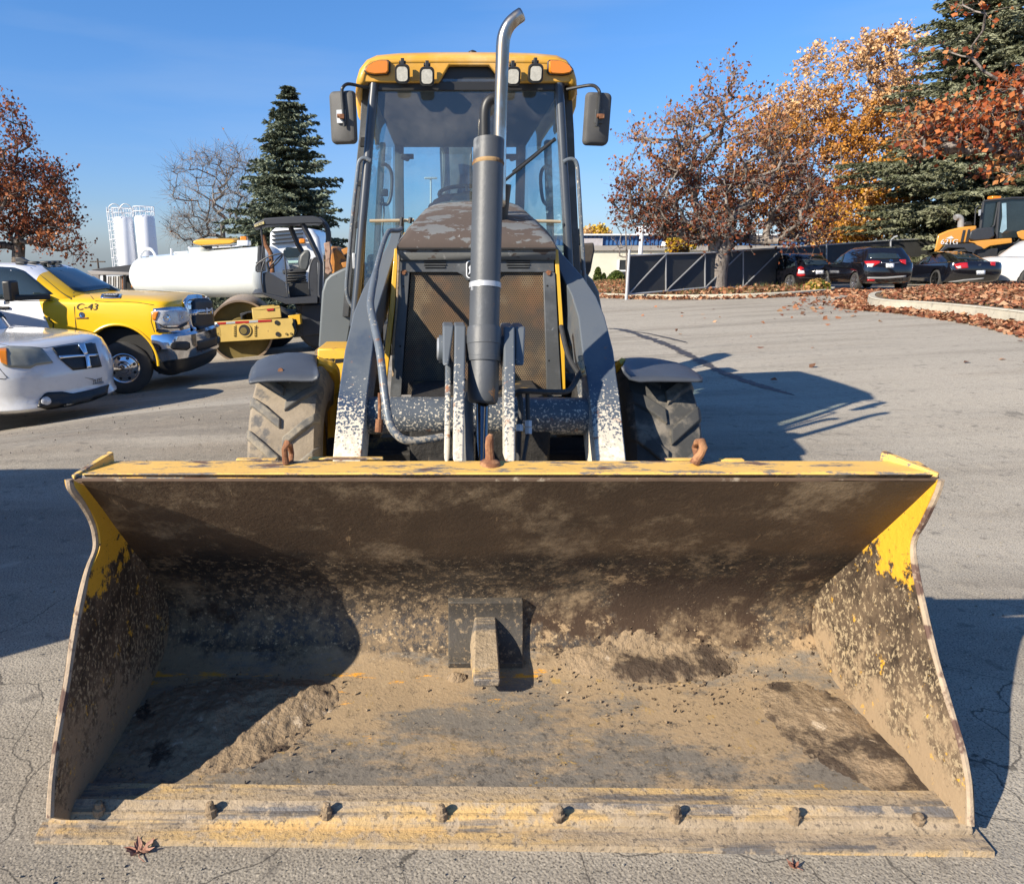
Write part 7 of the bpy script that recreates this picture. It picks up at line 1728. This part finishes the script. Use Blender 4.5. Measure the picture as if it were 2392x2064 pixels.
# bare tree left of the spruce
grow('bare_tree', [(455, 560), (452, 500), (450, 450)], [(420, 390, 75, 85, 1), (480, 380, 60, 80, .8), (385, 460, 50, 30, .5)], 300, 42, 'leafless grey tree to the left of the tall spruce', mats=ML_brown, lpc=1, lsize=.10, spread=1.0, tr=.16, seed=5, bark=M_greybark, twigs=8, twr=.008, curve=.03)
# rust-leaved tree at the left edge
grow('oak_tree', [(35, 560), (38, 500), (40, 430), (30, 330)], [(5, 290, 55, 80, .9), (50, 400, 90, 75, 1.5), (20, 440, 100, 60, 1), (110, 470, 60, 45, .6), (-60, 380, 80, 130, 1), (100, 360, 40, 50, .3), (150, 505, 28, 12, .12)], 300, 26, 'rust-red oak with thinning leaves at the left edge', mats=ML_red, lpc=30, lsize=.10, spread=.5, tr=.2, seed=8, twigs=6,
     leafcol=lambda h, n, r, p: (2 if r > .7 else 1) if n > .1 else (0 if r > .5 else 3))
# brown maple in front of the gate
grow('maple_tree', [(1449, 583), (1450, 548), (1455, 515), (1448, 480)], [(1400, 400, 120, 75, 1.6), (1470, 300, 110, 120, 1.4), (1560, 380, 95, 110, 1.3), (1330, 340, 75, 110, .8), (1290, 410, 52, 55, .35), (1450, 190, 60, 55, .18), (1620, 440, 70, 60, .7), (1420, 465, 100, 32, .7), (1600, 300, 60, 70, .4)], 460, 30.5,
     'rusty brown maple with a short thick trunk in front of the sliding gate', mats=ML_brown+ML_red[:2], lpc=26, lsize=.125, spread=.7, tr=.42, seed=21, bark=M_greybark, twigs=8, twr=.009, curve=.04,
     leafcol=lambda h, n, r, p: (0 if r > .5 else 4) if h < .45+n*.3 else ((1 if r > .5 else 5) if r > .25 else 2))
# golden wind-blown trees behind the fence
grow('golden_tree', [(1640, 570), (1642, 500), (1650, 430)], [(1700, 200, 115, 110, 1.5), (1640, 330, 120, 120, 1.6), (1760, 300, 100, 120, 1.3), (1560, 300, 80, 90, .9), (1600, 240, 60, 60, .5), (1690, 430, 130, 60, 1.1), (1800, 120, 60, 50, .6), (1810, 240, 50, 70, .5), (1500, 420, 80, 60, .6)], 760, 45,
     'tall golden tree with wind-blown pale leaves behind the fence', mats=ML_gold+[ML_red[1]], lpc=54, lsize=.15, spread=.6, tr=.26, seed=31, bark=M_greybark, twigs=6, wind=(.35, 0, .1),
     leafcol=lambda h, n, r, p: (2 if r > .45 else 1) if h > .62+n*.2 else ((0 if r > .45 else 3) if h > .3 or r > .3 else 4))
grow('yellow_maple', [(1740, 570), (1742, 500), (1745, 460)], [(1745, 450, 95, 45, 1), (1800, 380, 60, 70, .8), (1700, 480, 60, 25, .5)], 200, 42, 'bright yellow maple low behind the fence beside the spruce', mats=[ML_gold[0], ML_gold[3], ML_yel[0], ML_gold[1]], lpc=46, lsize=.16, spread=.55, tr=.16, seed=33, twigs=6)
grow('yellow_maple', [(1392, 570), (1392, 500)], [(1385, 487, 32, 26, 1), (1370, 480, 16, 20, .3)], 40, 40, 'small yellow tree glimpsed under the brown maple', mats=ML_yel, lpc=60, lsize=.16, spread=.4, tr=.08, seed=35, twigs=6)
grow('far_tree', [(1198, 500), (1198, 480)], [(1195, 478, 22, 10, 1), (1212, 474, 14, 7, .4)], 60, 90, 'pale yellow treetop above the blue band of the warehouse', mats=ML_yel[1:2]+ML_gold[2:3], lpc=60, lsize=.3, spread=.9, tr=.2, seed=36, twigs=6)
# orange-red branches reaching in from the right edge
grow('red_maple', [(2230, 600), (2225, 480), (2190, 330), (2140, 220)], [(1990, 240, 90, 40, .8), (1950, 270, 90, 36, .8), (2040, 325, 45, 30, .35), (1890, 250, 55, 30, .35), (2060, 200, 50, 50, .3), (1995, 60, 80, 60, .07), (2200, 280, 110, 110, 1.2), (1870, 290, 35, 22, .12)], 190, 21,
     'orange-red maple whose branches hang in front of the huge spruce', mats=ML_bright, lpc=22, lsize=.135, spread=.55, tr=.24, seed=41, bark=M_greybark, twigs=6, twr=.007)
# slim bare sapling and shrubs by the building
grow('sapling', [(1268, 592), (1268, 520), (1266, 460)], [(1262, 470, 28, 50, 1), (1280, 450, 20, 40, .5)], 26, 43, 'slim bare sapling beside the tall gate post', mats=None, lpc=0, spread=.5, tr=.05, seed=51, bark=M_greybark, twigs=3, twr=.006)
ML_arb = leafmat('shrub_leaf', (.045, .07, .012), (.11, .14, .025), (.06, .09, .02))
def shrub(px, py0, py1, w, Y, label, mats=ML_arb, n=2200, ls=.14, seed=1, name='shrub', shape=1.0, cat='shrub'):
    rng = np.random.default_rng(seed); b = A(px, py0, Y); t = A(px, py1, Y); s = K/FPX*Y*.97; R_ = w/2*s
    e = empty(name, (b.x, Y, b.z), 0, label, cat); P = []
    h = rng.random(n)**.8; rr_ = R_*np.sqrt(np.clip((1-h**(2*shape)), .02, 1))*(.55+.45*rng.random(n)**.4)*(1+.2*np.sin(rng.random(n)*6))
    a = rng.random(n)*2*pi; P = np.stack([b.x+np.cos(a)*rr_, Y+np.sin(a)*rr_, b.z+h*(t.z-b.z)], 1)
    V, F = leaves_np(P, ls, rng); idx = rng.integers(0, len(mats), n); o = npmesh('foliage', V, F, mats, np.concatenate([idx, idx]), parent=e); o['kind'] = 'stuff'
    mb = MB(); mb.cyl((b.x, Y, b.z-.1), (b.x, Y, b.z+(t.z-b.z)*.6), .04, .01, 6); mb.build('stem', M_bark, e)
shrub(1208, 583, 541, 17, 55, 'narrow pointed cedar nearest the backhoe', seed=1)
shrub(1221, 575, 553, 10, 57, 'small dark cedar behind the pointed one', mats=ML_arb[:1], seed=2, n=900)
shrub(1246, 583, 548, 38, 55, 'broad yellow-green cedar under the warehouse window', seed=3, n=3600)
shrub(1366, 512, 502, 12, 52, 'small conical cedar showing above the gate', seed=4, n=700)
shrub(1652, 592, 566, 42, G(1650, 593).y, 'low leafy yellow-green weed at the kerb tip in front of the hatchback', mats=[ML_arb[1], ML_yel[2], ML_brown[2], ML_gold[1]], n=700, ls=.14, seed=5, name='weed_clump', cat='weeds')
# ---- fallen leaves
ML_lit = leafmat('fallen_leaf', (.20, .07, .035), (.34, .15, .075), (.44, .26, .15), (.12, .06, .035), (.28, .17, .08), rough=.8, trans=.1)
def inside(x, y, poly):
    c = False; n = len(poly); j = n-1
    for i in range(n):
        xi, yi = poly[i][0], poly[i][1]; xj, yj = poly[j][0], poly[j][1]
        if (yi > y) != (yj > y) and x < (xj-xi)*(y-yi)/(yj-yi)+xi: c = not c
        j = i
    return c
def litter(name, poly, n, dz, size, seed, rise=.03, mats=ML_lit, fn=None):
    rng = np.random.default_rng(seed); xs_ = [p[0] for p in poly]; ys_ = [p[1] for p in poly]; P = []
    while len(P) < n:
        x = rng.uniform(min(xs_), max(xs_)); y = rng.uniform(min(ys_), max(ys_))
        if inside(x, y, poly) and (fn is None or rng.random() < fn(x, y)): P.append((x, y, terr(x, y)+dz+rng.random()**2*rise+size*.12))
    V, F = leaves_np(np.array(P), size, rng, flat=.72); idx = np.clip(rng.normal(1.6, 1.3, len(P)).astype(int), 0, len(mats)-1)
    o = npmesh(name, V, F, mats, np.concatenate([idx, idx])); o['kind'] = 'stuff'; return o
def offs(L, d):
    out = []
    for i, p in enumerate(L):
        t = (L[min(i+1, len(L)-1)]-L[max(i-1, 0)]); t.z = 0; t.normalize(); out.append(p+Vector((t.y, -t.x, 0))*d)
    return out
islp = [(p.x, p.y) for p in offs(kR, -.30)]+[(p.x, p.y) for p in isl[len(kR):]]
litter('fallen_leaves', islp, 13000, .195, .125, 1, .05)
gut = [p for p in kR]; gl_ = []
def offs(L, d):
    out = []
    for i, p in enumerate(L):
        t = (L[min(i+1, len(L)-1)]-L[max(i-1, 0)]); t.z = 0; t.normalize(); out.append(p+Vector((t.y, -t.x, 0))*d)
    return out
o1 = offs(kR, 1.0 if False else .75); litter('fallen_leaves', [(p.x, p.y) for p in offs(kR, .04)]+[(p.x, p.y) for p in o1[::-1]], 3000, .0, .12, 2, .05)
stpp = [(p.x, p.y) for p in offs(kL, -.26)]+[(p.x, p.y) for p in stp[len(kL):]]
litter('fallen_leaves', stpp, 6500, .10, .16, 3, .12)
o2 = offs(kL, .7); litter('fallen_leaves', [(p.x, p.y) for p in kL]+[(p.x, p.y) for p in o2[::-1]], 1100, .0, .15, 4, .08)
q1, q2, q3, q4 = G(1640, 592), G(1760, 598), G(1800, 660), G(1560, 640)
litter('fallen_leaves', [(p.x, p.y) for p in (q1, q2, q3, q4)], 260, .0, .12, 5, .03, fn=lambda x, y: max(.05, min(1, (y-q3.y)/(q1.y-q3.y))))
litter('fallen_leaves', [(p.x, p.y) for p in (G(1640, 590), G(1750, 604), G(1900, 592), G(1890, 586), G(1700, 588))], 700, .0, .15, 6, .04)
litter('fallen_leaves', [(p.x, p.y) for p in (G(1240, 606), G(2072, 690), G(2072, 900), G(1500, 760))], 26, .0, .09, 7, .02)
litter('fallen_leaves', [(p.x, p.y) for p in (G(560, 745), G(680, 728), G(690, 722), G(560, 735))], 90, .0, .12, 8, .02)
litter('fallen_leaves', [(p.x, p.y) for p in (G(1170, 588), G(1262, 588), G(1262, 580), G(1170, 578))], 900, .115, .2, 9, .02)
# the two leaves in the foreground
M_leaf1 = mat('fallen_leaf_pink', lin(.24, .10, .065), .8, var=.35, vs=30, layers=[dict(col=lin(.34, .19, .13), s=40, t=.52, w=.1)])
def bigleaf(px, py, s, rz, seed):
    "a curled maple leaf: five toothed lobes, cupped and creased"
    p = G(px, py); rnd = random.Random(seed); lobes = [(90, 1.0), (40, .88), (140, .84), (-5, .62), (188, .58)]
    out = [(270, .12), (300, .30), (325, .42)]
    rim = [(-62, .28), (-35, .46), (-22, .40), (-5, .66), (8, .42), (18, .36), (28, .62), (40, .92), (52, .60), (60, .34), (72, .62), (80, .66), (90, 1.05), (100, .64), (108, .60), (120, .34), (130, .62), (141, .88), (152, .58), (162, .34), (174, .42), (188, .60), (202, .38), (222, .44), (245, .26), (270, .10)]
    pts = []
    for a, r in rim:
        a = radians(a)+rz; r = s*r*rnd.uniform(.85, 1.12); x, y = cos(a)*r*1.25, sin(a)*r*.85
        pts.append(Vector((x, y, .002+.010*abs(sin(a*2.3))+rnd.uniform(0, .007)+.010*(r/s)**2)))
    mb = MB(); n = len(pts); mid = [q*.5+Vector((0, 0, -.002+rnd.uniform(-.002, .003))) for q in pts]
    mb.add([p+Vector((0, 0, .004))]+[p+q for q in mid]+[p+q for q in pts], [(0, 1+k_, 1+(k_+1) % n) for k_ in range(n)]+[(1+k_, 1+n+k_, 1+n+(k_+1) % n, 1+(k_+1) % n) for k_ in range(n)])
    mb.tube([p+Vector((0, 0, .006)), p+Vector((cos(rz-pi/2)*s*.5, sin(rz-pi/2)*s*.4, .008)), p+Vector((cos(rz-1.3)*s*.95, sin(rz-1.3)*s*.7, .004))], .0012, 5)
    o = mb.build('fallen_leaf', M_leaf1); return o
tag(bigleaf(282, 1727, .048, .3, 1), 'crumpled pinkish maple leaf lying just in front of the bucket edge, left', 'leaf')
tag(bigleaf(1608, 1758, .020, .9, 2), 'tiny curled leaf scrap in a crack in front of the bucket edge, right', 'leaf')
M_stone = mat('loose_grit', lin(.22, .20, .165), .9, var=.5, vs=60)
rg = random.Random(5)
def grit(n, seed, box, r0, r1):
    def f(rnd):
        x = rnd.uniform(*box[0]); y = rnd.uniform(*box[1]); return Vector((x, y, terr(x, y)+.001))
    return crumbs('loose_grit', n, f, M_stone, None, seed, r0, r1)
grit(1500, 11, ((-1.6, 2.3), (1.15, 1.52)), .0015, .006)
grit(900, 12, ((-2.6, -1.0), (1.6, 4.8)), .002, .008)
grit(900, 13, ((1.45, 3.6), (1.6, 5.2)), .002, .008)
grit(700, 14, ((-7, -1.0), (5, 11)), .004, .014)
# grass on the strip and the island
M_gr = mat('dry_grass', lin(.16, .13, .05), .9, var=.3, vs=3); M_gr2 = mat('green_grass', lin(.07, .10, .02), .9, var=.3, vs=3)
def grass(poly, n, dz, h, seed, fn=None):
    rng = np.random.default_rng(seed); xs_ = [p[0] for p in poly]; ys_ = [p[1] for p in poly]; P = []
    while len(P) < n:
        x = rng.uniform(min(xs_), max(xs_)); y = rng.uniform(min(ys_), max(ys_))
        if inside(x, y, poly) and (fn is None or rng.random() < fn(x, y)): P.append((x, y, terr(x, y)+dz))
    P = np.array(P); n = len(P); a = rng.random(n)*6.28; d = np.stack([np.cos(a), np.sin(a), 0*a], 1); hh = h*(.4+rng.random((n, 1))); lean = rng.normal(0, .35, (n, 2))
    tip = P+np.concatenate([lean*hh, hh], 1); V = np.stack([P-d*.012, P+d*.012, tip], 1).reshape(-1, 3); F = np.arange(3*n).reshape(n, 3)
    o = npmesh('grass', V, F, [M_gr, M_gr2], rng.integers(0, 2, n)); o['kind'] = 'stuff'
gx = G(1390, 580); grass(stpp, 5000, .10, .22, 1, fn=lambda x, y: .12+math.exp(-((x-gx.x)/1.5)**2-((y-gx.y)/1.5)**2)*1.0)
grass(stpp, 1500, .10, .7, 4, fn=lambda x, y: math.exp(-((x-gx.x)/1.2)**2-((y-gx.y)/1.2)**2))
grass(islp, 9000, .115, .13, 2, fn=lambda x, y: .3+.7*(mnoise.noise(Vector((x*.5, y*.5, 0))) > .05))
